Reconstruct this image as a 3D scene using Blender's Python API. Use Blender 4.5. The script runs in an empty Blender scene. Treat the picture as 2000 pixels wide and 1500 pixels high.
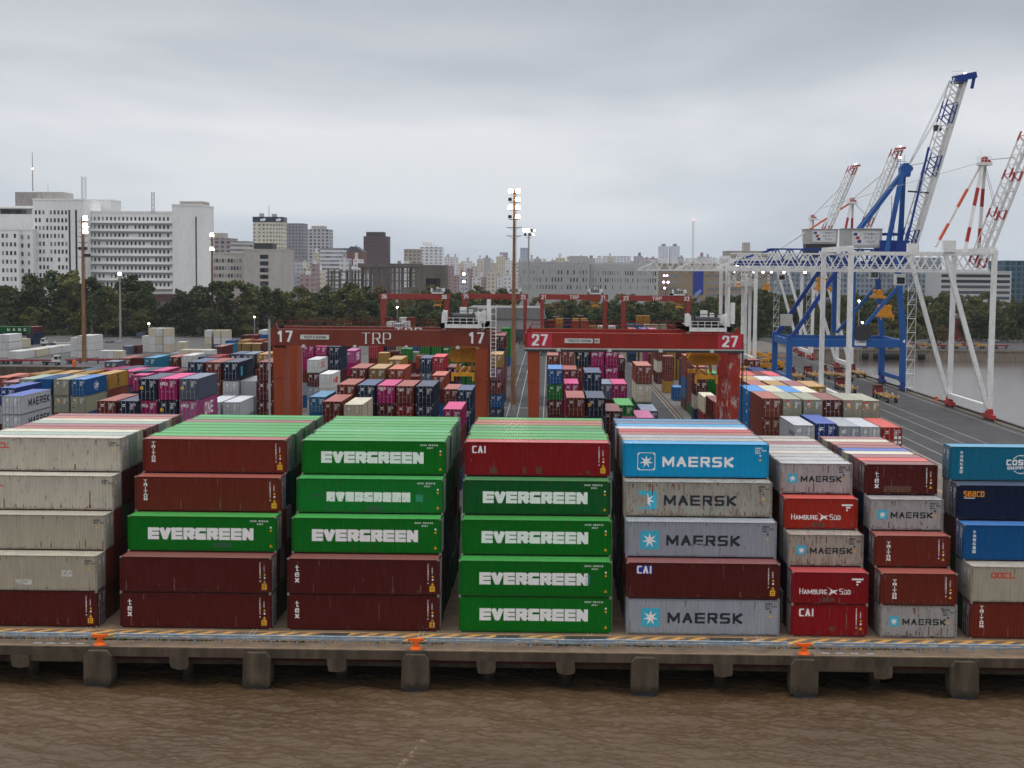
import bpy, math, random
import numpy as np
from mathutils import Vector, Matrix
random.seed(7); np.random.seed(7)
S = bpy.context.scene
COL = S.collection
R = math.radians

# ------------------------------------------------------------ camera
F, PITCH, ROLL, YAW, CH = 3077.6, 0.07205, 0.0073, 0.02379, 28.876
def view_axes():
    cy, sy, cp, sp, cr, sr = (math.cos(YAW), math.sin(YAW), math.cos(PITCH), math.sin(PITCH), math.cos(ROLL), math.sin(ROLL))
    def w(x, y, z): return Vector((cy*x - sy*y, sy*x + cy*y, z))
    r0, u0, f0 = w(1, 0, 0), w(0, sp, cp), w(0, cp, -sp)
    return r0*cr + u0*sr, -r0*sr + u0*cr, f0
AR, AU, AF = view_axes()
cam = bpy.data.objects.new('camera', bpy.data.cameras.new('camera'))
COL.objects.link(cam)
cam.data.sensor_width = 36; cam.data.lens = 36*F/2000
cam.data.clip_start = 1; cam.data.clip_end = 20000
m = Matrix.Identity(4)
for i, a in enumerate((AR, AU, -AF)):
    for j in range(3): m[j][i] = a[j]
m[0][3], m[1][3], m[2][3] = 0, 0, CH
cam.matrix_world = m
S.camera = cam
def ray(px, py): return AF + AR*((px-1000)/F) - AU*((py-750)/F)
def at(px, py, Y):                       # point of the real world at depth Y seen at photo pixel (px, py)
    r = ray(px, py); t = Y/r[1]
    return r[0]*t, CH + r[2]*t
def ground(px, py, z=0.0):
    r = ray(px, py); t = (z-CH)/r[2]
    return r[0]*t, r[1]*t

# ------------------------------------------------------------ world and sun
SUN_EL, SUN_AZ = 72, 200                 # behind the camera, hidden by cloud
wd = bpy.data.worlds.new('World'); S.world = wd; wd.use_nodes = True
nt = wd.node_tree; N = nt.nodes; Lk = nt.links; N.clear()
def nn(tree, typ, **kw):
    n = tree.nodes.new(typ)
    for k, v in kw.items(): setattr(n, k, v)
    return n
out = nn(nt, 'ShaderNodeOutputWorld'); bg = nn(nt, 'ShaderNodeBackground')
sky = nn(nt, 'ShaderNodeTexSky', sky_type='NISHITA', sun_disc=False)
sky.sun_elevation = R(SUN_EL); sky.sun_rotation = R(SUN_AZ); sky.air_density = 1.0; sky.dust_density = 3.0
tc = nn(nt, 'ShaderNodeTexCoord')
mp = nn(nt, 'ShaderNodeMapping'); mp.inputs['Scale'].default_value = (2.4, 2.4, 10); mp.inputs['Location'].default_value = (0.31, 0.2, 0.66)
nz = nn(nt, 'ShaderNodeTexNoise'); nz.inputs['Scale'].default_value = 1.25; nz.inputs['Detail'].default_value = 5; nz.inputs['Roughness'].default_value = 0.5; nz.inputs['Distortion'].default_value = 0.3
Lk.new(tc.outputs['Generated'], mp.inputs['Vector']); Lk.new(mp.outputs[0], nz.inputs['Vector'])
cr_ = nn(nt, 'ShaderNodeValToRGB')
cr_.color_ramp.elements[0].position = 0.38; cr_.color_ramp.elements[0].color = (0.84, 0.865, 0.90, 1)
cr_.color_ramp.elements[1].position = 0.62; cr_.color_ramp.elements[1].color = (1.12, 1.115, 1.11, 1)
Lk.new(nz.outputs['Fac'], cr_.inputs['Fac'])
sp_ = nn(nt, 'ShaderNodeSeparateXYZ'); Lk.new(tc.outputs['Generated'], sp_.inputs[0])
el = nn(nt, 'ShaderNodeValToRGB')         # brightness of the overcast by height above the horizon
e = el.color_ramp; e.elements[0].position = 0.0; e.elements[0].color = (0.50, 0.56, 0.63, 1)
e.elements[1].position = 1.0; e.elements[1].color = (1.25, 1.25, 1.27, 1)
for p, c in ((0.035, (0.63, 0.665, 0.71)), (0.085, (0.68, 0.70, 0.735)), (0.165, (0.46, 0.485, 0.525)), (0.30, (0.66, 0.68, 0.71)), (0.5, (1.15, 1.15, 1.17))):
    q = e.elements.new(p); q.color = (*c, 1)
Lk.new(sp_.outputs['Z'], el.inputs['Fac'])
mul = nn(nt, 'ShaderNodeMixRGB', blend_type='MULTIPLY'); mul.inputs[0].default_value = 1
Lk.new(el.outputs[0], mul.inputs[1]); Lk.new(cr_.outputs[0], mul.inputs[2])
az = nn(nt, 'ShaderNodeMapRange'); az.inputs['From Min'].default_value = 0.15; az.inputs['From Max'].default_value = -0.5; az.inputs['To Min'].default_value = 1.0; az.inputs['To Max'].default_value = 0.80
Lk.new(sp_.outputs['Y'], az.inputs['Value'])                # sky dimmed behind the viewer, added to darken faces turned this way
mul2 = nn(nt, 'ShaderNodeMixRGB', blend_type='MULTIPLY'); mul2.inputs[0].default_value = 1; Lk.new(mul.outputs[0], mul2.inputs[1]); Lk.new(az.outputs[0], mul2.inputs[2]); mul = mul2
sc = nn(nt, 'ShaderNodeMixRGB', blend_type='MULTIPLY'); sc.inputs[0].default_value = 1; sc.inputs[2].default_value = (0.1, 0.1, 0.1, 1)
Lk.new(sky.outputs[0], sc.inputs[1])
mx = nn(nt, 'ShaderNodeMixRGB'); mx.inputs[0].default_value = 0.95
Lk.new(sc.outputs[0], mx.inputs[1]); Lk.new(mul.outputs[0], mx.inputs[2])
Lk.new(mx.outputs[0], bg.inputs['Color']); bg.inputs['Strength'].default_value = 1.0
Lk.new(bg.outputs[0], out.inputs['Surface'])
sl = bpy.data.lights.new('sun', 'SUN'); sl.energy = 0.5; sl.angle = R(30); sl.color = (1, 0.96, 0.9)
so = bpy.data.objects.new('sun', sl); COL.objects.link(so)
so.rotation_euler = Vector((math.sin(R(SUN_AZ))*math.cos(R(SUN_EL)), math.cos(R(SUN_AZ))*math.cos(R(SUN_EL)), math.sin(R(SUN_EL)))).to_track_quat('Z', 'Y').to_euler()
S.view_settings.view_transform = 'Standard'; S.view_settings.look = 'None'
S.view_settings.exposure = 0.12; S.view_settings.gamma = 1
S.render.engine = 'CYCLES'
S.cycles.max_bounces = 6; S.cycles.diffuse_bounces = 2; S.cycles.glossy_bounces = 2; S.cycles.volume_bounces = 0

# ------------------------------------------------------------ helpers
def lin(h):
    h = h.lstrip('#'); v = [int(h[i:i+2], 16)/255 for i in (0, 2, 4)]
    return tuple(((c+0.055)/1.055)**2.4 if c > 0.04045 else c/12.92 for c in v)
def tag(o, label=None, cat=None, group=None, kind=None):
    if label: o['label'] = label
    if cat: o['category'] = cat
    if group: o['group'] = group
    if kind: o['kind'] = kind
    return o
def empty(name, loc=(0, 0, 0), rz=0, parent=None):
    o = bpy.data.objects.new(name, None); COL.objects.link(o); o.location = loc; o.rotation_euler = (0, 0, rz)
    o.empty_display_size = 0.2
    if parent: o.parent = parent
    return o
def put(name, mesh, parent=None, loc=(0, 0, 0), rz=0, scale=(1, 1, 1), mats=None):
    o = bpy.data.objects.new(name, mesh); COL.objects.link(o); o.location = loc; o.rotation_euler = (0, 0, rz); o.scale = scale
    if parent: o.parent = parent
    if mats:
        for i, mt in enumerate(mats):
            if mt is not None:
                o.material_slots[i].link = 'OBJECT'; o.material_slots[i].material = mt
    return o
class MB:
    def __init__(s): s.v = []; s.f = []; s.m = []
    def face(s, pts, m=0):
        n = len(s.v); s.v += [tuple(p) for p in pts]; s.f.append(tuple(range(n, n+len(pts)))); s.m.append(m)
    def hexa(s, c, m=0):                 # 8 corners: bottom 4 ccw, top 4 ccw
        n = len(s.v); s.v += [tuple(p) for p in c]
        for q in ((3, 2, 1, 0), (4, 5, 6, 7), (0, 1, 5, 4), (1, 2, 6, 5), (2, 3, 7, 6), (3, 0, 4, 7)):
            s.f.append(tuple(n+i for i in q)); s.m.append(m)
    def box(s, x0, x1, y0, y1, z0, z1, m=0):
        s.hexa([(x0, y0, z0), (x1, y0, z0), (x1, y1, z0), (x0, y1, z0), (x0, y0, z1), (x1, y0, z1), (x1, y1, z1), (x0, y1, z1)], m)
    def bar(s, p, q, w, h=None, m=0, w2=None, h2=None):   # box beam from p to q
        p, q = Vector(p), Vector(q); h = h or w; w2 = w2 or w; h2 = h2 or h
        d = (q-p).normalized(); up = Vector((0, 0, 1)) if abs(d.z) < 0.95 else Vector((0, 1, 0))
        a = d.cross(up).normalized(); b = a.cross(d).normalized()
        c = []
        for o, ww, hh in ((p, w, h), (q, w2, h2)):
            for i, j in ((-1, -1), (1, -1), (1, 1), (-1, 1)): c.append(o + a*(i*ww/2) + b*(j*hh/2))
        s.hexa(c, m)
    def tube(s, p, q, r, n=8, m=0, r2=None, caps=True):
        p, q = Vector(p), Vector(q); r2 = r if r2 is None else r2
        d = (q-p).normalized(); up = Vector((0, 0, 1)) if abs(d.z) < 0.95 else Vector((0, 1, 0))
        a = d.cross(up).normalized(); b = a.cross(d).normalized(); k = len(s.v)
        for o, rr in ((p, r), (q, r2)):
            for i in range(n):
                t = 2*math.pi*i/n; s.v.append(tuple(o + a*(rr*math.cos(t)) + b*(rr*math.sin(t))))
        for i in range(n):
            j = (i+1) % n; s.f.append((k+i, k+j, k+n+j, k+n+i)); s.m.append(m)
        if caps:
            s.f.append(tuple(k+i for i in range(n-1, -1, -1))); s.m.append(m)
            s.f.append(tuple(k+n+i for i in range(n))); s.m.append(m)
    def lathe(s, prof, c=(0, 0, 0), n=16, m=0):
        k = len(s.v)
        for r, z in prof:
            for i in range(n):
                t = 2*math.pi*i/n; s.v.append((c[0]+r*math.cos(t), c[1]+r*math.sin(t), c[2]+z))
        for j in range(len(prof)-1):
            for i in range(n):
                i2 = (i+1) % n; s.f.append((k+j*n+i, k+j*n+i2, k+(j+1)*n+i2, k+(j+1)*n+i)); s.m.append(m)
        s.f.append(tuple(k+(len(prof)-1)*n+i for i in range(n))); s.m.append(m)
    def prism(s, poly, y0, y1, m=0):      # polygon in XZ extruded along Y
        n = len(poly); k = len(s.v)
        s.v += [(x, y0, z) for x, z in poly] + [(x, y1, z) for x, z in poly]
        s.f.append(tuple(k+i for i in range(n))); s.m.append(m)
        s.f.append(tuple(k+n+i for i in range(n-1, -1, -1))); s.m.append(m)
        for i in range(n):
            j = (i+1) % n; s.f.append((k+j, k+i, k+n+i, k+n+j)); s.m.append(m)
    def mesh(s, name, mats):
        me = bpy.data.meshes.new(name); me.from_pydata(s.v, [], s.f)
        for mt in mats: me.materials.append(mt)
        if len(mats) > 1: me.polygons.foreach_set('material_index', s.m)
        me.update(); return me
    def build(s, name, mats, parent=None, loc=(0, 0, 0), rz=0, smooth=False):
        if not isinstance(mats, (list, tuple)): mats = [mats]
        me = s.mesh(name, mats)
        if smooth: me.polygons.foreach_set('use_smooth', [True]*len(me.polygons))
        return put(name, me, parent, loc, rz)

# ------------------------------------------------------------ materials
MC = {}
def mat(name, col, rough=0.6, metal=0.0, var=0.15, scale=3.0, dirt=0.0, dirtcol=(0.05, 0.04, 0.03), rust=0.0, streak=False, bump=0.0, emit=None, spec=0.22, rscale=1.0, rnd=0.0):
    key = name
    if key in MC: return MC[key]
    m = bpy.data.materials.new(name); m.use_nodes = True; t = m.node_tree; b = t.nodes['Principled BSDF']
    b.inputs['Roughness'].default_value = rough; b.inputs['Metallic'].default_value = metal; b.inputs['Specular IOR Level'].default_value = spec
    L = t.links
    co = nn(t, 'ShaderNodeTexCoord'); oi = nn(t, 'ShaderNodeObjectInfo')
    add = nn(t, 'ShaderNodeVectorMath', operation='ADD'); vm = nn(t, 'ShaderNodeVectorMath', operation='SCALE'); vm.inputs['Scale'].default_value = 57.0
    cx = nn(t, 'ShaderNodeCombineXYZ')
    for i in range(3): L.new(oi.outputs['Random'], cx.inputs[i])
    L.new(cx.outputs[0], vm.inputs[0]); L.new(co.outputs['Object'], add.inputs[0]); L.new(vm.outputs[0], add.inputs[1])
    n1 = nn(t, 'ShaderNodeTexNoise'); n1.inputs['Scale'].default_value = scale; n1.inputs['Detail'].default_value = 4
    mp1 = nn(t, 'ShaderNodeMapping'); mp1.inputs['Scale'].default_value = (1, 1, 0.15) if streak else (1, 1, 1)
    L.new(add.outputs[0], mp1.inputs[0]); L.new(mp1.outputs[0], n1.inputs['Vector'])
    hs = nn(t, 'ShaderNodeHueSaturation'); hs.inputs['Color'].default_value = (*col, 1)
    mr = nn(t, 'ShaderNodeMapRange'); mr.inputs['From Min'].default_value = 0.3; mr.inputs['From Max'].default_value = 0.7
    mr.inputs['To Min'].default_value = 1-var; mr.inputs['To Max'].default_value = 1+var
    L.new(n1.outputs['Fac'], mr.inputs['Value'])
    src = mr.outputs[0]
    if rnd:
        mr2 = nn(t, 'ShaderNodeMapRange'); mr2.inputs['To Min'].default_value = 1-rnd; mr2.inputs['To Max'].default_value = 1+rnd
        L.new(oi.outputs['Random'], mr2.inputs['Value'])
        mm = nn(t, 'ShaderNodeMath', operation='MULTIPLY'); L.new(src, mm.inputs[0]); L.new(mr2.outputs[0], mm.inputs[1]); src = mm.outputs[0]
    L.new(src, hs.inputs['Value'])
    cur = hs.outputs[0]
    def layer(cur, sc, detail, lo, hi, colr, mx_, mapscale=(1, 1, 1)):
        mpx = nn(t, 'ShaderNodeMapping'); mpx.inputs['Scale'].default_value = mapscale; mpx.inputs['Location'].default_value = (sc, 3*sc, 7)
        n = nn(t, 'ShaderNodeTexNoise'); n.inputs['Scale'].default_value = sc; n.inputs['Detail'].default_value = detail; n.inputs['Roughness'].default_value = 0.62
        L.new(add.outputs[0], mpx.inputs[0]); L.new(mpx.outputs[0], n.inputs['Vector'])
        r = nn(t, 'ShaderNodeMapRange'); r.inputs['From Min'].default_value = lo; r.inputs['From Max'].default_value = hi; r.inputs['To Max'].default_value = mx_
        L.new(n.outputs['Fac'], r.inputs['Value'])
        x = nn(t, 'ShaderNodeMixRGB'); L.new(r.outputs[0], x.inputs[0]); L.new(cur, x.inputs[1]); x.inputs[2].default_value = (*colr, 1)
        return x.outputs[0]
    if dirt: cur = layer(cur, 1.3, 5, 0.45, 0.75, dirtcol, dirt, (1, 1, 0.35))
    if rust:
        cur = layer(cur, 3.0*rscale, 6, 0.72-0.24*rust, 0.80-0.2*rust, (0.20, 0.083, 0.034), min(1, 0.35+rust*0.6), (1.6, 1.6, 0.45))
    L.new(cur, b.inputs['Base Color'])
    if bump:
        bp = nn(t, 'ShaderNodeBump'); bp.inputs['Strength'].default_value = bump; bp.inputs['Distance'].default_value = 0.05
        n2 = nn(t, 'ShaderNodeTexNoise'); n2.inputs['Scale'].default_value = scale*4; n2.inputs['Detail'].default_value = 6
        L.new(add.outputs[0], n2.inputs['Vector']); L.new(n2.outputs['Fac'], bp.inputs['Height']); L.new(bp.outputs[0], b.inputs['Normal'])
    if emit:
        b.inputs['Emission Color'].default_value = (*emit[:3], 1); b.inputs['Emission Strength'].default_value = emit[3]
    MC[key] = m; return m

# container paints: sRGB of the paint itself
PAL = {
 'green': ('#037218', 0.05, 0.03), 'green_worn': ('#07782a', 0.2, 0.25), 'green_dark': ('#055822', 0.2, 0.1), 'green_old': ('#3c8a50', 0.3, 0.1),
 'brown': ('#70291b', 0.12, 0.1), 'brown_light': ('#84402f', 0.2, 0.2), 'maroon': ('#561b17', 0.1, 0.05), 'maroon_old': ('#6c3034', 0.3, 0.35),
 'red': ('#8e1018', 0.1, 0.06), 'red_orange': ('#a42a1a', 0.12, 0.1), 'crimson': ('#b0182c', 0.1, 0.05), 'orange_brown': ('#963e26', 0.2, 0.25),
 'beige': ('#c2bbad', 0.3, 0.5), 'cream': ('#d6ccb4', 0.15, 0.15), 'beige_green': ('#b6ae9c', 0.3, 0.25),
 'grey': ('#a0a6b0', 0.2, 0.2), 'grey_rusty': ('#aaa69a', 0.4, 0.75), 'grey_worn': ('#acabab', 0.35, 0.6), 'white': ('#dcdcda', 0.1, 0.05), 'white_grey': ('#c0c4ca', 0.1, 0.05),
 'sky_blue': ('#0c9ad0', 0.05, 0.02), 'blue': ('#0e5590', 0.1, 0.05), 'blue_bright': ('#1470b0', 0.08, 0.04), 'teal_blue': ('#14708f', 0.1, 0.05), 'royal': ('#1c3a80', 0.1, 0.05),
 'navy': ('#182c4a', 0.1, 0.05), 'navy_dark': ('#142038', 0.1, 0.03), 'slate': ('#555e72', 0.15, 0.05), 'steel_blue': ('#2c6688', 0.15, 0.1),
 'magenta': ('#a60f60', 0.05, 0.02), 'pink': ('#b05086', 0.1, 0.03), 'yellow': ('#ac8030', 0.15, 0.12), 'tan': ('#8c6c3a', 0.25, 0.25),
 'khaki': ('#9b9b85', 0.3, 0.2), 'grey_green': ('#8fa395', 0.2, 0.15), 'dark_green': ('#157a48', 0.1, 0.05), 'purple_brown': ('#7c4a58', 0.2, 0.1),
}
CNAME = {'green': 'bright green', 'green_worn': 'patched green', 'green_dark': 'deep green', 'green_old': 'faded green', 'brown': 'brown', 'brown_light': 'light brown', 'maroon': 'maroon', 'maroon_old': 'faded maroon',
 'red': 'red', 'red_orange': 'orange red', 'crimson': 'crimson', 'orange_brown': 'orange brown', 'beige': 'beige', 'cream': 'cream', 'beige_green': 'grey beige', 'grey': 'grey', 'grey_rusty': 'rusty grey', 'grey_worn': 'worn grey',
 'white': 'white', 'white_grey': 'pale grey', 'sky_blue': 'sky blue', 'blue': 'blue', 'blue_bright': 'bright blue', 'teal_blue': 'teal blue', 'royal': 'royal blue', 'navy': 'navy', 'navy_dark': 'dark navy', 'slate': 'slate grey',
 'steel_blue': 'steel blue', 'khaki': 'khaki', 'magenta': 'magenta', 'pink': 'faded pink', 'yellow': 'yellow', 'tan': 'tan', 'grey_green': 'grey green', 'dark_green': 'dark green', 'purple_brown': 'purple brown'}
def paint(k):
    h, d, r = PAL[k]
    return mat('paint_'+k, tuple(v*0.80 for v in lin(h)), spec=0.12, rough=0.5, var=0.07, scale=5, streak=True, dirt=min(1,d*1.6), dirtcol=tuple(0.45*v+0.035 for v in lin(h)), rust=r, rnd=0.08)
def roofpaint(k):                        # chalked, sun-faded roof paint, with the sky's brightness lifted into the colour too
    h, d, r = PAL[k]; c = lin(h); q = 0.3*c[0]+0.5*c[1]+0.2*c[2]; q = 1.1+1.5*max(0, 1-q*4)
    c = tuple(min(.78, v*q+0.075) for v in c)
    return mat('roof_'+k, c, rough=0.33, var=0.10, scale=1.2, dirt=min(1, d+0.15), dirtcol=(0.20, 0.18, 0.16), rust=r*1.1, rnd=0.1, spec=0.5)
def edgepaint(k):                        # worn, rust-bitten frame members
    h, d, r = PAL[k]; return mat('edge_'+k, tuple(v*0.62 for v in lin(h)), spec=0.12, rough=0.6, var=0.15, scale=4, dirt=min(1, d*1.5+0.2), dirtcol=(0.06, 0.045, 0.035), rust=min(0.95, r+0.32), rscale=1.6)
M_CAST = mat('casting', (0.24, 0.225, 0.21), 0.6, 0.2, rust=0.3)
M_UNDER = mat('container_floor', (0.06, 0.045, 0.035), 0.8)
M_ROD = mat('galvanised', (0.30, 0.31, 0.32), 0.4, 0.3)
M_WHITE = mat('white_letter', (0.82, 0.82, 0.82), 0.5, var=0.05)
M_DARK = mat('dark_letter', (0.02, 0.025, 0.035), 0.5, var=0.1)
M_RED = mat('red_letter', (0.62, 0.03, 0.03), 0.5)
M_SKYB = mat('emblem_blue', (0.05, 0.43, 0.60), 0.5, var=0.08)
M_YEL = mat('sticker_yellow', (0.75, 0.42, 0.03), 0.5)
M_ORG = mat('letter_orange', (0.85, 0.32, 0.02), 0.5)
M_PATCH = mat('patch_dark', (0.03, 0.10, 0.05), 0.6)
M_PATCHR = mat('patch_brown', (0.12, 0.05, 0.035), 0.6)
M_PALE = mat('torn_label', (0.55, 0.55, 0.53), 0.6)
M_NAVYP = mat('plate_navy', (0.03, 0.03, 0.28), 0.5)
M_BLACK = mat('black_rubber', (0.02, 0.02, 0.02), 0.8)

# ------------------------------------------------------------ lettering: strokes rasterised to column runs
G = {  # strokes in a unit box, each a polyline
'A': [[(0, 0), (.5, 1), (1, 0)], [(.2, .34), (.8, .34)]], 'B': [[(0, 0), (0, 1), (.85, 1), (1, .88), (1, .62), (.85, .52), (0, .52)], [(.85, .52), (1, .4), (1, .12), (.85, 0), (0, 0)]],
'C': [[(1, 1), (.15, 1), (0, .85), (0, .15), (.15, 0), (1, 0)]], 'D': [[(0, 0), (0, 1), (.75, 1), (1, .8), (1, .2), (.75, 0), (0, 0)]],
'E': [[(1, 1), (0, 1), (0, 0), (1, 0)], [(0, .5), (1, .5)]], 'F': [[(1, 1), (0, 1), (0, 0)], [(0, .5), (.85, .5)]],
'G': [[(1, 1), (.15, 1), (0, .85), (0, .15), (.15, 0), (1, 0), (1, .36), (.6, .36)]], 'H': [[(0, 0), (0, 1)], [(1, 0), (1, 1)], [(0, .5), (1, .5)]],
'I': [[(.5, 0), (.5, 1)]], 'J': [[(1, 1), (1, .15), (.85, 0), (.15, 0), (0, .2)]], 'K': [[(0, 0), (0, 1)], [(1, 1), (.12, .5), (1, 0)]], 'L': [[(0, 1), (0, 0), (1, 0)]],
'M': [[(0, 0), (0, 1), (.5, .2), (1, 1), (1, 0)]], 'N': [[(0, 0), (0, 1), (1, 0), (1, 1)]], 'O': [[(.2, 0), (0, .2), (0, .8), (.2, 1), (.8, 1), (1, .8), (1, .2), (.8, 0), (.2, 0)]],
'P': [[(0, 0), (0, 1), (.85, 1), (1, .88), (1, .56), (.85, .45), (0, .45)]], 'Q': [[(.2, 0), (0, .2), (0, .8), (.2, 1), (.8, 1), (1, .8), (1, .2), (.8, 0), (.2, 0)], [(.6, .3), (1, 0)]],
'R': [[(0, 0), (0, 1), (.85, 1), (1, .88), (1, .58), (.85, .48), (0, .48)], [(.55, .48), (1, 0)]], 'S': [[(1, 1), (.15, 1), (0, .86), (0, .64), (.15, .5), (.85, .5), (1, .36), (1, .14), (.85, 0), (0, 0)]],
'T': [[(0, 1), (1, 1)], [(.5, 0), (.5, 1)]], 'U': [[(0, 1), (0, .18), (.18, 0), (.82, 0), (1, .18), (1, 1)]], 'V': [[(0, 1), (.5, 0), (1, 1)]], 'W': [[(0, 1), (.25, 0), (.5, .8), (.75, 0), (1, 1)]],
'X': [[(0, 0), (1, 1)], [(0, 1), (1, 0)]], 'Y': [[(0, 1), (.5, .5), (1, 1)], [(.5, .5), (.5, 0)]], 'Z': [[(0, 1), (1, 1), (0, 0), (1, 0)]],
'0': [[(.2, 0), (0, .2), (0, .8), (.2, 1), (.8, 1), (1, .8), (1, .2), (.8, 0), (.2, 0)]], '1': [[(.15, .8), (.55, 1), (.55, 0)]], '2': [[(0, .78), (.15, 1), (.85, 1), (1, .85), (1, .6), (0, 0), (1, 0)]],
'3': [[(0, 1), (1, 1), (.5, .58), (1, .45), (1, .12), (.85, 0), (.15, 0), (0, .15)]], '4': [[(.75, 0), (.75, 1), (0, .3), (1, .3)]], '5': [[(1, 1), (0, 1), (0, .55), (.85, .55), (1, .4), (1, .12), (.85, 0), (0, 0)]],
'6': [[(1, .88), (.85, 1), (.15, 1), (0, .85), (0, .15), (.15, 0), (.85, 0), (1, .15), (1, .45), (.85, .55), (0, .55)]], '7': [[(0, 1), (1, 1), (.35, 0)]],
'8': [[(.15, 0), (0, .15), (0, .85), (.15, 1), (.85, 1), (1, .85), (1, .15), (.85, 0), (.15, 0)], [(0, .52), (1, .52)]], '9': [[(0, .12), (.15, 0), (.85, 0), (1, .15), (1, .85), (.85, 1), (.15, 1), (0, .85), (0, .55), (.15, .45), (1, .45)]],
't': [[(.45, 1), (.45, .12), (.6, 0), (.95, .05)], [(.05, .68), (.95, .68)]], 'e': [[(.05, .38), (1, .38), (1, .55), (.8, .7), (.2, .7), (0, .5), (0, .18), (.2, 0), (.85, 0), (1, .12)]],
'x': [[(0, 0), (1, .7)], [(0, .7), (1, 0)]], 's': [[(1, .7), (.15, .7), (0, .6), (0, .42), (1, .28), (1, .1), (.85, 0), (0, 0)]],
'a': [[(.1, .7), (.85, .7), (1, .55), (1, 0), (.15, 0), (0, .12), (0, .3), (.15, .4), (1, .4)]], 'c': [[(1, .7), (.15, .7), (0, .55), (0, .15), (.15, 0), (1, 0)]],
'o': [[(.15, 0), (0, .15), (0, .55), (.15, .7), (.85, .7), (1, .55), (1, .15), (.85, 0), (.15, 0)]], '-': [[(0, .5), (1, .5)]], '.': [[(.4, 0), (.6, 0)]], '+': [[(0, .5), (1, .5)], [(.5, .1), (.5, .9)]],
'\u00dc': [[(0, .68), (0, .15), (.18, 0), (.82, 0), (1, .15), (1, .68)], [(.2, 1), (.3, 1)], [(.7, 1), (.8, 1)]], '\u00d1': [[(0, 0), (0, .78), (1, 0), (1, .78)], [(.15, .98), (.85, .98)]],
'\u4e2d': [[(.5, 0), (.5, 1)], [(.05, .8), (.95, .8), (.95, .35), (.05, .35), (.05, .8)]],
'\u8fdc': [[(.4, .9), (.9, .9)], [(.3, .65), (1, .65)], [(.5, .65), (.4, .25)], [(.75, .65), (.75, .3), (1, .3)], [(.1, .9), (.2, .8)], [(.02, .6), (.2, .6), (.2, .2), (0, .05)], [(.2, .1), (1, .05)]],
'\u6d77': [[(.05, .9), (.18, .8)], [(0, .6), (.14, .5)], [(.02, 0), (.18, .35)], [(.4, 1), (.3, .75)], [(.35, .85), (1, .85)], [(.4, .65), (.95, .65), (.9, 0), (.7, 0)], [(.4, .65), (.35, .2), (1, .2)], [(.25, .42), (1, .42)]],
'\u8fd0': [[(.4, .9), (.9, .9)], [(.3, .65), (1, .65)], [(.6, .65), (.45, .3), (.95, .3)], [(.1, .9), (.2, .8)], [(.02, .6), (.2, .6), (.2, .2), (0, .05)], [(.2, .1), (1, .05)]],
'\u96c6': [[(.3, 1), (.1, .7)], [(.25, .95), (.25, .45)], [(.25, .88), (.95, .88)], [(.25, .73), (.9, .73)], [(.25, .58), (.9, .58)], [(.2, .45), (1, .45)], [(.58, .95), (.58, 0)], [(0, .3), (1, .3)], [(.5, .28), (.1, 0)], [(.62, .28), (1, 0)]],
'\u56e2': [[(.03, 0), (.03, 1), (.97, 1), (.97, 0), (.03, 0)], [(.2, .7), (.8, .7)], [(.6, .85), (.6, .2), (.45, .2)], [(.55, .6), (.25, .3)]],
' ': [],
}
G['\u00cd'] = [[(.5, 0), (.5, .8)], [(.5, .9), (.8, 1)]]
def raster(shapes, W, H, cell=0.035):
    nx, ny = max(1, int(round(W/cell))), max(1, int(round(H/cell)))
    X, Y = np.meshgrid((np.arange(nx)+.5)*W/nx, (np.arange(ny)+.5)*H/ny, indexing='ij')
    g = np.zeros((nx, ny), bool)
    for s in shapes:
        if s[0] == 'seg':
            _, x0, y0, x1, y1, th, cap = s; dx, dy = x1-x0, y1-y0; L = math.hypot(dx, dy) or 1e-6; ux, uy = dx/L, dy/L
            a = (X-x0)*ux+(Y-y0)*uy; p = abs(-(X-x0)*uy+(Y-y0)*ux)
            g |= (p <= th/2) & (a >= -cap) & (a <= L+cap)
        elif s[0] == 'poly' or s[0] == 'cut':
            P = s[1]; ins = np.zeros_like(g); n = len(P)
            for i in range(n):
                xa, ya = P[i]; xb, yb = P[(i+1) % n]
                if ya == yb: continue
                c = ((ya > Y) != (yb > Y)) & (X < (xb-xa)*(Y-ya)/(yb-ya)+xa); ins ^= c
            if s[0] == 'poly': g |= ins
            else: g &= ~ins
        elif s[0] == 'ring':
            _, cx, cy, r0, r1 = s; d = np.hypot(X-cx, Y-cy); g |= (d >= r0) & (d <= r1)
        elif s[0] == 'disc': g |= np.hypot(X-s[1], Y-s[2]) <= s[3]
        elif s[0] == 'noise':              # wear: knock random flakes out
            q = np.random.rand(nx//3+1, ny//3+1) < s[1]; g &= ~np.kron(q, np.ones((3, 3), bool))[:nx, :ny]
    return g, W/nx, H/ny
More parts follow.
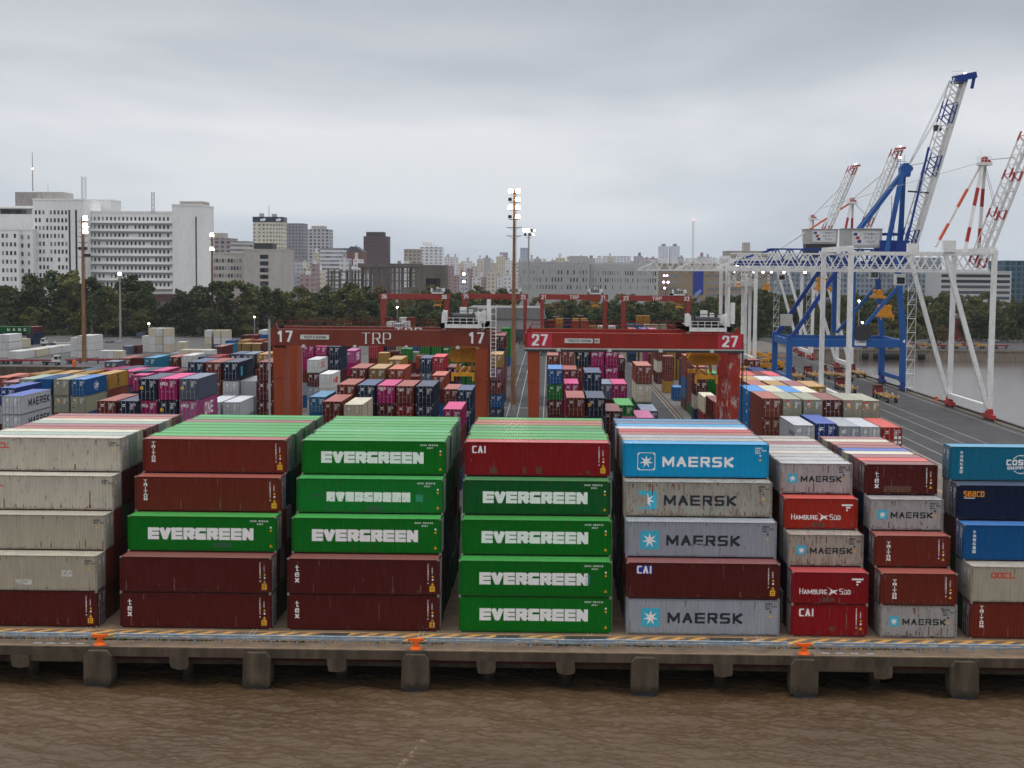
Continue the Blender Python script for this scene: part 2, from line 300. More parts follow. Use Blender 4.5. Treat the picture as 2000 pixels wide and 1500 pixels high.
def word(txt, h, gw, tv, th, gap, serif=0.0, vertical=False, small=None):
    """stroke shapes for a word; gw glyph width, tv / th thickness of upright / level strokes"""
    sh = []; x = 0; y0 = 0; n = len(txt)
    for i, ch in enumerate(txt):
        hh = h; g_w = gw
        if small and i not in small: hh = h*0.78; g_w = gw*0.82
        if ch == 'I': g_w = tv*1.6 if not serif else gw*0.6
        if ch == '.': g_w = gw*0.4
        if ch == ' ': g_w = gw*0.6
        if ch == 'M': g_w = gw*1.25
        ox, oy = (0, (n-1-i)*(h+gap)) if vertical else (x, 0)
        if vertical: ox = (gw-g_w)/2
        def mp_(p): return ox+tv/2+p[0]*(g_w-tv), oy+th/2+p[1]*(hh-th)
        for pl in G.get(ch, []):
            for a, b in zip(pl, pl[1:]):
                (xa, ya), (xb, yb) = mp_(a), mp_(b); dx, dy = abs(xb-xa), abs(yb-ya); L = math.hypot(dx, dy) or 1e-6
                t = (tv*dy+th*dx)/L
                diag = dx > 0.15*L and dy > 0.15*L
                sh.append(('seg', xa, ya, xb, yb, t*(0.95 if diag and not serif else 1), (th if dy > dx else tv)/2 if not diag else t*0.3))
            if serif:
                for p in (pl[0], pl[-1]):
                    if p[1] in (0, 1) and pl[0] != pl[-1]:
                        q = mp_(p); sh.append(('seg', q[0]-serif, q[1], q[0]+serif, q[1], th, 0))
        x += g_w+gap
    W = gw if vertical else x-gap
    Hh = n*h+(n-1)*gap if vertical else h
    return sh, W, Hh
# corrugation of the container walls
PIT = 0.278
def corr(x):
    t = (x % PIT)/PIT
    if t < 0.25: return 0.0
    if t < 0.5: return (t-0.25)/0.25*0.042
    if t < 0.75: return 0.042
    return (1-t)/0.25*0.042
def decal(name, grid, u0, v0, L, side, mt, parent, off=0.006, W=2.44, flat=False, zs=1.0):
    """grid painted on the long wall; u from the viewer's left, follows the corrugation"""
    g, dx, dy = grid; mb = MB(); nx, ny = g.shape
    for i in range(nx):
        col = g[i]
        if not col.any(): continue
        d = np.diff(np.concatenate(([0], col.astype(np.int8), [0]))); st, en = np.where(d == 1)[0], np.where(d == -1)[0]
        xa, xb = u0+i*dx, u0+(i+1)*dx
        for a, b in zip(st, en):
            za, zb = v0+a*dy, v0+b*dy
            P = []
            for (u, z) in ((xa, za), (xb, za), (xb, zb), (xa, zb)):
                lx = -L/2+u if side < 0 else L/2-u
                ly = W/2-0.012-(0 if flat else corr(lx+L/2))+off
                P.append((lx, -ly if side < 0 else ly, z))
            mb.face(P)
    return mb.build(name, mt, parent)
STAR = None
def star_shapes(cx, cy, r):
    P = []
    for i in range(14):
        a = math.pi/2+i*math.pi/7; q = r if i % 2 == 0 else r*0.36; P.append((cx+q*math.cos(a), cy+q*math.sin(a)))
    return P

# ------------------------------------------------------------ container body
def container_mesh(L, H, key, W=2.44):
    mb = MB(); hx, hy = L/2, W/2
    # frame: posts, rails
    for sx in (-1, 1):
        for sy in (-1, 1):
            x0, x1 = sorted((sx*hx, sx*(hx-0.15))); y0, y1 = sorted((sy*hy, sy*(hy-0.12)))
            mb.box(x0, x1, y0, y1, 0.12, H-0.12, 4)
            x0, x1 = sorted((sx*(hx+0.004), sx*(hx-0.178))); y0, y1 = sorted((sy*(hy+0.004), sy*(hy-0.162)))
            mb.box(x0, x1, y0, y1, 0, 0.118, 1); mb.box(x0, x1, y0, y1, H-0.118, H, 1)
    for sy in (-1, 1):
        y0, y1 = sorted((sy*(hy-0.002), sy*(hy-0.1)))
        mb.box(-hx+0.16, hx-0.16, y0, y1, 0.065, 0.19, 4); mb.box(-hx+0.16, hx-0.16, y0, y1, H-0.10, H-0.035, 4)
    for sx in (-1, 1):
        x0, x1 = sorted((sx*(hx-0.002), sx*(hx-0.12)))
        mb.box(x0, x1, -hy+0.165, hy-0.165, 0.05, 0.17, 4); mb.box(x0, x1, -hy+0.165, hy-0.165, H-0.12, H-0.02, 4)
    # corrugated long walls
    for sy in (-1, 1):
        xs = []; x = -hx+0.152
        k = math.ceil((x+hx)/(PIT/4)); xs.append(x)
        while k*PIT/4-hx < hx-0.152:
            xs.append(k*PIT/4-hx); k += 1
        xs.append(hx-0.152)
        for a, b in zip(xs, xs[1:]):
            if b-a < 1e-4: continue
            ya, yb = (hy-0.012-corr(a+hx+1e-6)), (hy-0.012-corr(b+hx-1e-6))
            q = [(a, sy*ya, 0.19), (b, sy*yb, 0.19), (b, sy*yb, H-0.09), (a, sy*ya, H-0.09)]
            if sy > 0: q.reverse()
            mb.face(q)
    # closed end (-X), corrugated
    n = 32
    for i in range(n):
        a, b = -hy+0.12+(W-0.24)*i/n, -hy+0.12+(W-0.24)*(i+1)/n
        f = lambda j: (0.0, 0.0, 0.04, 0.04)[j % 4]
        mb.face([(-hx+0.02+f(i), a, 0.17), (-hx+0.02+f(i), a, H-0.12), (-hx+0.02+f(i+1), b, H-0.12), (-hx+0.02+f(i+1), b, 0.17)])
    mb.face([(hx-0.1, -hy+0.1, 0.1), (hx-0.1, hy-0.1, 0.1), (hx-0.1, hy-0.1, H-0.1), (hx-0.1, -hy+0.1, H-0.1)], 2)
    # corrugated roof
    rp = 0.21; xs = [-hx+0.12]; k = 1
    while -hx+0.12+k*rp/4 < hx-0.12: xs.append(-hx+0.12+k*rp/4); k += 1
    xs.append(hx-0.12)
    zz = lambda j: H-0.030-(0.0, 0.0, 0.028, 0.028)[j % 4]
    for i, (a, b) in enumerate(zip(xs, xs[1:])):
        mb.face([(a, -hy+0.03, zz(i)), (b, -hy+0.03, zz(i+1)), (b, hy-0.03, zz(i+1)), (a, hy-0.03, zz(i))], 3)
    for sx in (-1, 1):
        x0, x1 = sorted((sx*(hx-0.125), sx*(hx-0.18)));
    mb.face([(-hx+0.05, hy-0.05, 0.08), (hx-0.05, hy-0.05, 0.08), (hx-0.05, -hy+0.05, 0.08), (-hx+0.05, -hy+0.05, 0.08)], 2)
    if L < 7:                             # forklift pockets
        for c in (-1.05, 1.05):
            mb.box(c-0.18, c+0.18, -hy-0.003, -hy+0.05, 0.025, 0.145, 2); mb.box(c-0.18, c+0.18, hy-0.05, hy+0.003, 0.025, 0.145, 2)
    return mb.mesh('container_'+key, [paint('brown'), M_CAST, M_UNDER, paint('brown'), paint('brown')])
def door_meshes(H):
    out = []
    for s in (-1, 1):
        d = MB(); y0, y1 = sorted((0.01*s, s*1.09))
        d.box(-0.03, 0.0, y0, y1, 0.18, H-0.13)
        for z in np.linspace(0.18+(H-0.31)/5, H-0.13-(H-0.31)/5, 4):
            d.box(0.0, 0.014, y0+0.06, y1-0.06, z-0.05, z+0.05)
        g = MB()
        for yy in (0.28, 0.80):
            g.tube((0.035, s*yy, 0.1), (0.035, s*yy, H-0.06), 0.026, 6)
            for z in (0.3, H*0.36, H*0.68, H-0.3): g.box(0.014, 0.06, s*yy-0.06, s*yy+0.06, z-0.04, z+0.04)
            g.box(0.03, 0.055, min(s*yy, s*(yy-0.24)), max(s*yy, s*(yy-0.24)), H*0.40, H*0.40+0.05)
        k = MB(); rr = random.Random(s+5)
        if s > 0:
            for i in range(5):
                z = H-0.45-i*0.17; k.box(0.016, 0.02, 0.34, 0.34+rr.uniform(0.25, 0.42), z, z+0.07)
                if i in (0, 1): k.box(0.016, 0.02, 0.86, 1.02, z, z+0.07)
        else:
            for i in range(2): k.box(0.016, 0.02, -0.72, -0.36, H-0.55-i*0.2, H-0.45-i*0.2)
            k.box(0.016, 0.02, -0.98, -0.86, H-1.2, H-1.08)
        out.append((d.mesh('door', [paint('brown')]), g.mesh('locking_gear', [M_ROD]), k.mesh('door_marking', [M_WHITE])))
    return out
MESH = {}
for L_ in (12.19, 6.06):
    for H_ in (2.59, 2.9): MESH[(L_, H_)] = container_mesh(L_, H_, '%dft_%s' % (40 if L_ > 7 else 20, 'high' if H_ > 2.7 else 'low'))
DOORS = {h: door_meshes(h) for h in (2.59, 2.9)}
def container(x, y, z, L, H, colour, rz=0, doors=True, label='', group='', zs=1.0, mark=True, gear=None):
    pm = paint(colour)
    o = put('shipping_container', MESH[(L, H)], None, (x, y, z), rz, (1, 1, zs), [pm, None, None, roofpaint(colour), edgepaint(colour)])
    tag(o, label, 'container', group)
    if doors:
        for d, g, k in DOORS[H]:
            a = put('door', d, o, (L/2, 0, 0), 0, (1, 1, 1), [pm])
            put('locking_gear', g, a, mats=[gear] if gear else None)
            if mark: put('door_marking', k, a)
    return o
# ------------------------------------------------------------ setting: quay, ground, water
D0, RS = 124.1, 2.5                       # front face of the quayside block, row spacing
QX, QY = 88.8, 117.3                      # quay edges: right-hand basin and near basin
M_APRON = mat('apron_concrete', (0.15, 0.137, 0.125), 0.85, var=0.22, scale=0.12, dirt=0.5, dirtcol=(0.09, 0.08, 0.07), bump=0.3)
M_ASPH = mat('asphalt', (0.07, 0.068, 0.071), 0.85, var=0.2, scale=0.2, dirt=0.5, dirtcol=(0.05, 0.05, 0.05), bump=0.3)
M_DECK = mat('deck_concrete', (0.19, 0.138, 0.095), 0.9, var=0.25, scale=0.6, dirt=0.5, dirtcol=(0.09, 0.07, 0.05), bump=0.5)
M_PIER = mat('stained_concrete', (0.088, 0.066, 0.045), 0.9, var=0.35, scale=1.1, dirt=0.75, dirtcol=(0.035, 0.028, 0.02), bump=0.6, streak=True, rust=0.3)
M_YMARK = mat('yellow_marking', (0.72, 0.38, 0.11), 0.8, var=0.25, scale=2, dirt=0.45, dirtcol=(0.2, 0.13, 0.08))
M_WMARK = mat('white_marking', (0.42, 0.41, 0.38), 0.8, var=0.25, scale=2, dirt=0.6, dirtcol=(0.12, 0.11, 0.1))
def tide(m):                              # algae band near the water line
    t = m.node_tree; b = t.nodes['Principled BSDF']; l = b.inputs['Base Color'].links[0].from_socket
    co = nn(t, 'ShaderNodeNewGeometry'); s = nn(t, 'ShaderNodeSeparateXYZ'); t.links.new(co.outputs['Position'], s.inputs[0]); n = nn(t, 'ShaderNodeTexNoise'); n.inputs['Scale'].default_value = 2.2; t.links.new(co.outputs['Position'], n.inputs['Vector'])
    a = nn(t, 'ShaderNodeMath', operation='MULTIPLY_ADD'); a.inputs[1].default_value = 1.1; t.links.new(n.outputs['Fac'], a.inputs[0]); t.links.new(s.outputs[2], a.inputs[2])
    r = nn(t, 'ShaderNodeMapRange'); r.inputs['From Min'].default_value = -1.55; r.inputs['From Max'].default_value = -2.05; r.inputs['To Max'].default_value = 0.85; t.links.new(a.outputs[0], r.inputs['Value'])
    x = nn(t, 'ShaderNodeMixRGB'); t.links.new(r.outputs[0], x.inputs[0]); t.links.new(l, x.inputs[1]); x.inputs[2].default_value = (0.025, 0.022, 0.016, 1); t.links.new(x.outputs[0], b.inputs['Base Color'])
tide(M_PIER)
M_TAR = mat('tar_patch', (0.06, 0.055, 0.05), 0.8)
M_STEELR = mat('rail_steel', (0.30, 0.29, 0.28), 0.4, 0.4)
def sheet(name, poly, z, m, kind='structure', depth=0.0):
    mb = MB(); mb.face([(x, y, z) for x, y in poly])
    if depth:
        n = len(poly)
        for i in range(n):
            a, b = poly[i], poly[(i+1) % n]; mb.face([(a[0], a[1], z), (a[0], a[1], z-depth), (b[0], b[1], z-depth), (b[0], b[1], z)])
    return tag(mb.build(name, m), kind=kind)
FARY = 575
# ground: one sheet with the basin cut out at the right
sheet('ground', [(-9000, 140), (QX, 140), (QX, FARY), (9000, FARY), (9000, 14000), (-9000, 14000)], 0, M_APRON, depth=4)
sheet('quay_deck', [(-400, QY+0.35), (QX, QY+0.35), (QX, 139.99), (-400, 139.99)], 0, M_DECK)
mb = MB()
mb.box(-400, QX, QY, QY+0.349, -0.62, 0.06)
mb.build('quay_edge', M_PIER); tag(bpy.data.objects['quay_edge'], kind='structure')
mb = MB()
mb.box(-400, QX, QY+0.35, QY+1.0, -0.62, -0.02); mb.box(-400, QX, QY+1.3, QY+1.9, -1.45, -0.75); mb.box(-400, QX, QY+1.9, 139.9, -0.72, -0.02)
mb.box(-400, QX, 139.5, 139.95, -6, -0.73)
tag(mb.build('quay_beam', M_PIER), kind='structure')
M_PIPE = mat('dark_red_pipe', (0.10, 0.02, 0.02), 0.6)
mb = MB(); mb.tube((-400, QY+1.15, -0.98), (QX, QY+1.15, -0.98), 0.13, 8)
tag(mb.build('quay_pipe', M_PIPE), 'dark red service pipe running under the quay deck', 'pipe')
def X_at(px, Y): return at(px, 900, Y)[0]
def pier(px, big, i, n):
    x = at(px, 1300, QY)[0]; mb = MB(); r = random.Random(px)
    if big:
        w = 1.02; c = [(-w, QY-0.5), (w, QY-0.5), (w, QY+1.4), (-w, QY+1.4)]
        z0 = -2.75
        P = [(x-w+r.uniform(-.05, .05), z0+0.1), (x-w+0.12, z0), (x+w-0.12, z0), (x+w+r.uniform(-.05, .05), z0+0.12), (x+w, -0.55), (x+0.72, -0.12), (x-0.72, -0.12), (x-w, -0.5)]
        mb.prism(P, QY-0.55, QY+1.28)
    else:
        w = 0.72
        P = [(x-w+0.1, -1.5+r.uniform(-.1, .1)), (x, -1.62), (x+w-0.08, -1.5), (x+w, -1.2), (x+w*0.95, -0.625), (x-w*1.05, -0.625), (x-w, -1.1)]
        mb.prism(P, QY-0.06, QY+1.27)
    o = put('quay_pier', None, None, (0, 0, 0)); b = mb.build('pier_block', M_PIER, o)
    pl = MB()
    if big:
        pl.box(x-0.8, x+0.8, QY-0.5, QY+0.3, -3.3, -2.72); pl.build('fender_foot', mat('pier_foot', (0.03, 0.035, 0.045), 0.6), o)
    pl = MB(); pl.tube((x, QY+3, -6), (x, QY+3, -0.8), 0.45, 10); pl.build('pile', M_PIER, o)
    kind = 'broad concrete pier reaching the water' if big else 'short concrete bracket under the deck edge'
    tag(o, '%s, %s from left' % (kind, ORD[i]), 'pier', 'concrete piers under the quay edge')
ORD = ['first', 'second', 'third', 'fourth', 'fifth', 'sixth', 'seventh', 'eighth', 'ninth', 'tenth', 'eleventh', 'twelfth', 'thirteenth', 'fourteenth', 'fifteenth', 'sixteenth', 'seventeenth', 'eighteenth', 'nineteenth', 'twentieth'] + ['%s-%s' % (t, o) for t in ('twenty', 'thirty', 'forty', 'fifty', 'sixty', 'seventy', 'eighty', 'ninety') for o in ('first', 'second', 'third', 'fourth', 'fifth', 'sixth', 'seventh', 'eighth', 'ninth', 'tenth')]
_put = put
def put(name, mesh, parent=None, loc=(0, 0, 0), rz=0, scale=(1, 1, 1), mats=None): return _put(name, mesh, parent, loc, rz, scale, mats)
for i, px in enumerate((193, 503, 812, 1259, 1570, 1882)): pier(px, True, i, 6)
for i, px in enumerate((40, 350, 658, 950, 1105, 1413, 1725)): pier(px, False, i, 7)
mb = MB()
for px in (225, 1600): # deeper concrete fascia panels beside two bollards
    pass
xa, xb = at(225, 1300, QY)[0], at(60, 1300, QY)[0]
for a, b in ((at(60, 1300, QY)[0], at(168, 1300, QY)[0]), (at(1597, 1300, QY)[0], at(1708, 1300, QY)[0])):
    mb.box(a, b, QY-0.05, QY-0.002, -1.05, -0.1)
tag(mb.build('quay_panel', M_PIER), kind='structure')

# hatched yellow lines, white rail lines between the stacks
mb = MB(); x = -60.0; rr = random.Random(3)
while x < 44:
    w = 0.72
    if rr.random() > 0.07:
        mb.face([(x, 120.9, 0.004), (x+w, 120.9, 0.004), (x+w+2.3, 123.2, 0.004), (x+2.3, 123.2, 0.004)])
    x += 1.62
mb.face([(-70, 123.35, 0.004), (50, 123.35, 0.004), (50, 123.5, 0.004), (-70, 123.5, 0.004)])
tag(mb.build('yellow_hatching', M_YMARK), kind='structure')
mb = MB(); xx = -45
for k in range(9):
    gx = -49.4+13.4*k+12.4
    for dx in (0.0, 0.32):
        mb.face([(gx+dx, 121.5, 0.005), (gx+dx+0.07, 121.5, 0.005), (gx+dx+0.07, 190, 0.005), (gx+dx, 190, 0.005)])
tag(mb.build('lane_line', M_WMARK), kind='structure')
mb = MB()
mb.face([(-70, 117.68, 0.0035), (60, 117.68, 0.0035), (60, 118.0, 0.0035), (-70, 118.0, 0.0035)])
tag(mb.build('edge_line', mat('worn_edge', (0.42, 0.27, 0.15), 0.8, var=.3, dirt=.7, dirtcol=(0.2, 0.15, 0.1))), kind='structure')
mb = MB()
for px, w in ((1135, 3.2), (640, 2.2), (980, 1.8), (1410, 2.6)):
    gx = at(px, 1240, 122)[0]; mb.face([(gx-w/2, 120.7, 0.006), (gx+w/2, 120.8, 0.006), (gx+w/2+0.6, 123.3, 0.006), (gx-w/2+0.5, 123.2, 0.006)])
tag(mb.build('tar_patch', M_TAR), kind='structure')
# concrete inset covers on the deck
mb = MB()
for px in (75, 100, 128, 158, 1612, 1640, 1668, 1700):
    gx = at(px, 1270, 118.6)[0]; mb.box(gx-0.4, gx+0.4, 118.2, 118.8, 0.001, 0.02); mb.box(gx-0.3, gx+0.3, 118.28, 118.72, 0.021, 0.03, 1)
tag(mb.build('deck_cover', [mat('cover', (0.16, 0.15, 0.14), 0.8), mat('cover_pale', (0.28, 0.28, 0.27), 0.8)]), kind='structure')
# weeds in the joint behind the rail
M_WEED = mat('weed', (0.06, 0.085, 0.025), 0.8, var=0.4, scale=4)
mb = MB(); rr = random.Random(9)
for i in range(2600):
    c = rr.choice((-34.2, -34.2, -10, 19.5, -28, -20, 8, 26, -42, 1)); gx = c+rr.gauss(0, 1.6); gy = 120.0+rr.gauss(0, 0.12); a = rr.uniform(0, 6.28); h = rr.uniform(0.04, 0.16)
    dx, dy = 0.05*math.cos(a), 0.05*math.sin(a)
    mb.face([(gx-dx, gy-dy, 0), (gx+dx, gy+dy, 0), (gx+dx*0.3, gy+dy*0.3-0.03, h)])
tag(mb.build('grass_tufts', M_WEED), 'low green weeds growing in the joint behind the guardrail', 'weeds', kind='stuff')

# guardrails
M_GALV = mat('guardrail_steel', (0.30, 0.38, 0.45), 0.5, 0.3, var=0.15, dirt=0.3)
RY = 119.35
def guardrail(px0, px1, label, bend=()):
    x0, x1 = at(px0, 1255, RY)[0], at(px1, 1255, RY)[0]
    root = empty('guardrail', (x0, RY, 0)); tag(root, label, 'guardrail', 'steel guardrails along the quay edge')
    L = x1-x0; n = max(2, int(L/0.9)); mb = MB()
    for zc in (0.62, 0.42):
        for i in range(n):
            def o(t): 
                X = x0+t*L; return -0.12+sum(0.28*math.exp(-((X-b)/1.3)**2) for b in bend), sum(-0.13*math.exp(-((X-b)/1.0)**2) for b in bend)
            (ya, za), (yb, zb) = o(i/n), o((i+1)/n)
            a, b = L*i/n, L*(i+1)/n
            prof = [(0.0, -0.085), (-0.05, -0.04), (0.0, 0.0), (-0.05, 0.04), (0.0, 0.085)]
            for (pa, qa), (pb, qb) in zip(prof, prof[1:]):
                mb.face([(a, ya+pa, zc+za+qa), (b, yb+pa, zc+zb+qa), (b, yb+pb, zc+zb+qb), (a, ya+pb, zc+za+qb)])
    mb.build('rail_beam', M_GALV, root)
    k = max(2, int(round(L/1.98)))
    pm = MB(); pm.box(-0.06, 0.06, -0.07, 0.07, 0, 0.74); me = pm.mesh('post', [M_GALV])
    for i in range(k+1):
        X = 0.25+(L-0.5)*i/k; q = put('post', me, root, (X, 0.0, 0))
        for b in bend:
            if abs(x0+X-b) < 1.2: q.rotation_euler = (0.25, 0.2, 0)
xb1, xb2 = at(1085, 1255, RY)[0], at(1130, 1255, RY)[0]
guardrail(-60, 181, 'galvanised guardrail left of the first orange bollard')
guardrail(225, 787, 'straight galvanised guardrail between the first and second orange bollards')
guardrail(832, 1540, 'galvanised guardrail dented near its middle, between second and third orange bollards', bend=(xb1, xb2))
guardrail(1590, 2060, 'galvanised guardrail right of the third orange bollard')
# bollards
M_BOL = mat('orange_bollard', (0.85, 0.13, 0.01), 0.5, var=0.12, dirt=0.2)
def bollard(px, py, label):
    x = at(px, py, 118.1)[0]; root = empty('mooring_bollard', (x, 118.1, 0.0)); tag(root, label, 'bollard', 'orange mooring bollards')
    mb = MB(); mb.lathe([(0.50, 0.0), (0.50, 0.10), (0.42, 0.16), (0.24, 0.26), (0.22, 0.62), (0.25, 0.68)], n=18); mb.build('base', M_BOL, root, smooth=False)
    h = MB(); h.box(-0.45, 0.45, -0.17, 0.17, 0.66, 0.84); h.tube((-0.45, 0, 0.75), (-0.56, 0, 0.80), 0.16, 10); h.tube((0.45, 0, 0.75), (0.56, 0, 0.80), 0.16, 10); h.build('horn_bar', M_BOL, root)
    p = MB(); p.box(-0.75, 0.75, -0.62, 0.45, 0.0, 0.025); p.build('foot_plate', mat('foot_plate', (0.12, 0.11, 0.1), 0.7), root)
bollard(195, 1262, 'orange double-horned mooring bollard below the maroon stack at left')
bollard(812, 1270, 'orange mooring bollard in the rail gap left of the green stack')
bollard(1570, 1277, 'orange mooring bollard below the narrow stack with red containers')

# ------------------------------------------------------------ water
wm = bpy.data.materials.new('river_water'); wm.use_nodes = True; t = wm.node_tree; b = t.nodes['Principled BSDF']; L = t.links
co = nn(t, 'ShaderNodeTexCoord')
n1 = nn(t, 'ShaderNodeTexNoise'); n1.inputs['Scale'].default_value = 0.06; n1.inputs['Detail'].default_value = 3; L.new(co.outputs['Object'], n1.inputs['Vector'])
rp = nn(t, 'ShaderNodeValToRGB'); rp.color_ramp.elements[0].color = (0.088, 0.053, 0.027, 1); rp.color_ramp.elements[1].color = (0.122, 0.076, 0.041, 1)
rp.color_ramp.elements[0].position = 0.35; rp.color_ramp.elements[1].position = 0.65
L.new(n1.outputs['Fac'], rp.inputs[0])
# foam streak: a thin broken line of froth drifting on the river
sx = nn(t, 'ShaderNodeSeparateXYZ'); L.new(co.outputs['Object'], sx.inputs[0])
fx = nn(t, 'ShaderNodeMath', operation='MULTIPLY_ADD'); fx.inputs[1].default_value = -0.20; fx.inputs[2].default_value = 20.0+9.15; L.new(sx.outputs[1], fx.inputs[0])
sm = nn(t, 'ShaderNodeMath', operation='ADD'); L.new(fx.outputs[0], sm.inputs[0]); L.new(sx.outputs[0], sm.inputs[1])
nf = nn(t, 'ShaderNodeTexNoise'); nf.inputs['Scale'].default_value = 2.6; nf.inputs['Detail'].default_value = 6; nf.inputs['Roughness'].default_value = 0.7; L.new(co.outputs['Object'], nf.inputs['Vector'])
wob = nn(t, 'ShaderNodeMath', operation='MULTIPLY_ADD'); wob.inputs[1].default_value = 1.2; wob.inputs[2].default_value = -0.6; L.new(nf.outputs['Fac'], wob.inputs[0])
sm2 = nn(t, 'ShaderNodeMath', operation='ADD'); L.new(sm.outputs[0], sm2.inputs[0]); L.new(wob.outputs[0], sm2.inputs[1])
ab = nn(t, 'ShaderNodeMath', operation='ABSOLUTE'); L.new(sm2.outputs[0], ab.inputs[0])
mr = nn(t, 'ShaderNodeMapRange'); mr.inputs['From Min'].default_value = 0.35; mr.inputs['From Max'].default_value = 0.0; L.new(ab.outputs[0], mr.inputs['Value'])
mr2 = nn(t, 'ShaderNodeMapRange'); mr2.inputs['From Min'].default_value = 0.50; mr2.inputs['From Max'].default_value = 0.62; L.new(nf.outputs['Fac'], mr2.inputs['Value'])
mr3 = nn(t, 'ShaderNodeMapRange'); mr3.inputs['From Min'].default_value = 107.0; mr3.inputs['From Max'].default_value = 101.0; L.new(sx.outputs[1], mr3.inputs['Value'])
fm = nn(t, 'ShaderNodeMath', operation='MULTIPLY'); L.new(mr.outputs[0], fm.inputs[0]); L.new(mr2.outputs[0], fm.inputs[1])
fm2 = nn(t, 'ShaderNodeMath', operation='MULTIPLY'); L.new(fm.outputs[0], fm2.inputs[0]); L.new(mr3.outputs[0], fm2.inputs[1])
xc = nn(t, 'ShaderNodeMixRGB'); L.new(fm2.outputs[0], xc.inputs[0]); L.new(rp.outputs[0], xc.inputs[1]); xc.inputs[2].default_value = (0.42, 0.30, 0.20, 1)
L.new(xc.outputs[0], b.inputs['Base Color'])
b.inputs['Roughness'].default_value = 0.16; b.inputs['IOR'].default_value = 1.33
bp = nn(t, 'ShaderNodeBump'); bp.inputs['Strength'].default_value = 0.9; bp.inputs['Distance'].default_value = 0.09
mpw = nn(t, 'ShaderNodeMapping'); mpw.inputs['Scale'].default_value = (0.8, 1.5, 1); mpw.inputs['Rotation'].default_value = (0, 0, 0.35)
nw = nn(t, 'ShaderNodeTexNoise'); nw.inputs['Scale'].default_value = 3.4; nw.inputs['Detail'].default_value = 7; nw.inputs['Roughness'].default_value = 0.6; nw.inputs['Distortion'].default_value = 0.6
L.new(co.outputs['Object'], mpw.inputs[0]); L.new(mpw.outputs[0], nw.inputs['Vector']); L.new(nw.outputs['Fac'], bp.inputs['Height']); L.new(bp.outputs[0], b.inputs['Normal'])
wf = wm.copy(); wf.name = 'basin_water'; wf.node_tree.nodes['Bump'].inputs['Strength'].default_value = 0.22
for q in wf.node_tree.nodes:
    if q.type == 'VALTORGB': q.color_ramp.elements[0].color = (0.09, 0.07, 0.06, 1); q.color_ramp.elements[1].color = (0.11, 0.09, 0.08, 1)
sheet('far_water', [(QX-3, 140), (9000, 140), (9000, FARY+1), (QX-3, FARY+1)], -3.02, wf)
sheet('open_water', [(-9000, -3000), (9000, -3000), (9000, 94), (-9000, 94)], -3.02, wm)
sheet('side_water', [(-9000, 94), (-60, 94), (-60, 141), (-9000, 141)], -3.02, wm)
sheet('basin_water', [(60, 94), (9000, 94), (9000, 140), (60, 140)], -3.02, wm)
def wave_field(X, Y):
    rs = np.random.RandomState(4); Z = np.zeros_like(X)
    for k in range(64):
        lam = 0.42*(6.0/0.42)**(rs.rand()**1.15); th = rs.normal(1.15, 0.55); ph = rs.rand()*6.28
        amp = 0.0088*lam**0.72
        q = (X*math.cos(th)+Y*math.sin(th))*2*math.pi/lam + ph + 0.9*np.sin((X*math.cos(th+1.4)+Y*math.sin(th+1.4))*2*math.pi/(lam*2.7)+ph*2)
        env = 0.6+0.4*np.sin((X*math.cos(ph)+Y*math.sin(ph))*2*math.pi/(lam*4.3)+3*ph)
        s = np.sin(q); Z += amp*env*(s + 0.35*np.maximum(s, 0)**3*1.5-0.15)
    return Z
nx, ny = 1200, 560
gx = np.linspace(-60, 60, nx); gy = np.linspace(94, 141, ny); XX, YY = np.meshgrid(gx, gy, indexing='ij')
ZZ = wave_field(XX, YY)
edge = np.clip(np.minimum.reduce([(XX+60)/6, (60-XX)/6, (YY-94)/3]), 0, 1)
V = np.stack([XX, YY, -3.02+ZZ*edge+0.02*edge], -1).reshape(-1, 3)
idx = np.arange(nx*ny).reshape(nx, ny); q = np.stack([idx[:-1, :-1], idx[1:, :-1], idx[1:, 1:], idx[:-1, 1:]], -1).reshape(-1, 4)
me = bpy.data.meshes.new('near_water'); me.vertices.add(len(V)); me.vertices.foreach_set('co', V.ravel()); me.loops.add(q.size); me.loops.foreach_set('vertex_index', q.ravel().astype(np.int32))
me.polygons.add(len(q)); me.polygons.foreach_set('loop_start', np.arange(0, q.size, 4, dtype=np.int32)); me.polygons.foreach_set('loop_total', np.full(len(q), 4, np.int32)); me.polygons.foreach_set('use_smooth', np.ones(len(q), bool))
me.materials.append(wm); me.update(); tag(put('near_water', me), kind='structure')

# ------------------------------------------------------------ quayside block of eight stacks
def gr(shapes, W, H, cell=0.035): return raster(shapes, W, H, cell)
def t_evergreen(w=8.65, h=0.98):
    n = 9; gap = 0.07; gw = (w-gap*8)/9; s, W, H = word('EVERGREEN', h, gw, 0.33, 0.27, gap); return gr(s, W, H)
EVG = t_evergreen(); EVG_S = t_evergreen(6.95, 0.80)
def t_maersk(w, h, tv=0.2, th=0.185): 
    gap = 0.24*h; gw = (w-gap*5)/6.25; s, W, H = word('MAERSK', h, gw, tv*h*1.05, th*h*1.05, gap); return gr(s, W, H)
def t_triton(h=0.25, gw=0.30): s, W, H = word('TRITON', h, gw, 0.07, 0.05, 0.05, serif=0.035, vertical=True); return gr(s, W, H, 0.015)
def t_tex(h=0.46, gw=0.34): s, W, H = word('tex', h, gw, 0.085, 0.06, 0.0, serif=0.05, vertical=True); return gr(s, W, H, 0.02)
def t_cai(): 
    s, W, H = word('CAI', 0.62, 0.40, 0.13, 0.11, 0.09); return gr(s, W, H, 0.025)
TR, TX, CAI = t_triton(), t_tex(), t_cai()
def t_small(txt, h, gw, gap, t=0.03, cell=0.02, vertical=False): s, W, H = word(txt, h, gw, t, t, gap, vertical=vertical); return gr(s, W, H, cell)
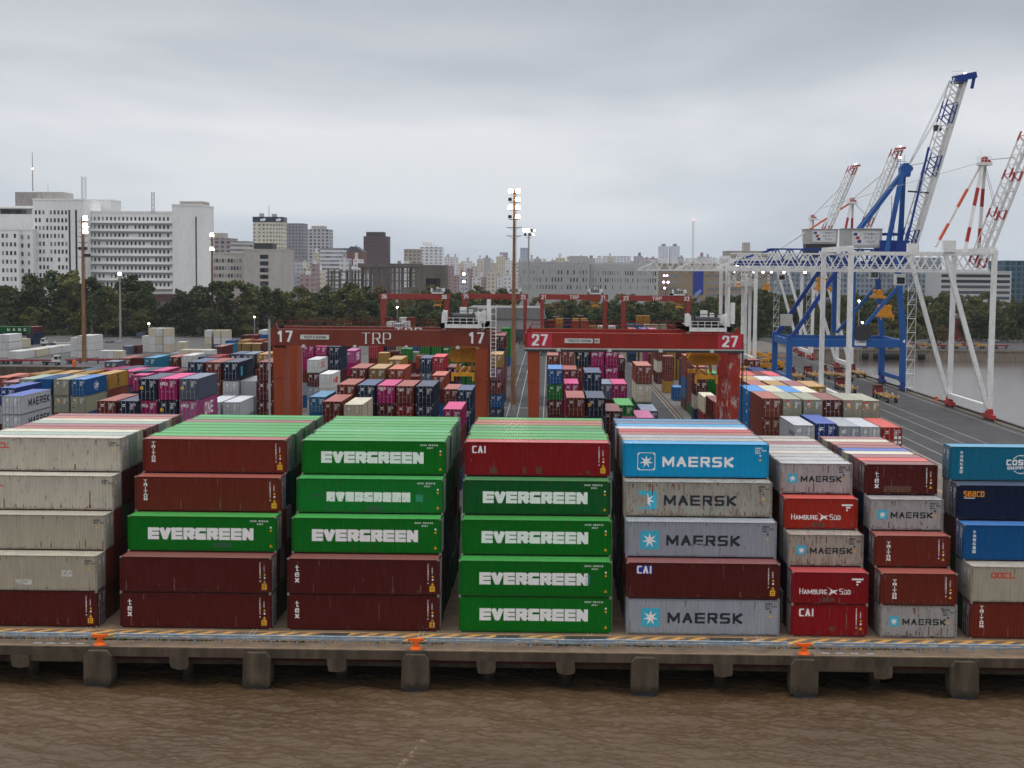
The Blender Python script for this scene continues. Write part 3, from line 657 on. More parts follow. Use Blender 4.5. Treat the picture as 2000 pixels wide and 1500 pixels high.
ID_E = t_small('EGHU 902210', 0.13, 0.085, 0.055); ID_45 = t_small('45G1', 0.13, 0.085, 0.055)
IDV = t_small('TCLU903471 2', 0.105, 0.09, 0.03, vertical=True); IDV2 = t_small('45G1', 0.105, 0.09, 0.03, vertical=True)
ID_M = t_small('MSKU', 0.14, 0.11, 0.03); ID_M2 = t_small('804 702', 0.14, 0.11, 0.03); ID_M3 = t_small('45G1', 0.12, 0.1, 0.03)
TRI = gr([('poly', [(0, 0), (0.26, 0), (0.13, 0.24)])], 0.26, 0.24, 0.02)
SQ = gr([('poly', [(0, 0), (0.42, 0), (0.42, 0.44), (0, 0.44)]), ('cut', [(0.08, 0.24), (0.34, 0.24), (0.34, 0.30), (0.08, 0.30)]), ('cut', [(0.08, 0.1), (0.34, 0.1), (0.34, 0.15), (0.08, 0.15)])], 0.42, 0.44, 0.02)
DOT = gr([('disc', 0.08, 0.08, 0.08)], 0.16, 0.16, 0.02)
def rect(w, h): return (np.ones((max(1, int(w/0.035)), 1), bool), w/max(1, int(w/0.035)), h)
def patchy(w, h, d=0.35):
    return gr([('poly', [(0, 0), (w, 0), (w, h), (0, h)]), ('noise', d)], w, h, 0.04)
MB1, MB2 = t_maersk(5.95, 0.86), t_maersk(3.42, 0.50)
def rsq(w, r, inner=0):
    sh = []
    sh.append(('poly', [(r, 0), (w-r, 0), (w-r, w), (r, w)])); sh.append(('poly', [(0, r), (w, r), (w, w-r), (0, w-r)]))
    for cx in (r, w-r):
        for cy in (r, w-r): sh.append(('disc', cx, cy, r))
    return sh
def emblem(w, outlined=False, damaged=0):
    if outlined:
        a = raster(rsq(w, 0.16), w, w, 0.03)[0]; i = raster([('poly', [(0.07, 0.18), (w-0.07, 0.18), (w-0.07, w-0.18), (0.07, w-0.18)]), ('poly', [(0.18, 0.07), (w-0.18, 0.07), (w-0.18, w-0.07), (0.18, w-0.07)])], w, w, 0.03)[0]
        g, dx, dy = raster([('poly', star_shapes(w/2, w/2-0.02, w*0.38))], w, w, 0.03)
        return None, ((a & ~i) | g, dx, dy)
    sq = raster(rsq(w, 0.08), w, w, 0.03); st = raster([('poly', star_shapes(w/2, w/2-0.02, w*0.42))], w, w, 0.03)
    if damaged:
        n = sq[0].shape[0]; X, Y = np.meshgrid(np.arange(n), np.arange(n), indexing='ij'); hole = (X < n*0.5) & (Y < n*0.78) & (Y > n*0.06+X*0.02)
        sq = (sq[0] & ~hole, *sq[1:]); st = (st[0] & ~hole, *st[1:])
    return sq, st
def hamburg():
    h = 0.46; s1, w1, _ = word('HAMBURG', h, 0.30, 0.062, 0.05, 0.045, small=(0,))
    s2, w2, _ = word('S\u00dcD', h, 0.30, 0.062, 0.05, 0.045, small=(0,)); o = w1+0.98
    sh = list(s1)
    for s in s2: sh.append(('seg', s[1]+o, s[2], s[3]+o, s[4], s[5], s[6]))
    W = o+w2
    a = w1+0.02
    sh += [('poly', [(a-0.06, 0.62), (a+0.42, 0.34), (a+0.5, 0.22), (a+0.28, 0.05), (a+0.08, -0.05), (a+0.30, 0.24), (a+0.22, 0.42)]),
           ('poly', [(a+0.40, 0.30), (a+0.90, 0.36), (a+0.62, 0.20), (a+0.84, -0.02), (a+0.46, 0.12), (a+0.1, -0.16), (a+0.36, 0.14)])]
    sh = [(('seg', q[1], q[2]+0.2, q[3], q[4]+0.2, q[5], q[6]) if q[0] == 'seg' else ('poly', [(x, y+0.2) for x, y in q[1]])) for q in sh]
    return gr(sh, W, 0.85, 0.022)
HAM = hamburg()
def cosco():
    s1, w1, _ = word('COSCO', 0.46, 0.42, 0.12, 0.1, 0.07); s2, w2, _ = word('SHIPPING', 0.27, 0.25, 0.07, 0.06, 0.045)
    W = max(w1, w2)+0.1; sh = [('seg', s[1], s[2]+0.75, s[3], s[4]+0.75, s[5], s[6]) for s in s1]+[('seg', s[1]+0.1, s[2]+0.38, s[3]+0.1, s[4]+0.38, s[5], s[6]) for s in s2]
    g, dx, dy = raster(sh, W, 1.7, 0.03); r, _, _ = raster([('ring', W/2, 0.82, 0.74, 0.80), ('ring', W/2-0.15, 0.82, 0.70, 0.72)], W, 1.7, 0.03)
    band, _, _ = raster([('poly', [(0, 0.3), (W, 0.3), (W, 1.28), (0, 1.28)])], W, 1.7, 0.03)
    return (g | (r & ~band), dx, dy)
COSCO = cosco()
s, W_, H_ = word('\u4e2d\u8fdc\u6d77\u8fd0\u96c6\u56e2', 0.25, 0.26, 0.035, 0.03, 0.07, vertical=True); CHI = gr(s, W_, H_, 0.018)
s, W_, H_ = word('seaco', 0.62, 0.30, 0.085, 0.075, 0.05); SEA = gr(s, W_, H_, 0.022)
s, W_, H_ = word('OOCL', 0.46, 0.44, 0.105, 0.09, 0.05); OOC = gr(s, W_, H_, 0.022)

FS = {  # stack: x of left face edge, length, height, tiers top to bottom, roof row colours
 1: (at(237, 855, D0+3*RS)[0]-12.19, 12.19, 2.9, [('beige', 'oocl'), ('beige', 'oocl2'), ('beige_green', 'plain_id'), ('beige_green', 'torn'), ('maroon', 'idr')], ['beige', 'grey_green', 'cream', 'brown', 'maroon_old', 'grey_green', 'cream', 'brown_light', 'maroon_old']),
 2: (-34.33, 12.19, 2.9, [('brown', 'triton'), ('brown', 'triton'), ('green', 'evgpatch'), ('maroon', 'idr'), ('maroon', 'tex2')], ['brown', 'green', 'green_worn', 'green', 'green', 'green', 'maroon_old', 'green', 'green_worn']),
 3: (-20.83, 12.19, 2.9, [('green', 'evg'), ('green_worn', 'evgsmall'), ('green', 'evg'), ('maroon', 'tex'), ('maroon', 'tex3')], ['green', 'green', 'green_worn', 'green_old', 'green_worn', 'green', 'green', 'green_old', 'green']),
 4: (-7.06, 12.19, 2.9, [('red', 'cai'), ('green_dark', 'evg'), ('green', 'evg'), ('green', 'evgteal'), ('green', 'evg')], ['red', 'green', 'green', 'green_worn', 'green_dark', 'green', 'brown_light', 'brown_light', 'green']),
 5: (6.24, 12.19, 2.9, [('sky_blue', 'mk_out'), ('grey_rusty', 'mk_dmg'), ('grey', 'mk_scar'), ('maroon', 'caibox'), ('grey', 'mk')], ['sky_blue', 'grey_rusty', 'grey', 'brown_light', 'red', 'white_grey', 'sky_blue', 'slate', 'steel_blue']),
 6: (19.38, 6.06, 2.59, [('grey_worn', 'mk20'), ('red_orange', 'ham'), ('grey_rusty', 'mk20'), ('red', 'ham'), ('red', 'cai20')], ['grey_worn', 'grey_worn', 'grey_worn', 'beige', 'grey_worn', 'grey_worn', 'maroon_old', 'beige', 'grey_rusty']),
 7: (26.41, 6.06, 2.59, [('maroon', 'tex20'), ('grey_worn', 'mk20'), ('brown', 'triton20'), ('brown', 'triton20'), ('grey_worn', 'mk20')], ['maroon', 'red_orange', 'maroon_old', 'cream', 'royal', 'maroon_old', 'brown_light', 'cream', 'maroon_old']),
 8: (at(1893.5, 1240, D0)[0], 12.19, 2.9, [('teal_blue', 'cosco'), ('navy_dark', 'seaco'), ('blue', 'chi'), ('beige_green', 'oocl8'), ('brown', 'triton8')], ['teal_blue']),
}
STK = ['leftmost quayside stack', 'second quayside stack from left', 'third quayside stack from left', 'fourth quayside stack from left', 'fifth quayside stack from left', 'narrow stack sixth from left', 'narrow stack seventh from left', 'rightmost quayside stack']
TIER = ['top tier', 'second tier from top', 'middle tier', 'fourth tier from top', 'bottom tier']
WHAT = {'oocl': 'with red letters', 'oocl2': 'with rust streaks', 'plain_id': 'without name', 'torn': 'with torn white labels', 'idr': 'with small side codes', 'triton': 'with vertical serif letters', 'evgpatch': 'with white letters and dark patch', 'tex': 'with three lowercase letters', 'tex2': 'with three lowercase letters', 'tex3': 'with three lowercase letters',
 'evg': 'with white letters', 'evgsmall': 'with smaller white letters', 'evgteal': 'with white letters', 'cai': 'with white letters', 'mk_out': 'with outlined white star', 'mk_dmg': 'with damaged star emblem', 'mk_scar': 'with scarred lettering', 'caibox': 'with navy name plate', 'mk': 'with blue star emblem', 'mk20': 'with blue star emblem', 'ham': 'with sail emblem', 'cai20': 'with white letters', 'tex20': 'with three lowercase letters', 'triton20': 'with vertical letters', 'cosco': 'with round emblem', 'seaco': 'with orange letters', 'chi': 'with small vertical characters', 'oocl8': 'with red letters', 'triton8': 'with vertical letters'}
def idr(o, L, sd, y=0.0, box=True):
    decal('id_code', IDV, L-0.95, 0.95+y, L, sd, M_WHITE, o); decal('id_code', IDV2, L-0.62, 1.75+y, L, sd, M_WHITE, o)
    decal('warning_sticker', DOT, L-0.62, 1.45+y, L, sd, M_YEL, o); decal('id_mark', DOT, L-0.62, 1.2+y, L, sd, M_WHITE, o); decal('warning_sticker', TRI, L-0.68, 0.82+y, L, sd, M_YEL, o)
    if box: decal('yellow_plate', SQ, L-0.78, 0.32, L, sd, M_YEL, o)
M_RUSTS = mat('rust_run', (0.15, 0.062, 0.028), 0.8, var=0.35, scale=6)
M_SCR = mat('scratch', (0.16, 0.085, 0.07), 0.7, var=0.2); M_GRIME = mat('grime', (0.055, 0.045, 0.035), 0.8, var=0.3)
def runs(L, H, n, seed, top=0.35, hmax=0.5):
    r = np.random.RandomState(seed); nx_, ny_ = int(L/0.045), int((H-0.35)/0.05); g = np.zeros((nx_, ny_), bool)
    for _ in range(n):
        i = r.randint(nx_); k = max(1, int(r.exponential(hmax*0.4)/0.05)); w = 1+(r.rand() < .3)
        if r.rand() < top: g[i:i+w, ny_-k:] = True
        elif r.rand() < 0.8: g[i:i+w, :k] = True
        else: j = r.randint(ny_); g[i:i+w, j:j+k] = True
    return g, 0.045, 0.05
def dress(o, kind, L, H, sd):
    sd_ = {'mk_dmg': (70, .25), 'mk20': (34, .4), 'oocl': (46, .5), 'oocl2': (60, .35), 'plain_id': (34, .5), 'torn': (22, .5), 'mk_scar': (14, .5), 'mk': (16, .5), 'oocl8': (10, .6)}.get(kind)
    q_ = int(abs(o.location[0])*31+abs(o.location[2])*7)
    if sd_: decal('rust_run', runs(L-0.4, H, int(sd_[0]*(1.6 if kind == 'mk20' and abs(o.location[2]-2*H) < .1 else 1)), q_, sd_[1]), 0.2, 0.2, L, sd, M_RUSTS, o, off=0.009)
    elif kind.startswith(('tex', 'triton', 'idr', 'cai', 'ham')): decal('scratch', runs(L-0.4, H, 12, q_, .2, .9), 0.2, 0.2, L, sd, M_SCR, o, off=0.009)
    elif kind.startswith('evg'): decal('grime', runs(L-0.4, H, 9 if kind != 'evgsmall' else 30, q_, .3, .5), 0.2, 0.2, L, sd, M_GRIME, o, off=0.004)
    def d(nm, g, u, v, mt): return decal(nm, g, u, v, L, sd, mt, o)
    if kind.startswith('evg'):
        g = EVG_S if kind == 'evgsmall' else EVG
        if kind == 'evgsmall':
            gg = g[0].copy(); k = np.kron(np.random.rand(gg.shape[0]//2+1, gg.shape[1]//2+1) < 0.015, np.ones((2, 2), bool))[:gg.shape[0], :gg.shape[1]]; g = (gg & ~k, g[1], g[2])
        W = g[0].shape[0]*g[1]; d('lettering', g, (L-W)/2-0.12, 0.97, M_WHITE)
        d('id_code', ID_E, L-2.15, H-0.42, M_WHITE); d('id_code', ID_45, L-1.6, H-0.66, M_WHITE)
        d('id_mark', DOT, L-0.55, 1.95, M_WHITE); d('warning_sticker', DOT, L-0.55, 1.68, M_ORG); d('warning_sticker', TRI, L-0.6, 0.42, M_ORG)
        if kind == 'evgpatch': d('paint_patch', rect(1.5, 0.38), 7.0, 0.35, M_PATCH)
        if kind == 'evgteal': d('paint_patch', patchy(0.4, 0.8, 0.2), 10.1, 1.05, mat('teal_patch', (0.02, 0.16, 0.13), 0.6))
        if kind == 'evgsmall':
            d('paint_patch', rect(0.6, 0.62), 9.9, 1.0, mat('teal_patch2', (0.03, 0.25, 0.14), 0.6)); d('paint_patch', rect(1.2, 0.4), 5.9, 0.22, M_PATCH); d('paint_patch', rect(0.5, 0.3), 2.4, 0.25, M_PATCH); d('paint_patch', rect(0.9, 0.2), 1.2, 1.35, M_PATCH)
    elif kind.startswith('triton'):
        d('lettering', TR, 0.75, 0.88, M_WHITE) if H > 2.7 else d('lettering', t_triton(0.22, 0.32), 0.95, 0.5, M_WHITE)
        if kind != 'triton8': idr(o, L, sd, 0.0 if H > 2.7 else -0.25, H > 2.7)
    elif kind.startswith('tex'):
        if kind == 'tex20': d('lettering', TX, 0.85, 0.55, M_WHITE); d('paint_patch', rect(2.3, 0.5), 1.6, 0.25, M_PATCHR); idr(o, L, sd, -0.25, False)
        else: d('lettering', TX, 0.62, 0.95, M_WHITE); idr(o, L, sd, 0.0)
    elif kind == 'idr': idr(o, L, sd)
    elif kind.startswith('cai'):
        if kind == 'caibox': d('name_plate', rect(1.3, 0.66), 0.78, 1.98, M_NAVYP); decal('lettering', CAI, 0.85, 2.0, L, sd, M_WHITE, o, off=0.02); idr(o, L, sd)
        else:
            d('lettering', CAI, 0.62, H-0.98, M_WHITE)
            if kind == 'cai':
                for u, w, h in ((2.1, 0.6, 0.55), (4.9, 0.3, 0.55), (6.0, 0.5, 0.6), (10.2, 0.35, 0.3)): d('paint_patch', rect(w, h), u, 0.22, M_PATCHR)
                idr(o, L, sd)
            else: d('paint_patch', rect(0.45, 0.35), 3.0, 0.45, M_PATCHR); idr(o, L, sd, -0.25, False)
    elif kind.startswith('mk'):
        if kind == 'mk20': w, g, u, v = 0.78, MB2, 0.68, 0.92; tu, tv = 1.75, 1.02
        else: w, g, u, v = 1.5, MB1, 1.2, 0.62; tu, tv = 3.3, 0.93
        c = M_WHITE if kind == 'mk_out' else M_DARK
        sq, st = emblem(w, kind == 'mk_out', kind == 'mk_dmg')
        if sq: d('emblem', sq, u, v, M_SKYB)
        decal('star', st, u, v, L, sd, M_WHITE, o, off=0.012)
        if kind == 'mk_scar':
            gg = g[0].copy(); rs = np.random.RandomState(2); n = gg.shape[0]
            for i in range(int(n*.32), int(n*.55)): gg[i, :rs.randint(0, 6)] ^= True
            g = (gg, g[1], g[2])
        d('lettering', g, tu, tv, c)
        cc = M_WHITE if kind == 'mk_out' else M_DARK
        d('id_code', ID_M, L-1.15, H-0.42, cc); d('id_code', ID_M2, L-1.15, H-0.62, cc); d('id_code', ID_M3, L-1.15, H-0.8, cc); d('id_mark', DOT, L-0.8, H-1.05, cc)
        d('warning_sticker', TRI, L-0.85, H-1.42, M_YEL)
    elif kind == 'ham':
        d('lettering', HAM, 0.62, 0.62, M_WHITE); d('label_plate', rect(0.9, 0.14), 4.75, H-0.62, M_WHITE); d('label_plate', rect(0.35, 0.14), 5.1, H-0.82, M_WHITE)
        d('id_mark', DOT, 5.1, H-1.05, M_WHITE); d('paint_patch', rect(1.0, 0.32), 2.4, 0.22, M_PATCHR)
    elif kind.startswith('oocl'):
        if kind == 'oocl8': d('lettering', OOC, 1.55, 1.95, M_RED)
        else:
            W = OOC[0].shape[0]*OOC[1]; xr = at(18 if kind == 'oocl' else 4, 860, o.location[1]-1.22)[0]-(o.location[0]-L/2); d('lettering', OOC, xr-W, 1.95, M_RED)
            d('id_code', ID_M, L-1.0, H-0.5, M_DARK); d('id_code', ID_M2, L-1.0, H-0.7, M_DARK); d('warning_sticker', DOT, L-0.75, H-1.1, M_YEL)
    elif kind in ('plain_id', 'torn'):
        d('id_code', ID_M, L-1.0, H-0.5, M_DARK); d('id_code', ID_M2, L-1.0, H-0.7, M_DARK); d('warning_sticker', DOT, L-0.75, H-1.1, M_YEL)
        if kind == 'torn': d('torn_label', patchy(1.3, 0.45, 0.3), 5.6, 0.5, M_PALE); d('torn_label', patchy(0.9, 0.5, 0.3), 9.3, 1.2, M_PALE)
    elif kind == 'cosco': d('lettering', CHI, 0.85, 0.95-0.3, M_WHITE); d('emblem', COSCO, 4.7, 0.6, M_WHITE)
    elif kind == 'chi': d('lettering', CHI, 0.75, 0.6, M_WHITE)
    elif kind == 'seaco': d('lettering', SEA, 0.55, 1.92, M_ORG); d('label_bar', rect(0.9, 0.06), 0.6, 1.78, M_WHITE)
HID = MB(); HIDM = [paint(k) for k in ('maroon', 'green_dark', 'brown', 'navy', 'grey_worn', 'beige')]
for k, (x0, L, H, tiers, roofs) in FS.items():
    rot = math.pi if k >= 6 else 0
    sd = 1 if rot else -1
    for i, (colr, kind) in enumerate(tiers):
        tier = 5-i; row = max(0, tier-2); rs = random.Random(k*10+i); jx = rs.uniform(-0.04, 0.04)
        o = container(x0+L/2+jx, D0+row*RS+1.22, (tier-1)*H, L, H, colr, rot, True, ' '.join(('%s container %s, %s of %s' % (CNAME[colr], WHAT[kind], TIER[i], STK[k-1])).replace('quayside stack from left', 'quayside stack').split()[:16]), 'containers stacked in the quayside block')
        if k in (1, 6, 7) and False: pass
        dress(o, kind, L, H, sd)
    for r_, colr in enumerate(roofs):
        if r_ == 0: continue
        rs = random.Random(k*100+r_)
        container(x0+L/2+rs.uniform(-0.12, 0.12), D0+(3+r_)*RS+1.22, 4*H, L, H, colr, rot, k >= 6 or k <= 3, '%s container on top of %s, %s row back' % (CNAME[colr], STK[k-1], ORD[r_]), 'containers stacked in the quayside block', mark=False)
    nr = len(roofs)
    for tier in range(4, 0, -1):
        first = max(0, tier-2)+1
        for row in range(first, 3+nr):
            rs = random.Random(k*1000+tier*40+row); mi = rs.choice((0, 0, 1, 2, 3, 4)) if k not in (3, 4) else rs.choice((0, 1, 1, 1, 3))
            j = rs.uniform(-0.1, 0.1); yy = D0+row*RS
            HID.box(x0+j+0.02, x0+L+j-0.02, yy+0.01, yy+2.43, (tier-1)*H+0.1, tier*H-0.03, mi)
tag(HID.build('container_block', HIDM), 'inner containers filling the quayside block behind the front stacks', 'containers', kind='stuff')
# ------------------------------------------------------------ container yard behind
YARD = {  # block phrase -> rows (front to back); stack: x px of left door edge, y px of door top, depth, length, colours from the top down
 'behind narrow stacks': [
  [(1551.4, 830.2, 188, 40, 'white_grey'), (1594.7, 826.8, 188, 40, 'royal royal'), (1638.9, 831.9, 188, 40, 'grey'), (1679.7, 833.3, 188, 40, 'white_grey'), (1721.4, 834.1, 188, 40, 'red_orange')],
  [(1489.3, 777.5, 201, 40, 'brown_light brown_light'), (1529.3, 779.2, 201, 40, 'khaki khaki'), (1569.2, 780, 201, 40, 'khaki khaki'), (1607.5, 780.6, 201, 40, 'maroon maroon'), (1647.4, 780.9, 201, 40, 'khaki grey'), (1683, 782.3, 201, 40, 'khaki khaki')],
  [(1464.5, 763.9, 214, 40, 'blue_bright blue_bright blue'), (1500, 764.6, 214, 40, 'cream'), (1533, 765.3, 214, 40, 'blue_bright'), (1566, 766.5, 214, 40, 'cream')],
  [(1468, 752.5, 227, 40, 'brown_light'), (1509, 753.6, 227, 40, 'yellow'), (1545, 754.1, 227, 40, 'maroon_old'), (1580.5, 754.6, 227, 40, 'yellow')],
  [(1456, 743.2, 240, 40, 'yellow'), (1489, 744, 240, 40, 'white'), (1521, 744.9, 240, 40, 'white')],
  [(1449, 732.6, 253, 40, 'red_orange'), (1473, 733.3, 253, 40, 'brown_light'), (1497.5, 733.6, 253, 40, 'crimson')],
  [(1475, 725.3, 266, 40, 'royal'), (1444, 718.5, 290, 20, 'yellow'), (1462, 702.7, 330, 20, 'brown brown')]],
 'behind fifth quayside stack': [
  [(1206, 814.6, 216, 40, 'pink'), (1243.5, 815.6, 216, 40, 'pink'), (1177, 802.4, 205, 40, 'maroon maroon maroon'), (1203.7, 790.9, 217, 40, 'green green_dark')],
  [(1252.5, 802, 229, 40, 'slate'), (1242.7, 713.8, 243, 40, 'brown_light cream green_dark')],
 ],
 'below second gantry': [
  [(1105.6, 776.4, 203, 40, 'brown maroon'), (1145.4, 776.7, 203, 40, 'navy_dark navy')],
  [(1142.4, 727.3, 227, 40, 'navy navy'), (1196, 749.5, 255, 40, 'magenta maroon'), (1167, 749.5, 256, 40, 'slate maroon')],
  [(1069.5, 720.4, 258, 40, 'blue green maroon maroon'), (1101.7, 748.8, 258, 40, 'magenta magenta')],
  [(1099.4, 721.2, 271, 40, 'brown brown')],
  [(1096.4, 684, 286, 40, 'brown_light brown'), (1125.5, 684.8, 286, 40, 'navy_dark brown brown'), (1154, 684.4, 286, 40, 'magenta magenta brown'), (1182.2, 684.5, 286, 40, 'magenta magenta brown'), (1196, 698.5, 300, 40, 'maroon maroon maroon')],
  [(1068.8, 693.6, 335, 40, 'brown brown'), (1073, 680.5, 352, 40, 'brown_light brown')]],
 'beside truck lane': [
  [(1408, 793.6, 258, 40, 'orange_brown'), (1392, 783, 270, 40, 'maroon maroon'), (1375, 775.4, 286, 40, 'cream red'),],
  [(1356.8, 716.6, 300, 20, 'brown')],
  [(1351.9, 731, 314, 40, 'brown brown brown green_dark'), (1380.6, 729, 330, 40, 'green green green_dark green_dark')],
  [(1340, 696.3, 327, 40, 'brown_light brown_light blue steel_blue maroon'), (1404, 739, 320, 20, 'yellow yellow')],
  [(1315, 756, 352, 20, 'blue'), (1296.5, 695.6, 375, 20, 'brown brown yellow'), (1330, 700, 390, 20, 'navy navy')],
  [(1283, 682, 405, 40, 'brown cream maroon'), (1303, 681, 420, 40, 'yellow yellow yellow'), (1323, 682, 420, 40, 'brown yellow yellow'), (1343, 681, 420, 40, 'maroon_old maroon brown'), (1362, 683, 420, 40, 'maroon brown')],
  [(1276, 676, 440, 40, 'brown_light brown'), (1268, 676, 462, 40, 'yellow maroon brown'), (1260, 672, 484, 40, 'magenta magenta'), (1253, 671, 506, 40, 'blue blue'), (1246, 668, 528, 40, 'brown yellow'), (1240, 664, 552, 40, 'brown green_dark')],
 ],
 'below first gantry': [
  [(630, 783.7, 203, 40, 'brown maroon'), (671, 790, 203, 40, 'cream grey'), (865, 798.7, 205, 40, 'magenta brown maroon')],
  [(658.8, 750.7, 216, 40, 'brown brown'), (697.7, 751.7, 216, 40, 'navy navy'), (736.1, 752.3, 216, 40, 'magenta maroon'), (773.2, 753.5, 216, 40, 'brown red'), (812.4, 754, 216, 40, 'navy_dark navy')],
  [(603.9, 774.7, 235, 40, 'steel_blue blue'), (683.9, 718.5, 236, 40, 'brown brown'), (720.7, 719.2, 236, 40, 'tan brown'), (757.5, 720.3, 236, 40, 'orange_brown brown')],
  [(892.9, 761.3, 256, 40, 'navy navy navy_dark'), (866, 759.5, 262, 40, 'brown brown'), (834.6, 759.4, 284, 40, 'navy magenta'), (849, 754.5, 310, 40, 'navy navy_dark')],
  [(757, 701.6, 272, 40, 'yellow yellow'), (843.5, 732.8, 280, 40, 'orange_brown maroon blue'), (792, 735, 290, 20, 'brown'), (623.6, 730.4, 300, 40, 'white white')],
  [(600, 702.1, 313, 40, 'white maroon grey'), (819.4, 699.3, 312, 40, 'navy slate'), (844.7, 696.7, 312, 40, 'crimson brown'), (872, 717, 318, 40, 'maroon navy blue')],
  [(640.7, 676.5, 326, 40, 'navy_dark navy maroon'), (590.5, 674.4, 326, 40, 'magenta magenta'), (615.6, 676, 326, 40, 'magenta magenta'), (812.5, 695.5, 330, 20, 'orange_brown maroon')],
  [(819.4, 675, 357, 40, 'green green'), (842, 675.3, 357, 40, 'green green'), (865, 675.5, 357, 40, 'green green green'), (888, 675.8, 357, 40, 'green green green'), (911, 676, 357, 40, 'green green_dark green')],
  [(673.7, 684.5, 380, 40, 'pink magenta maroon'), (738.3, 689.3, 385, 20, 'yellow brown'), (720, 676, 400, 40, 'crimson brown brown'), (784, 681, 395, 20, 'green brown'), (797, 688, 400, 20, 'khaki'), (760, 686, 420, 20, 'maroon')],
  [(735, 672, 440, 40, 'navy navy'), (754, 672, 440, 40, 'maroon maroon'), (773, 673, 440, 40, 'khaki brown'), (798, 671, 440, 40, 'royal navy'), (673, 672, 440, 40, 'maroon brown')]],
 'by middle lane': [
  [(957, 692, 300, 40, 'yellow purple_brown brown')],
  [(965, 655, 345, 40, 'maroon navy brown brown'), (951, 670, 345, 40, 'brown brown brown')],
  [(970, 651.4, 400, 40, 'red red navy maroon'), (957, 649, 395, 40, 'brown navy brown')],
  [(979, 641.5, 430, 40, 'green green green blue'), (985, 647, 468, 40, 'green green blue')]],
 'left of near gantry': [
  [(189.3, 782.4, 203, 40, 'brown'), (231.6, 782.7, 203, 40, 'navy_dark navy'), (270.3, 739.3, 205, 40, 'navy_dark magenta'), (309, 739.3, 205, 40, 'magenta navy_dark'), (350.1, 739.3, 205, 40, 'slate pink')],
  [(398, 785, 226, 40, 'white_grey grey'), (435.4, 785, 226, 40, 'white_grey grey'), (502, 706.7, 237, 40, 'maroon maroon maroon brown')],
  [(367.2, 706.7, 240, 40, 'navy navy'), (400.5, 706.9, 240, 40, 'brown brown'), (434.6, 707, 240, 40, 'navy_dark white_grey'), (469.5, 743.9, 241, 40, 'white_grey white_grey'), (498, 722, 262, 40, 'brown red')],
  [(257, 732.5, 262, 20, 'magenta navy'), (236, 725, 280, 40, 'magenta slate'), (265, 724.5, 280, 40, 'slate grey_green'), (294, 724, 280, 40, 'magenta maroon'), (323, 727, 284, 40, 'maroon_old brown')],
  [(204, 706, 300, 20, 'slate brown'), (232, 699.5, 318, 40, 'brown maroon'), (254.8, 699, 318, 40, 'maroon maroon'), (280.4, 698.6, 318, 40, 'teal_blue blue'), (326, 697, 330, 40, 'brown maroon'), (354, 694.3, 330, 40, 'white grey'), (379, 697.5, 335, 40, 'navy navy'), (405, 697, 335, 40, 'red_orange brown')],
  [(350, 683.5, 360, 20, 'cream white'), (371, 683.8, 360, 20, 'cream white'), (392, 684, 360, 20, 'white white'), (416, 676.5, 385, 40, 'maroon brown'), (428, 673.5, 400, 40, 'teal_blue teal_blue'), (502, 691.5, 330, 40, 'yellow brown'), (473.3, 691.3, 330, 40, 'slate navy'), (449, 691, 330, 40, 'navy navy')],
  [(453.2, 671, 420, 20, 'tan brown'), (472.5, 671, 420, 20, 'tan brown'), (492, 671, 420, 20, 'tan maroon'), (512, 668, 420, 20, 'maroon maroon'), (440, 665.5, 450, 40, 'royal navy'), (465, 665, 450, 40, 'yellow brown'), (492, 664.6, 450, 40, 'orange_brown brown')],
  [(470, 655, 520, 40, 'maroon maroon'), (486, 654.5, 520, 40, 'brown maroon'), (508.5, 654, 520, 40, 'blue maroon'), (505, 645, 560, 40, 'white white')]],
 'at far left': [
  [(4, 773, 200, 40, 'white_grey white_grey')],
  [(37.3, 740, 250, 40, 'grey_green khaki khaki'), (70, 740.2, 250, 40, 'blue khaki khaki'), (104, 740.4, 250, 40, 'khaki khaki'), (137.3, 740.6, 250, 40, 'blue khaki')],
  [(-2, 757, 232, 40, 'royal grey'), (2, 746, 250, 40, 'purple_brown maroon'), (-12, 737, 262, 40, 'orange_brown maroon')],
  [(57, 731, 264, 40, 'yellow brown'), (97, 731, 264, 40, 'yellow brown'), (137, 731, 264, 40, 'yellow brown'), (184.5, 730.7, 264, 40, 'yellow brown_light'), (23, 735.5, 264, 40, 'brown_light maroon')],
  [(150, 724, 290, 40, 'steel_blue navy'), (176, 723, 290, 40, 'brown maroon'), (204, 722, 290, 40, 'magenta navy'), (232, 721, 290, 40, 'slate navy')]],
 'in reefer lot': [
  [(-10, 654, 496, 40, 'white white white'), (3, 653.5, 496, 40, 'white white white'), (151, 655.5, 498, 40, 'white white white'), (138, 659, 500, 20, 'white white white'), (165, 655.4, 498, 40, 'white white white'), (15, 686, 488, 40, 'white'), (29, 686.2, 488, 40, 'white'), (57, 682.5, 500, 40, 'cream'), (43, 682.5, 500, 40, 'white'), (84, 678.5, 514, 40, 'white'), (70, 678.5, 514, 40, 'white'), (108, 675.5, 526, 40, 'white'), (95, 675.5, 526, 40, 'cream'), (193, 685, 492, 20, 'white'), (207, 685.2, 492, 20, 'white'), (221, 685.5, 492, 20, 'cream')],
  [(277, 656, 537, 20, 'white white'), (290, 641, 535, 20, 'cream white white'), (304, 641, 535, 20, 'white cream white'), (319, 641, 535, 20, 'cream white cream'), (399, 645, 545, 20, 'white cream'), (417, 645, 545, 20, 'cream white'), (432, 645, 545, 20, 'cream white')],
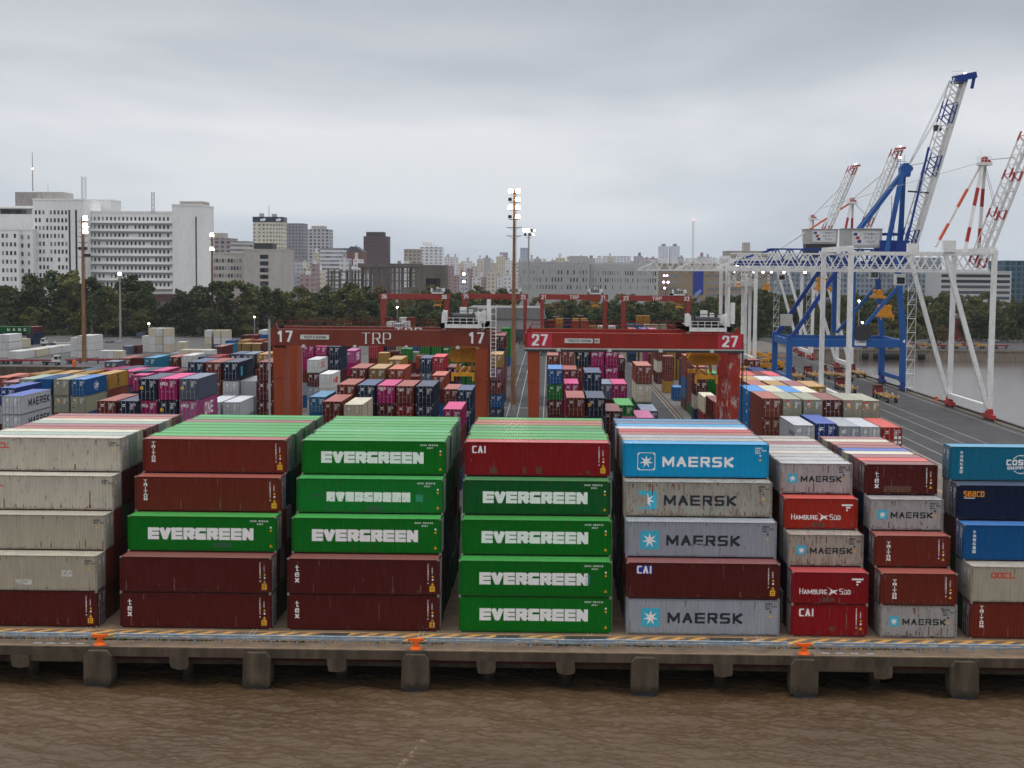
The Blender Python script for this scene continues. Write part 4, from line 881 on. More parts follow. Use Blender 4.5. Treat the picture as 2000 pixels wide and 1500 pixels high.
  [(-18, 637.3, 572, 40, 'green_dark navy navy'), (52, 638.5, 580, 40, 'maroon navy navy'), (36, 662, 560, 20, 'cream'), (345, 668, 500, 20, 'cream white'), (240, 676, 520, 20, 'slate'), (256, 675, 525, 20, 'maroon'), (330, 690, 470, 20, 'grey'), (205, 667, 600, 20, 'slate'), (222, 667, 600, 20, 'grey'), (266, 650, 640, 20, 'slate'), (258, 662, 640, 20, 'slate'), (236, 664, 660, 20, 'slate')]],
 'under far gantries': [
  [(1069, 625, 545, 20, 'maroon maroon brown'), (1085, 622, 548, 20, 'yellow tan'), (1101, 622, 550, 20, 'navy navy'), (1117, 626.5, 548, 20, 'brown_light maroon'), (1135, 626, 548, 20, 'brown_light maroon'), (1118, 622, 575, 20, 'yellow brown'), (1134, 622, 575, 20, 'yellow brown'), (1080, 619, 590, 40, 'maroon brown'), (1128, 617, 590, 40, 'maroon brown'), (1152, 637, 555, 20, 'tan')],
  [(1225, 633, 560, 20, 'teal_blue blue'), (1241, 633.4, 560, 20, 'steel_blue blue'), (1257, 634, 560, 20, 'grey_green maroon'), (1273, 634, 560, 20, 'khaki brown'), (1289, 634, 560, 20, 'khaki maroon'), (1305, 635, 560, 20, 'brown maroon'), (1244, 616.5, 600, 20, 'yellow'), (1257, 616.5, 600, 20, 'yellow'),
   (1190, 637, 600, 40, 'white'), (1169, 637, 600, 40, 'white'), (1228, 642, 500, 40, 'brown'), (1250, 642, 500, 40, 'royal'), (1268, 642.5, 500, 40, 'pink'), (1300, 645.5, 480, 40, 'pink')],
  [(751, 620, 575, 20, 'maroon brown'), (780, 620, 575, 20, 'white brown'), (795, 620, 575, 20, 'brown brown'), (754, 629, 540, 40, 'white'), (782, 629, 540, 40, 'white'), (770, 632, 520, 40, 'grey')]],
}
BIG = 0
HID = MB(); HIDC = sorted(PAL); HIDM = [paint(k) for k in HIDC]
CLOC = {}; SPEC = []
for blk, rows in YARD.items():
    for ri, row in enumerate(rows):
        order = sorted(row, key=lambda s: s[0])
        for si, (px, py, Y, ft, cols) in enumerate(order):
            X, zt = at(px, py, Y); cols = cols.split(); rs = random.Random(int(px*7+py))
            L = 12.19 if ft == 40 else 6.06
            nt_ = max(len(cols), round(zt/2.72)); h = zt/nt_
            X += rs.uniform(-.03, .03); Y += rs.uniform(-.1, .1)
            cols += [rs.choice(('maroon', 'brown', 'navy', 'grey', 'blue', 'beige')) for _ in range(nt_-len(cols))]
            for ti, c in enumerate(cols):
                SPEC.append(dict(px=px, blk=blk, ri=ri, si=si, n=len(order), ti=ti, c=c, X=X, Y=Y, z=zt-(ti+1)*h, h=h, L=L))
# which containers show most: near to far, count the picture cells each one covers first
def proj(X, Y, Z):
    v = Vector((X, Y, Z-CH)); d = v.dot(AF); return 1000+F*v.dot(AR)/d, 750-F*v.dot(AU)/d
cov = np.zeros((1000, 750), bool)
def cover(X0, X1, Y0, Y1, Z0, Z1):
    new = 0
    for q in (((X0, Y0, Z0), (X1, Y0, Z0), (X1, Y0, Z1), (X0, Y0, Z1)), ((X0, Y0, Z1), (X1, Y0, Z1), (X1, Y1, Z1), (X0, Y1, Z1)), ((X1, Y0, Z0), (X1, Y1, Z0), (X1, Y1, Z1), (X1, Y0, Z1)), ((X0, Y0, Z0), (X0, Y1, Z0), (X0, Y1, Z1), (X0, Y0, Z1))):
        P = [proj(*p) for p in q]; xs = [p[0]/2 for p in P]; ys = [p[1]/2 for p in P]
        i0, i1, j0, j1 = max(0, int(min(xs))), min(1000, int(max(xs))+1), max(0, int(min(ys))), min(750, int(max(ys))+1)
        if i1 <= i0 or j1 <= j0: continue
        U, V_ = np.meshgrid(np.arange(i0, i1)+.5, np.arange(j0, j1)+.5, indexing='ij'); ins = np.zeros(U.shape, bool)
        for k in range(4):
            xa, ya = xs[k], ys[k]; xb, yb = xs[(k+1) % 4], ys[(k+1) % 4]
            if ya == yb: continue
            ins ^= ((ya > V_) != (yb > V_)) & (U < (xb-xa)*(V_-ya)/(yb-ya)+xa)
        sub = cov[i0:i1, j0:j1]; new += int((ins & ~sub).sum()); sub |= ins
    return new
for k, (x0, L, H, tiers, roofs) in FS.items():
    for t_ in range(5, 0, -1): cover(x0, x0+L, D0+max(0, t_-2)*RS, D0+(3+len(roofs))*RS, (t_-1)*H, t_*H)
for s in sorted(SPEC, key=lambda s: s['Y']): s['vis'] = cover(s['X'], s['X']+2.44, s['Y'], s['Y']+s['L'], s['z'], s['z']+s['h'])
NFRONT = sum(5+len(v[4])-1 for v in FS.values())
SPEC.sort(key=lambda s: -s['vis'])
RN = ORD
for i, s in enumerate(SPEC):
    L, h, c = s['L'], s['h'], s['c']
    if i < 296-NFRONT and s['vis'] > 3 or s['px'] == -18 and s['ti'] == 0:
        H = 2.9 if h > 2.74 else 2.59
        tier = ('top', 'second', 'third', 'fourth', 'fifth', 'sixth')[s['ti']]
        lab = '%s container, %s, %s of %s stacks, %s row %s' % (CNAME[c], 'on top' if s['ti'] == 0 else '%s tier' % tier, RN[s['si']], {1: 'one', 2: 'two', 3: 'three', 4: 'four', 5: 'five', 6: 'six', 7: 'seven', 8: 'eight', 9: 'nine', 10: 'ten', 11: 'eleven', 12: 'twelve', 16: 'sixteen'}.get(s['n'], 'many'), RN[s['ri']], s['blk'])
        far = s['Y'] > 520 and s['blk'] != 'in reefer lot'
        o = container(s['X']+1.22, s['Y']+L/2, s['z'], L, H, c, math.pi/2 if far else -math.pi/2, not far, lab, 'containers stacked '+s['blk'], zs=h/H*0.996, mark=s['Y'] < 350)
        CLOC[(round(s['px']), s['blk'], s['ti'])] = o
    elif s['vis'] > 0 or s['ti'] > 0 or True:
        HID.box(s['X']+0.01, s['X']+2.43, s['Y']+0.01, s['Y']+L-0.01, s['z']+0.05, s['z']+h-0.02, HIDC.index(c))
tag(HID.build('lower_containers', HIDM), 'small far and half hidden containers of the yard stacks', 'containers', kind='stuff')
# writing on a few yard containers; right wall of a turned container is its +Y side, left wall its -Y side
def wall_word(o, txt, h, gw, t, L, H, right, u, v, mt, gap=0.1, nm='lettering', vertical=False, serif=0):
    if o is None: return print('no container for', txt)
    s, W, Hh = word(txt, h, gw, t, t*0.9, gap, serif=serif, vertical=vertical); decal(nm, raster(s, W, Hh, 0.045), u if u >= 0 else (L-W)/2, v, L, 1 if right else -1, mt, o)
def get(px, blk, t=0): return CLOC.get((round(px), blk, t))
B1_ = 'left of near gantry'; C1_ = 'at far left'; D1_ = 'below first gantry'
for t_ in (0, 1): wall_word(get(4, C1_, t_), 'MAERSK', 1.1, 1.15, 0.26, 12.19, 2.9, True, 3.0, 0.85, M_DARK, 0.3)
for t_ in (0, 1):
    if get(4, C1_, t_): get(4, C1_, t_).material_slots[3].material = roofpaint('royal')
wall_word(get(350.1, B1_, 1), 'ONE', 1.7, 1.5, 0.34, 12.19, 2.9, True, 4.2, 0.6, M_WHITE, 0.35)
wall_word(get(435.4, B1_), 'MAERSK', 1.0, 1.1, 0.25, 12.19, 2.9, True, 3.6, 0.8, M_DARK, 0.25)
decal('emblem', raster(rsq(1.4, .08), 1.4, 1.4, 0.05), 2.0, 0.7, 12.19, 1, M_SKYB, get(435.4, B1_))
decal('emblem', COSCO, 5.0, 0.6, 12.19, 1, M_WHITE, get(137.3, C1_))
wall_word(get(184.5, C1_), 'MSC', 0.62, 1.1, 0.22, 12.19, 2.9, True, 5.4, 0.4, M_DARK, 0.05, vertical=True)
wall_word(get(673.7, D1_), 'ONE', 1.7, 1.6, 0.36, 12.19, 2.9, True, 3.6, 0.5, M_WHITE, 0.3)
wall_word(get(623.6, D1_), 'HORUS', 1.2, 1.1, 0.28, 12.19, 2.9, True, 2.6, 0.8, M_RED, 0.3) if False else wall_word(get(623.6, D1_), 'HS', 1.2, 2.6, 0.45, 12.19, 2.9, True, 2.6, 0.8, M_RED, 0.6)
wall_word(get(600, D1_), 'CMC', 1.2, 1.5, 0.3, 12.19, 2.9, True, 2.4, 0.8, M_RED, 0.3)
wall_word(get(671, D1_), 'CRONOS', 0.35, 0.7, 0.14, 12.19, 2.9, True, 5.2, 0.35, M_DARK, 0.04, vertical=True)
wall_word(get(1551.4, 'behind narrow stacks'), 'MAERSK', 0.55, 0.6, 0.14, 12.19, 2.6, False, 8.0, 1.2, mat('blue_letter', (0.05, 0.08, 0.25), 0.6), 0.12)
for t_ in (0, 1): wall_word(get(1464.5, 'behind narrow stacks', t_), 'PIL', 0.6, 1.2, 0.24, 12.19, 2.6, False, 8.2, 0.4, M_WHITE, 0.08, vertical=True)
wall_word(get(1340, 'beside truck lane', 2), 'COSCO', 1.1, 1.0, 0.25, 12.19, 2.7, False, 3.6, 0.7, M_WHITE, 0.25)
wall_word(get(1340, 'beside truck lane', 3), 'COSCO', 1.1, 1.0, 0.25, 12.19, 2.7, False, 3.6, 0.7, M_WHITE, 0.25)
wall_word(get(1351.9, 'beside truck lane', 3), 'EVERGREEN', 1.0, 0.8, 0.28, 12.19, 2.7, False, 2.0, 0.8, M_WHITE, 0.1)
o = get(-18, 'in reefer lot'); 
# long green container lies across, with widely spaced white letters
o.rotation_euler = (0, 0, 0); o.location.x = at(24, 640, 572)[0]; o.location.y = 573.2
s = []; 
for i, ch in enumerate('UASC'):
    q, w, h_ = word(ch, 0.9, 0.9, 0.24, 0.2, 0.1); s += [('seg', a[1]+i*2.05, a[2], a[3]+i*2.05, a[4], a[5], a[6]) for a in q]
decal('lettering', raster(s, 7.4, 0.9, 0.06), 4.2, 0.9, 12.19, -1, M_WHITE, o)
# door writing
def door_word(o, txt, h, gw, t, y, z, mt, L=12.19, nm='door_lettering'):
    if o is None: return print('no door for', txt)
    s, W, Hh = word(txt, h, gw, t, t, 0.05); g, dx, dy = raster(s, W, Hh, 0.03); mb = MB()
    for i in range(g.shape[0]):
        d = np.diff(np.concatenate(([0], g[i].astype(np.int8), [0])))
        for a, b in zip(np.where(d == 1)[0], np.where(d == -1)[0]):
            mb.face([(L/2+0.02, y+i*dx, z+a*dy), (L/2+0.02, y+(i+1)*dx, z+a*dy), (L/2+0.02, y+(i+1)*dx, z+b*dy), (L/2+0.02, y+i*dx, z+b*dy)])
    mb.build(nm, mt, o)
for px, blk, t_ in ((309, B1_, 0), (270.3, B1_, 1), (350.1, B1_, 1), (736.1, D1_, 0), (865, D1_, 0), (1154, 'below second gantry', 0), (1182.2, 'below second gantry', 0), (1182.2, 'below second gantry', 1), (1196, 'below second gantry', 0), (673.7, D1_, 0)):
    door_word(get(px, blk, t_), 'ONE', 0.36, 0.30, 0.08, -1.0, 2.0, M_WHITE)
door_word(get(773.2, D1_), 'tex', 0.42, 0.26, 0.07, -1.0, 1.9, M_WHITE)
def door_rect(o, y, z, w, h, mt, L=12.19):
    if o is None: return print('no rect')
    mb = MB(); mb.box(L/2+0.016, L/2+0.022, y, y+w, z, z+h); mb.build('door_plate', mt, o)
for px, blk, t_ in ((270.3, B1_, 0), (350.1, B1_, 0), (309, B1_, 1), (1145.4, 'below second gantry', 0), (1125.5, 'below second gantry', 0)): door_rect(get(px, blk, t_), -1.02, 1.45, 0.42, 0.42, M_YEL)
for px in (1529.3, 1569.2, 1647.4, 1683): door_rect(get(px, 'behind narrow stacks'), -0.55, 1.5, 0.3, 0.36, M_ORG); door_rect(get(px, 'behind narrow stacks'), -0.95, 2.2, 0.6, 0.2, M_RED)
for px in (70, 104, 137.3): door_rect(get(px, C1_, 1), -0.45, 1.6, 0.3, 0.4, M_YEL); door_rect(get(px, C1_, 1), -0.95, 0.85, 0.25, 0.25, M_DARK)
for k, (y, z) in enumerate(((0.3, 1.2), (0.75, 1.2), (0.3, 0.65), (0.75, 0.65))): door_rect(get(1721.4, 'behind narrow stacks'), y, z, 0.36, 0.32, M_WHITE)
for px in (1594.7, 1638.9, 1551.4): door_rect(get(px, 'behind narrow stacks'), -0.9, 1.7, 0.24, 0.4, M_WHITE)

# tank containers: round white vessel in an open frame
def tank(px, py, Y, label):
    X, zt = at(px, py, Y); root = empty('tank_container', (X+1.22, Y+3.03, zt-2.59)); tag(root, label, 'tank container', 'tank containers')
    fr = MB(); M_F = paint('navy_dark')
    for sx in (-1, 1):
        for sy in (-1, 1): fr.box(sx*1.22-0.07 if sx > 0 else -1.22, sx*1.22 if sx > 0 else -1.15, sy*3.03-0.07 if sy > 0 else -3.03, 3.03 if sy > 0 else -2.96, 0, 2.59)
    for sy in (-3.0, 2.96):
        for z in (0.02, 2.51): fr.box(-1.15, 1.15, sy, sy+0.07, z, z+0.07)
    for sx in (-1.2, 1.13):
        fr.box(sx, sx+0.07, -2.96, 2.96, 0.02, 0.1)
    fr.build('frame', M_F, root)
    v = MB(); v.tube((0, -2.92, 1.32), (0, 2.92, 1.32), 1.13, 8); v.v = [(x*math.cos(.3927)-(z-1.32)*math.sin(.3927), y, x*math.sin(.3927)+(z-1.32)*math.cos(.3927)+1.32) for x, y, z in v.v]
    v.build('vessel', paint('white'), root); c = MB(); c.tube((0.35, -2.99, 1.75), (0.35, -2.92, 1.75), 0.2, 12); c.build('valve_cover', M_ROD, root)
X0_ = at(1356.8, 716.6, 300)
tank(1356.8, 716.6+2.75*10.26, 300, 'white round tank in an open frame below a brown container right of the lane')
tank(1356.8, 716.6+5.5*10.26, 300, 'lower white tank in open frame, second below the brown container')

# quay and yard markings, rails
mb = MB()
for x in (-8.55, 25.1, -1.2):
    mb.face([(x, 205, 0.004), (x+0.15, 205, 0.004), (x+0.15, 620, 0.004), (x, 620, 0.004)])
mb.face([(-6.4, 205, 0.004), (-6.25, 205, 0.004), (-6.25, 620, 0.004), (-6.4, 620, 0.004)])
mb.face([(-12, 330, 0.004), (-1, 330, 0.004), (-1, 330.6, 0.004), (-12, 330.6, 0.004)])
mb.face([(45, 210, 0.006), (46.2, 210, 0.006), (46.2, 216, 0.006), (45, 216, 0.006)])
tag(mb.build('lane_line', M_WMARK), kind='structure')
mb = MB(); mb.face([(52, 150, 0.006), (52.2, 150, 0.006), (52.2, 400, 0.006), (52, 400, 0.006)]); mb.face([(25.9, 200, 0.004), (26.0, 200, 0.004), (26.0, 600, 0.004), (25.9, 600, 0.004)])
tag(mb.build('yellow_line', M_YMARK), kind='structure')
sheet('reefer_lot', [(-330, 417), (-62, 417), (-62, 640), (-330, 640)], 0.002, mat('lot_asphalt', (0.115, 0.112, 0.115), 0.85, var=0.2, scale=0.1, dirt=.4))
sheet('far_quay_road', [(QX+1, FARY+1), (600, FARY+1), (600, 690), (QX+1, 690)], 0.002, M_ASPH)
sheet('asphalt_lane', [(-12, 170), (-0.5, 170), (-0.5, 640), (-12, 640)], 0.002, M_ASPH)
sheet('asphalt_lane', [(16.5, 170), (26.6, 170), (26.6, 640), (16.5, 640)], 0.002, M_ASPH)
sheet('yard_concrete', [(44, 141), (59.5, 141), (59.5, 420), (44, 420)], 0.002, mat('warm_concrete', (0.20, 0.172, 0.145), 0.85, var=0.2, scale=0.15, dirt=0.4, dirtcol=(0.1, 0.09, 0.08)))
sheet('quay_road', [(59.6, 141), (86.0, 141), (86.0, 574), (59.6, 574)], 0.002, M_ASPH)
mb = MB()
for x in (58.4, 59.3, 62.5, 66.5, 70.5, 74.5, 85.0):
    mb.face([(x, 141, 0.006), (x+0.16, 141, 0.006), (x+0.16, 574, 0.006), (x, 574, 0.006)])
tag(mb.build('crane_rail_line', M_WMARK), kind='structure')
mb = MB(); mb.box(86.3, 86.7, 141, 574, 0, 0.12); mb.box(QX-0.5, QX-0.02, 141, 574, 0, 0.35)
tag(mb.build('kerb', M_PIER), kind='structure')
# yellow drum fenders on the quay, tyres hanging below
def drum(px, py, lab):
    x, y = ground(px, py); mb = MB(); mb.lathe([(0.45, 0), (0.5, 0.1), (0.3, 0.3), (0.28, 0.7), (0.5, 0.8), (0.5, 0.95), (0.2, 1.0)], (0, 0, 0), 12)
    o = mb.build('mooring_bollard', M_BOL, None, (min(x, QX-0.9), y, 0.02)); tag(o, lab, 'bollard', 'orange bollards on the basin quay')
drum(1842, 783, 'small orange bollard on the basin quay right of the trailer'); drum(1721, 746, 'small orange bollard on the basin quay behind the tractor'); drum(1604, 697, 'far orange bollard on the basin quay by the crane')
# ------------------------------------------------------------ flat writing on steelwork (facing the viewer, -Y)
def flat_word(name, txt, h, gw, t, gap, x, y, z, mt, parent, serif=0, cell=0.05, center=True, th=None):
    s, W, Hh = word(txt, h, gw, t, th or t*0.85, gap, serif=serif); g, dx, dy = raster(s, W, Hh, cell); mb = MB(); x0 = x-W/2 if center else x
    for i in range(g.shape[0]):
        d = np.diff(np.concatenate(([0], g[i].astype(np.int8), [0])))
        for a, b in zip(np.where(d == 1)[0], np.where(d == -1)[0]):
            mb.face([(x0+i*dx, y, z+a*dy), (x0+(i+1)*dx, y, z+a*dy), (x0+(i+1)*dx, y, z+b*dy), (x0+i*dx, y, z+b*dy)])
    return mb.build(name, mt, parent)
def glow(name, col, s): return mat(name, (0.9, 0.9, 0.85), 0.4, emit=(*col, s))
M_LAMP = glow('lamp_lit', (1.0, 0.86, 0.62), 60); M_LAMPW = glow('lamp_white', (1.0, 0.93, 0.84), 25); M_LAMPP = glow('lamp_pink', (1.0, 0.55, 0.85), 22); M_LAMPR = glow('lamp_red', (1.0, 0.15, 0.08), 12)
M_STEELD = mat('dark_steel', (0.05, 0.05, 0.055), 0.6, 0.2)
M_CWHITE = mat('crane_white', (0.78, 0.78, 0.77), 0.5, var=0.08, dirt=0.3, dirtcol=(0.2, 0.17, 0.14), rust=0.15)
M_CBLUE = mat('crane_blue', (0.015, 0.10, 0.34), 0.45, var=0.12, dirt=0.2, rust=0.06)
M_CBLUE2 = mat('crane_blue_deep', (0.012, 0.045, 0.25), 0.45, var=0.1)
M_CRED = mat('crane_red', (0.42, 0.035, 0.03), 0.5, var=0.15, dirt=0.3)
M_CORG = mat('crane_orange', (0.62, 0.13, 0.06), 0.5, var=0.1)
M_SPR = mat('spreader_yellow', (0.62, 0.27, 0.02), 0.5, var=0.15, dirt=0.35, rust=0.1)
M_HOUSE = mat('machine_house', (0.42, 0.42, 0.40), 0.6, var=0.06, dirt=0.2)
M_GLASSD = mat('dark_glass', (0.02, 0.03, 0.04), 0.15)
# ------------------------------------------------------------ rubber-tyred gantries
def rtg(pxl, pxr, ptop, Y, num, label, red, rust, trolley, sign=True, detail=True, depth=8.0, trp=None, legstain=False, darkflange=False, deep=0):
    X0, zt = at(pxl, ptop, Y); X1 = at(pxr, ptop, Y)[0]; W = X1-X0; hb = 1.95 if detail else 1.9
    root = empty('yard_gantry', (X0, Y, 0)); tag(root, label, 'gantry crane', 'red rubber tyred yard gantries')
    zb = zt-hb
    for k, yy in ((0, 0.0), (1, depth)):
        b = MB(); b.box(-0.15, W+0.15, yy, yy+1.1, zb, zt)
        if darkflange: b.box(-0.2, W+0.2, yy-0.12, yy+1.22, zb-0.28, zb-0.02, 1); b.box(-0.2, W+0.2, yy-0.16, yy-0.121, zb-0.02, zb+0.16, 2)
        for x in np.linspace(W*0.08, W*0.94, 9): b.box(x-0.03, x+0.03, yy-0.035, yy-0.003, zb+0.03, zt-0.03)
        b.build('girder', [red, M_STEELD, M_HOUSE], root)
        for s in (0, 1):
            xo, xi = (0.15, 1.55) if s == 0 else (W-0.15, W-1.55); ybt = (0.02, 1.08)
            l = MB(); t0, t1 = xo, xi; b1 = xo+(0.35 if s == 0 else -0.35)
            x_lo, x_hi = sorted((t0, t1)); c_lo, c_hi = sorted((b1, b1+(0.95 if s == 0 else -0.95)))
            l.hexa([(c_lo, yy+0.1, 1.6), (c_hi, yy+0.1, 1.6), (c_hi, yy+1.0, 1.6), (c_lo, yy+1.0, 1.6), (x_lo, yy+0.02, zb-0.3), (x_hi, yy+0.02, zb-0.3), (x_hi, yy+1.08, zb-0.3), (x_lo, yy+1.08, zb-0.3)])
            if detail:
                l.box(x_lo-0.02, x_hi+0.02, yy-0.01, yy+1.11, zb-3.9, zb-3.8); l.box(x_lo-0.02+0.1, x_hi, yy, yy+1.1, 6.0, 6.08)
            if deep and s == 0: l.box(x_lo+0.05, x_hi-0.08, yy+1.081, yy+deep, 1.6, zb-0.3); l.box(x_lo, x_hi, yy+1.101, yy+deep, zb-0.299, zb-0.02)
            l.build('leg', [rust if (legstain and s) or not legstain else (M_RTG1L if not s else red)], root)
    for s in (0, 1):
        x0, x1 = (0.3, 1.35) if s == 0 else (W-1.35, W-0.3)
        e = MB(); e.box(x0, x1, -0.8, depth+1.9, 0.9, 1.6); e.build('sill_beam', [red], root)
        for yy in (-0.3, depth+1.2):
            for dx in (0.15, 0.75):
                w = MB(); w.tube((x0+dx, yy-0, 0.75), (x0+dx+0.35, yy, 0.75), 0.74, 14); w.build('wheel', M_BLACK, root)
    if detail:
        h = MB()
        for yy in (0.15, depth+0.95):
            for zz in (zt+0.5, zt+1.0): h.bar((W*0.02, yy, zz), (W*0.76, yy, zz), 0.05)
            for x in np.linspace(W*0.02, W*0.76, 12): h.bar((x, yy, zt), (x, yy, zt+1.0), 0.06)
        h.build('handrail', [red], root)
        h = MB()                           # ladder and cable tray on the right leg
        for dx in (0.25, 0.65): h.bar((W+dx, 0.4, 1.5), (W+dx, 0.4, zt-1), 0.05)
        for z in np.arange(1.8, zt-1, 0.45): h.bar((W+0.25, 0.4, z), (W+0.65, 0.4, z), 0.035)
        h.bar((W+0.15, 0.9, 1.5), (W+0.15, 0.9, zt), 0.16); h.build('ladder', [M_STEELD], root)
        c = MB()
        for x in (0.4, W-0.6): c.prism([(x-0.35, zt), (x+0.35, zt), (x+0.1, zt+0.75), (x-0.05, zt+0.75)], 0.2, 0.9)
        c.build('end_stop', [red], root)
        for x in np.linspace(W*0.15, W*0.86, 4):
            lm = MB(); lm.lathe([(0.05, 0), (0.22, -0.12), (0.28, -0.38), (0.2, -0.42)], (x, -0.25, zb+0.15), 10); lm.build('flood_lamp', M_HOUSE, root)
    # trolley
    tx = W*trolley; t_ = empty('trolley', (tx, 0, zt), 0, root); tb = MB(); so_ = depth/2-4.0
    tb.box(-2.4, 2.4, -0.3, 0.1, 0.3, 0.75); tb.box(-2.4, 2.4, depth+0.7, depth+1.3, 0.25, 0.8)
    for x in (-2.0, -1.2, -0.4, 0.4, 1.2, 2.0): tb.bar((x, -0.35, 0.75), (x, -0.35, 1.5), 0.07)
    for z in (1.1, 1.5): tb.bar((-2.2, -0.35, z), (2.2, -0.35, z), 0.06); tb.box(-2.7, -2.2, -0.3, depth+1.3, 0.3, 0.9); tb.box(2.2, 2.7, -0.3, depth+1.3, 0.3, 0.9)
    for sx in (-2.3, 2.3):
        tb.prism([(sx-0.32, 0.75), (sx+0.32, 0.75), (sx+0.26, 2.2), (sx-0.05, 2.45), (sx-0.25, 2.1)], -0.25, 0.4); tb.box(sx-0.2, sx+0.25, 1.8, 3.0, 0.9, 2.3)
        for yy in (0.3, depth+0.9): tb.tube((sx-0.2, yy, 0.18), (sx+0.2, yy, 0.18), 0.2, 10)
    tb.build('trolley_frame', M_CWHITE, t_)
    dr = MB(); dr.tube((-1.4, 1.4, 1.4), (0.9, 1.4, 1.4), 0.55, 16); dr.box(-1.6, -1.45, 0.8, 2.0, 0.4, 2.1); dr.box(1.0, 1.15, 0.8, 2.0, 0.4, 2.1); dr.bar((-1.6, 0.6, 2.3), (1.6, 0.6, 2.3), 0.08); dr.box(-1.5, 1.5, 3.6, 6.5, 0.6, 1.9); dr.tube((-1.4, 0.45, 1.6), (1.4, 0.45, 1.6), 0.35, 10); dr.build('hoist_drum', M_STEELD, t_)
    cb = MB(); cb.box(1.3, 2.0, 0.7, 1.5, 1.2, 2.2); cb.box(-0.6, 0.2, 2.6, 3.4, 1.95, 2.7); cb.box(0.5, 1.0, 2.6, 3.2, 1.95, 2.4); cb.box(2.75, 3.2, 0.2, 1.0, 1.2, 3.7) if detail else None; cb.build('control_box', M_CWHITE, t_)
    if detail and not darkflange:
        rl = MB(); ex = W-tx
        for z in (0.4, 1.2, 2.0, 2.7): rl.bar((ex-1.2, -0.4, z), (ex+0.9, -0.4, z), 0.07)
        for x in (-1.2, -0.5): rl.bar((ex+x, -0.4, 0.2), (ex+x, -0.4, 2.8), 0.08)
        for x in (0.3, 0.9): rl.bar((ex+x, -0.4, -5.5), (ex+x, -0.4, 2.8), 0.09)
        for z in np.arange(-5.4, 0.3, 0.45): rl.bar((ex+0.3, -0.4, z), (ex+0.9, -0.4, z), 0.05)
        rl.build('access_rail', M_CWHITE, t_)
    # spreader and head block hanging on ropes
    zs = -5.4 if detail else -4.3
    sp = MB()
    sp.box(-1.55, 1.55, 1.0, 7.6, zs+2.6, zs+2.9); sp.prism([(-2.0, zs+2.3), (-1.4, zs+3.3), (1.4, zs+3.3), (2.0, zs+2.3), (1.5, zs+1.5), (-1.5, zs+1.5)], 1.4, 2.6)
    sp.prism([(-1.9, zs+2.3), (-1.4, zs+3.1), (1.4, zs+3.1), (1.9, zs+2.3), (1.3, zs+1.7), (-1.3, zs+1.7)], 5.8, 6.4)
    sp.build('head_block', M_SPR, t_, (0, so_, 0))
    s2 = MB(); s2.box(-1.22, 1.22, -1.6, -1.2, zs, zs+0.45); s2.box(-1.22, 1.22, 9.6, 10.0, zs, zs+0.45)
    for x in (-0.55, 0.3): s2.box(x, x+0.25, -1.2, 9.6, zs+0.1, zs+0.55)
    for x in (-1.35, 1.1): s2.box(x, x+0.25, -1.7, -1.1, zs-0.55, zs+0.45)
    for x in (-1.0, 0.8): s2.prism([(x-0.1, zs+0.5), (x+0.3, zs+0.5), (x*0.8+0.25, zs+1.7), (x*0.8, zs+1.7)], 2.1, 2.5)
    s2.build('spreader', M_SPR, t_, (0, so_, 0))
    rp_ = MB()
    for x in (-1.3, 1.3):
        for yy in (1.4, 6.8): rp_.tube((x, yy, 0.4), (x*0.95, yy, zs+2.9), 0.03, 4)
    rp_.build('hoist_rope', M_STEELD, t_, (0, so_, 0))
    wc = M_WHITE
    if detail:
        flat_word('number', num, 1.35, 0.85, 0.24, 0.18, 1.6, -0.045, zb+0.42, wc, root); flat_word('number', num, 1.35, 0.85, 0.24, 0.18, W-1.45, -0.045, zb+0.42, wc, root)
        if trp: flat_word('lettering', 'TRP', 1.3, 0.95, 0.15, 0.3, W*trp, -0.045, zb+0.3, wc, root, serif=0.15, th=0.07); flat_word('lettering', 'TRP', 1.3, 0.95, 0.2, 0.28, W*0.6, depth-0.045, zb+0.6, wc, root, serif=0.16, th=0.09)
        if darkflange:
            [(lambda p_: (p_.box(a_, b_, -0.04, -0.036, zb+0.2, zt-0.05), p_.build('number_plate', mat('plate_red', (0.5, 0.03, 0.06), 0.5), root)))(MB()) for a_, b_ in ((0.15, 3.05), (W-2.9, W-0.02))]
        sx = 3.9 if not darkflange else 5.0
        pl = MB(); pl.box(sx-0.45, sx+3.0 if not darkflange else sx+2.9, -0.06, -0.036, zb+0.75, zb+1.3)
        if darkflange: pl.box(sx+3.1, sx+3.7, -0.06, -0.036, zb+0.75, zb+1.3)
        pl.build('sign_plate', mat('sign_plate', (0.6, 0.6, 0.56), 0.5), root)
        flat_word('sign_text', 'PACECO ESPA\u00d1A', 0.3, 0.17, 0.05, 0.04, sx+1.35, -0.066, zb+0.87, M_DARK, root, cell=0.025)
        if darkflange: flat_word('sign_text', '401', 0.3, 0.14, 0.045, 0.03, sx+3.4, -0.066, zb+0.87, M_DARK, root, cell=0.025)
    else:
        flat_word('number', num, 1.5, 0.85, 0.24, 0.2, 1.6, -0.045, zb+0.2, wc, root, cell=0.1); flat_word('number', num, 1.5, 0.85, 0.24, 0.2, W-1.6, -0.045, zb+0.2, wc, root, cell=0.1)
        if trp: flat_word('lettering', 'TRP', 1.3, 0.95, 0.2, 0.3, W*trp, -0.045, zb+0.3, wc, root, serif=0.16, cell=0.1)
    return root
M_RTG1L = mat('gantry_leg_orange', (0.30, 0.055, 0.018), 0.5, var=0.12, scale=0.6, dirt=0.2, rust=0.1, streak=True)
M_RTG1 = mat('gantry_red_brown', (0.185, 0.036, 0.022), 0.5, var=0.12, scale=0.6, dirt=0.25, rust=0.12, streak=True)
M_RTG2 = mat('gantry_red', (0.30, 0.022, 0.014), 0.45, var=0.12, scale=0.6, dirt=0.25, streak=True)
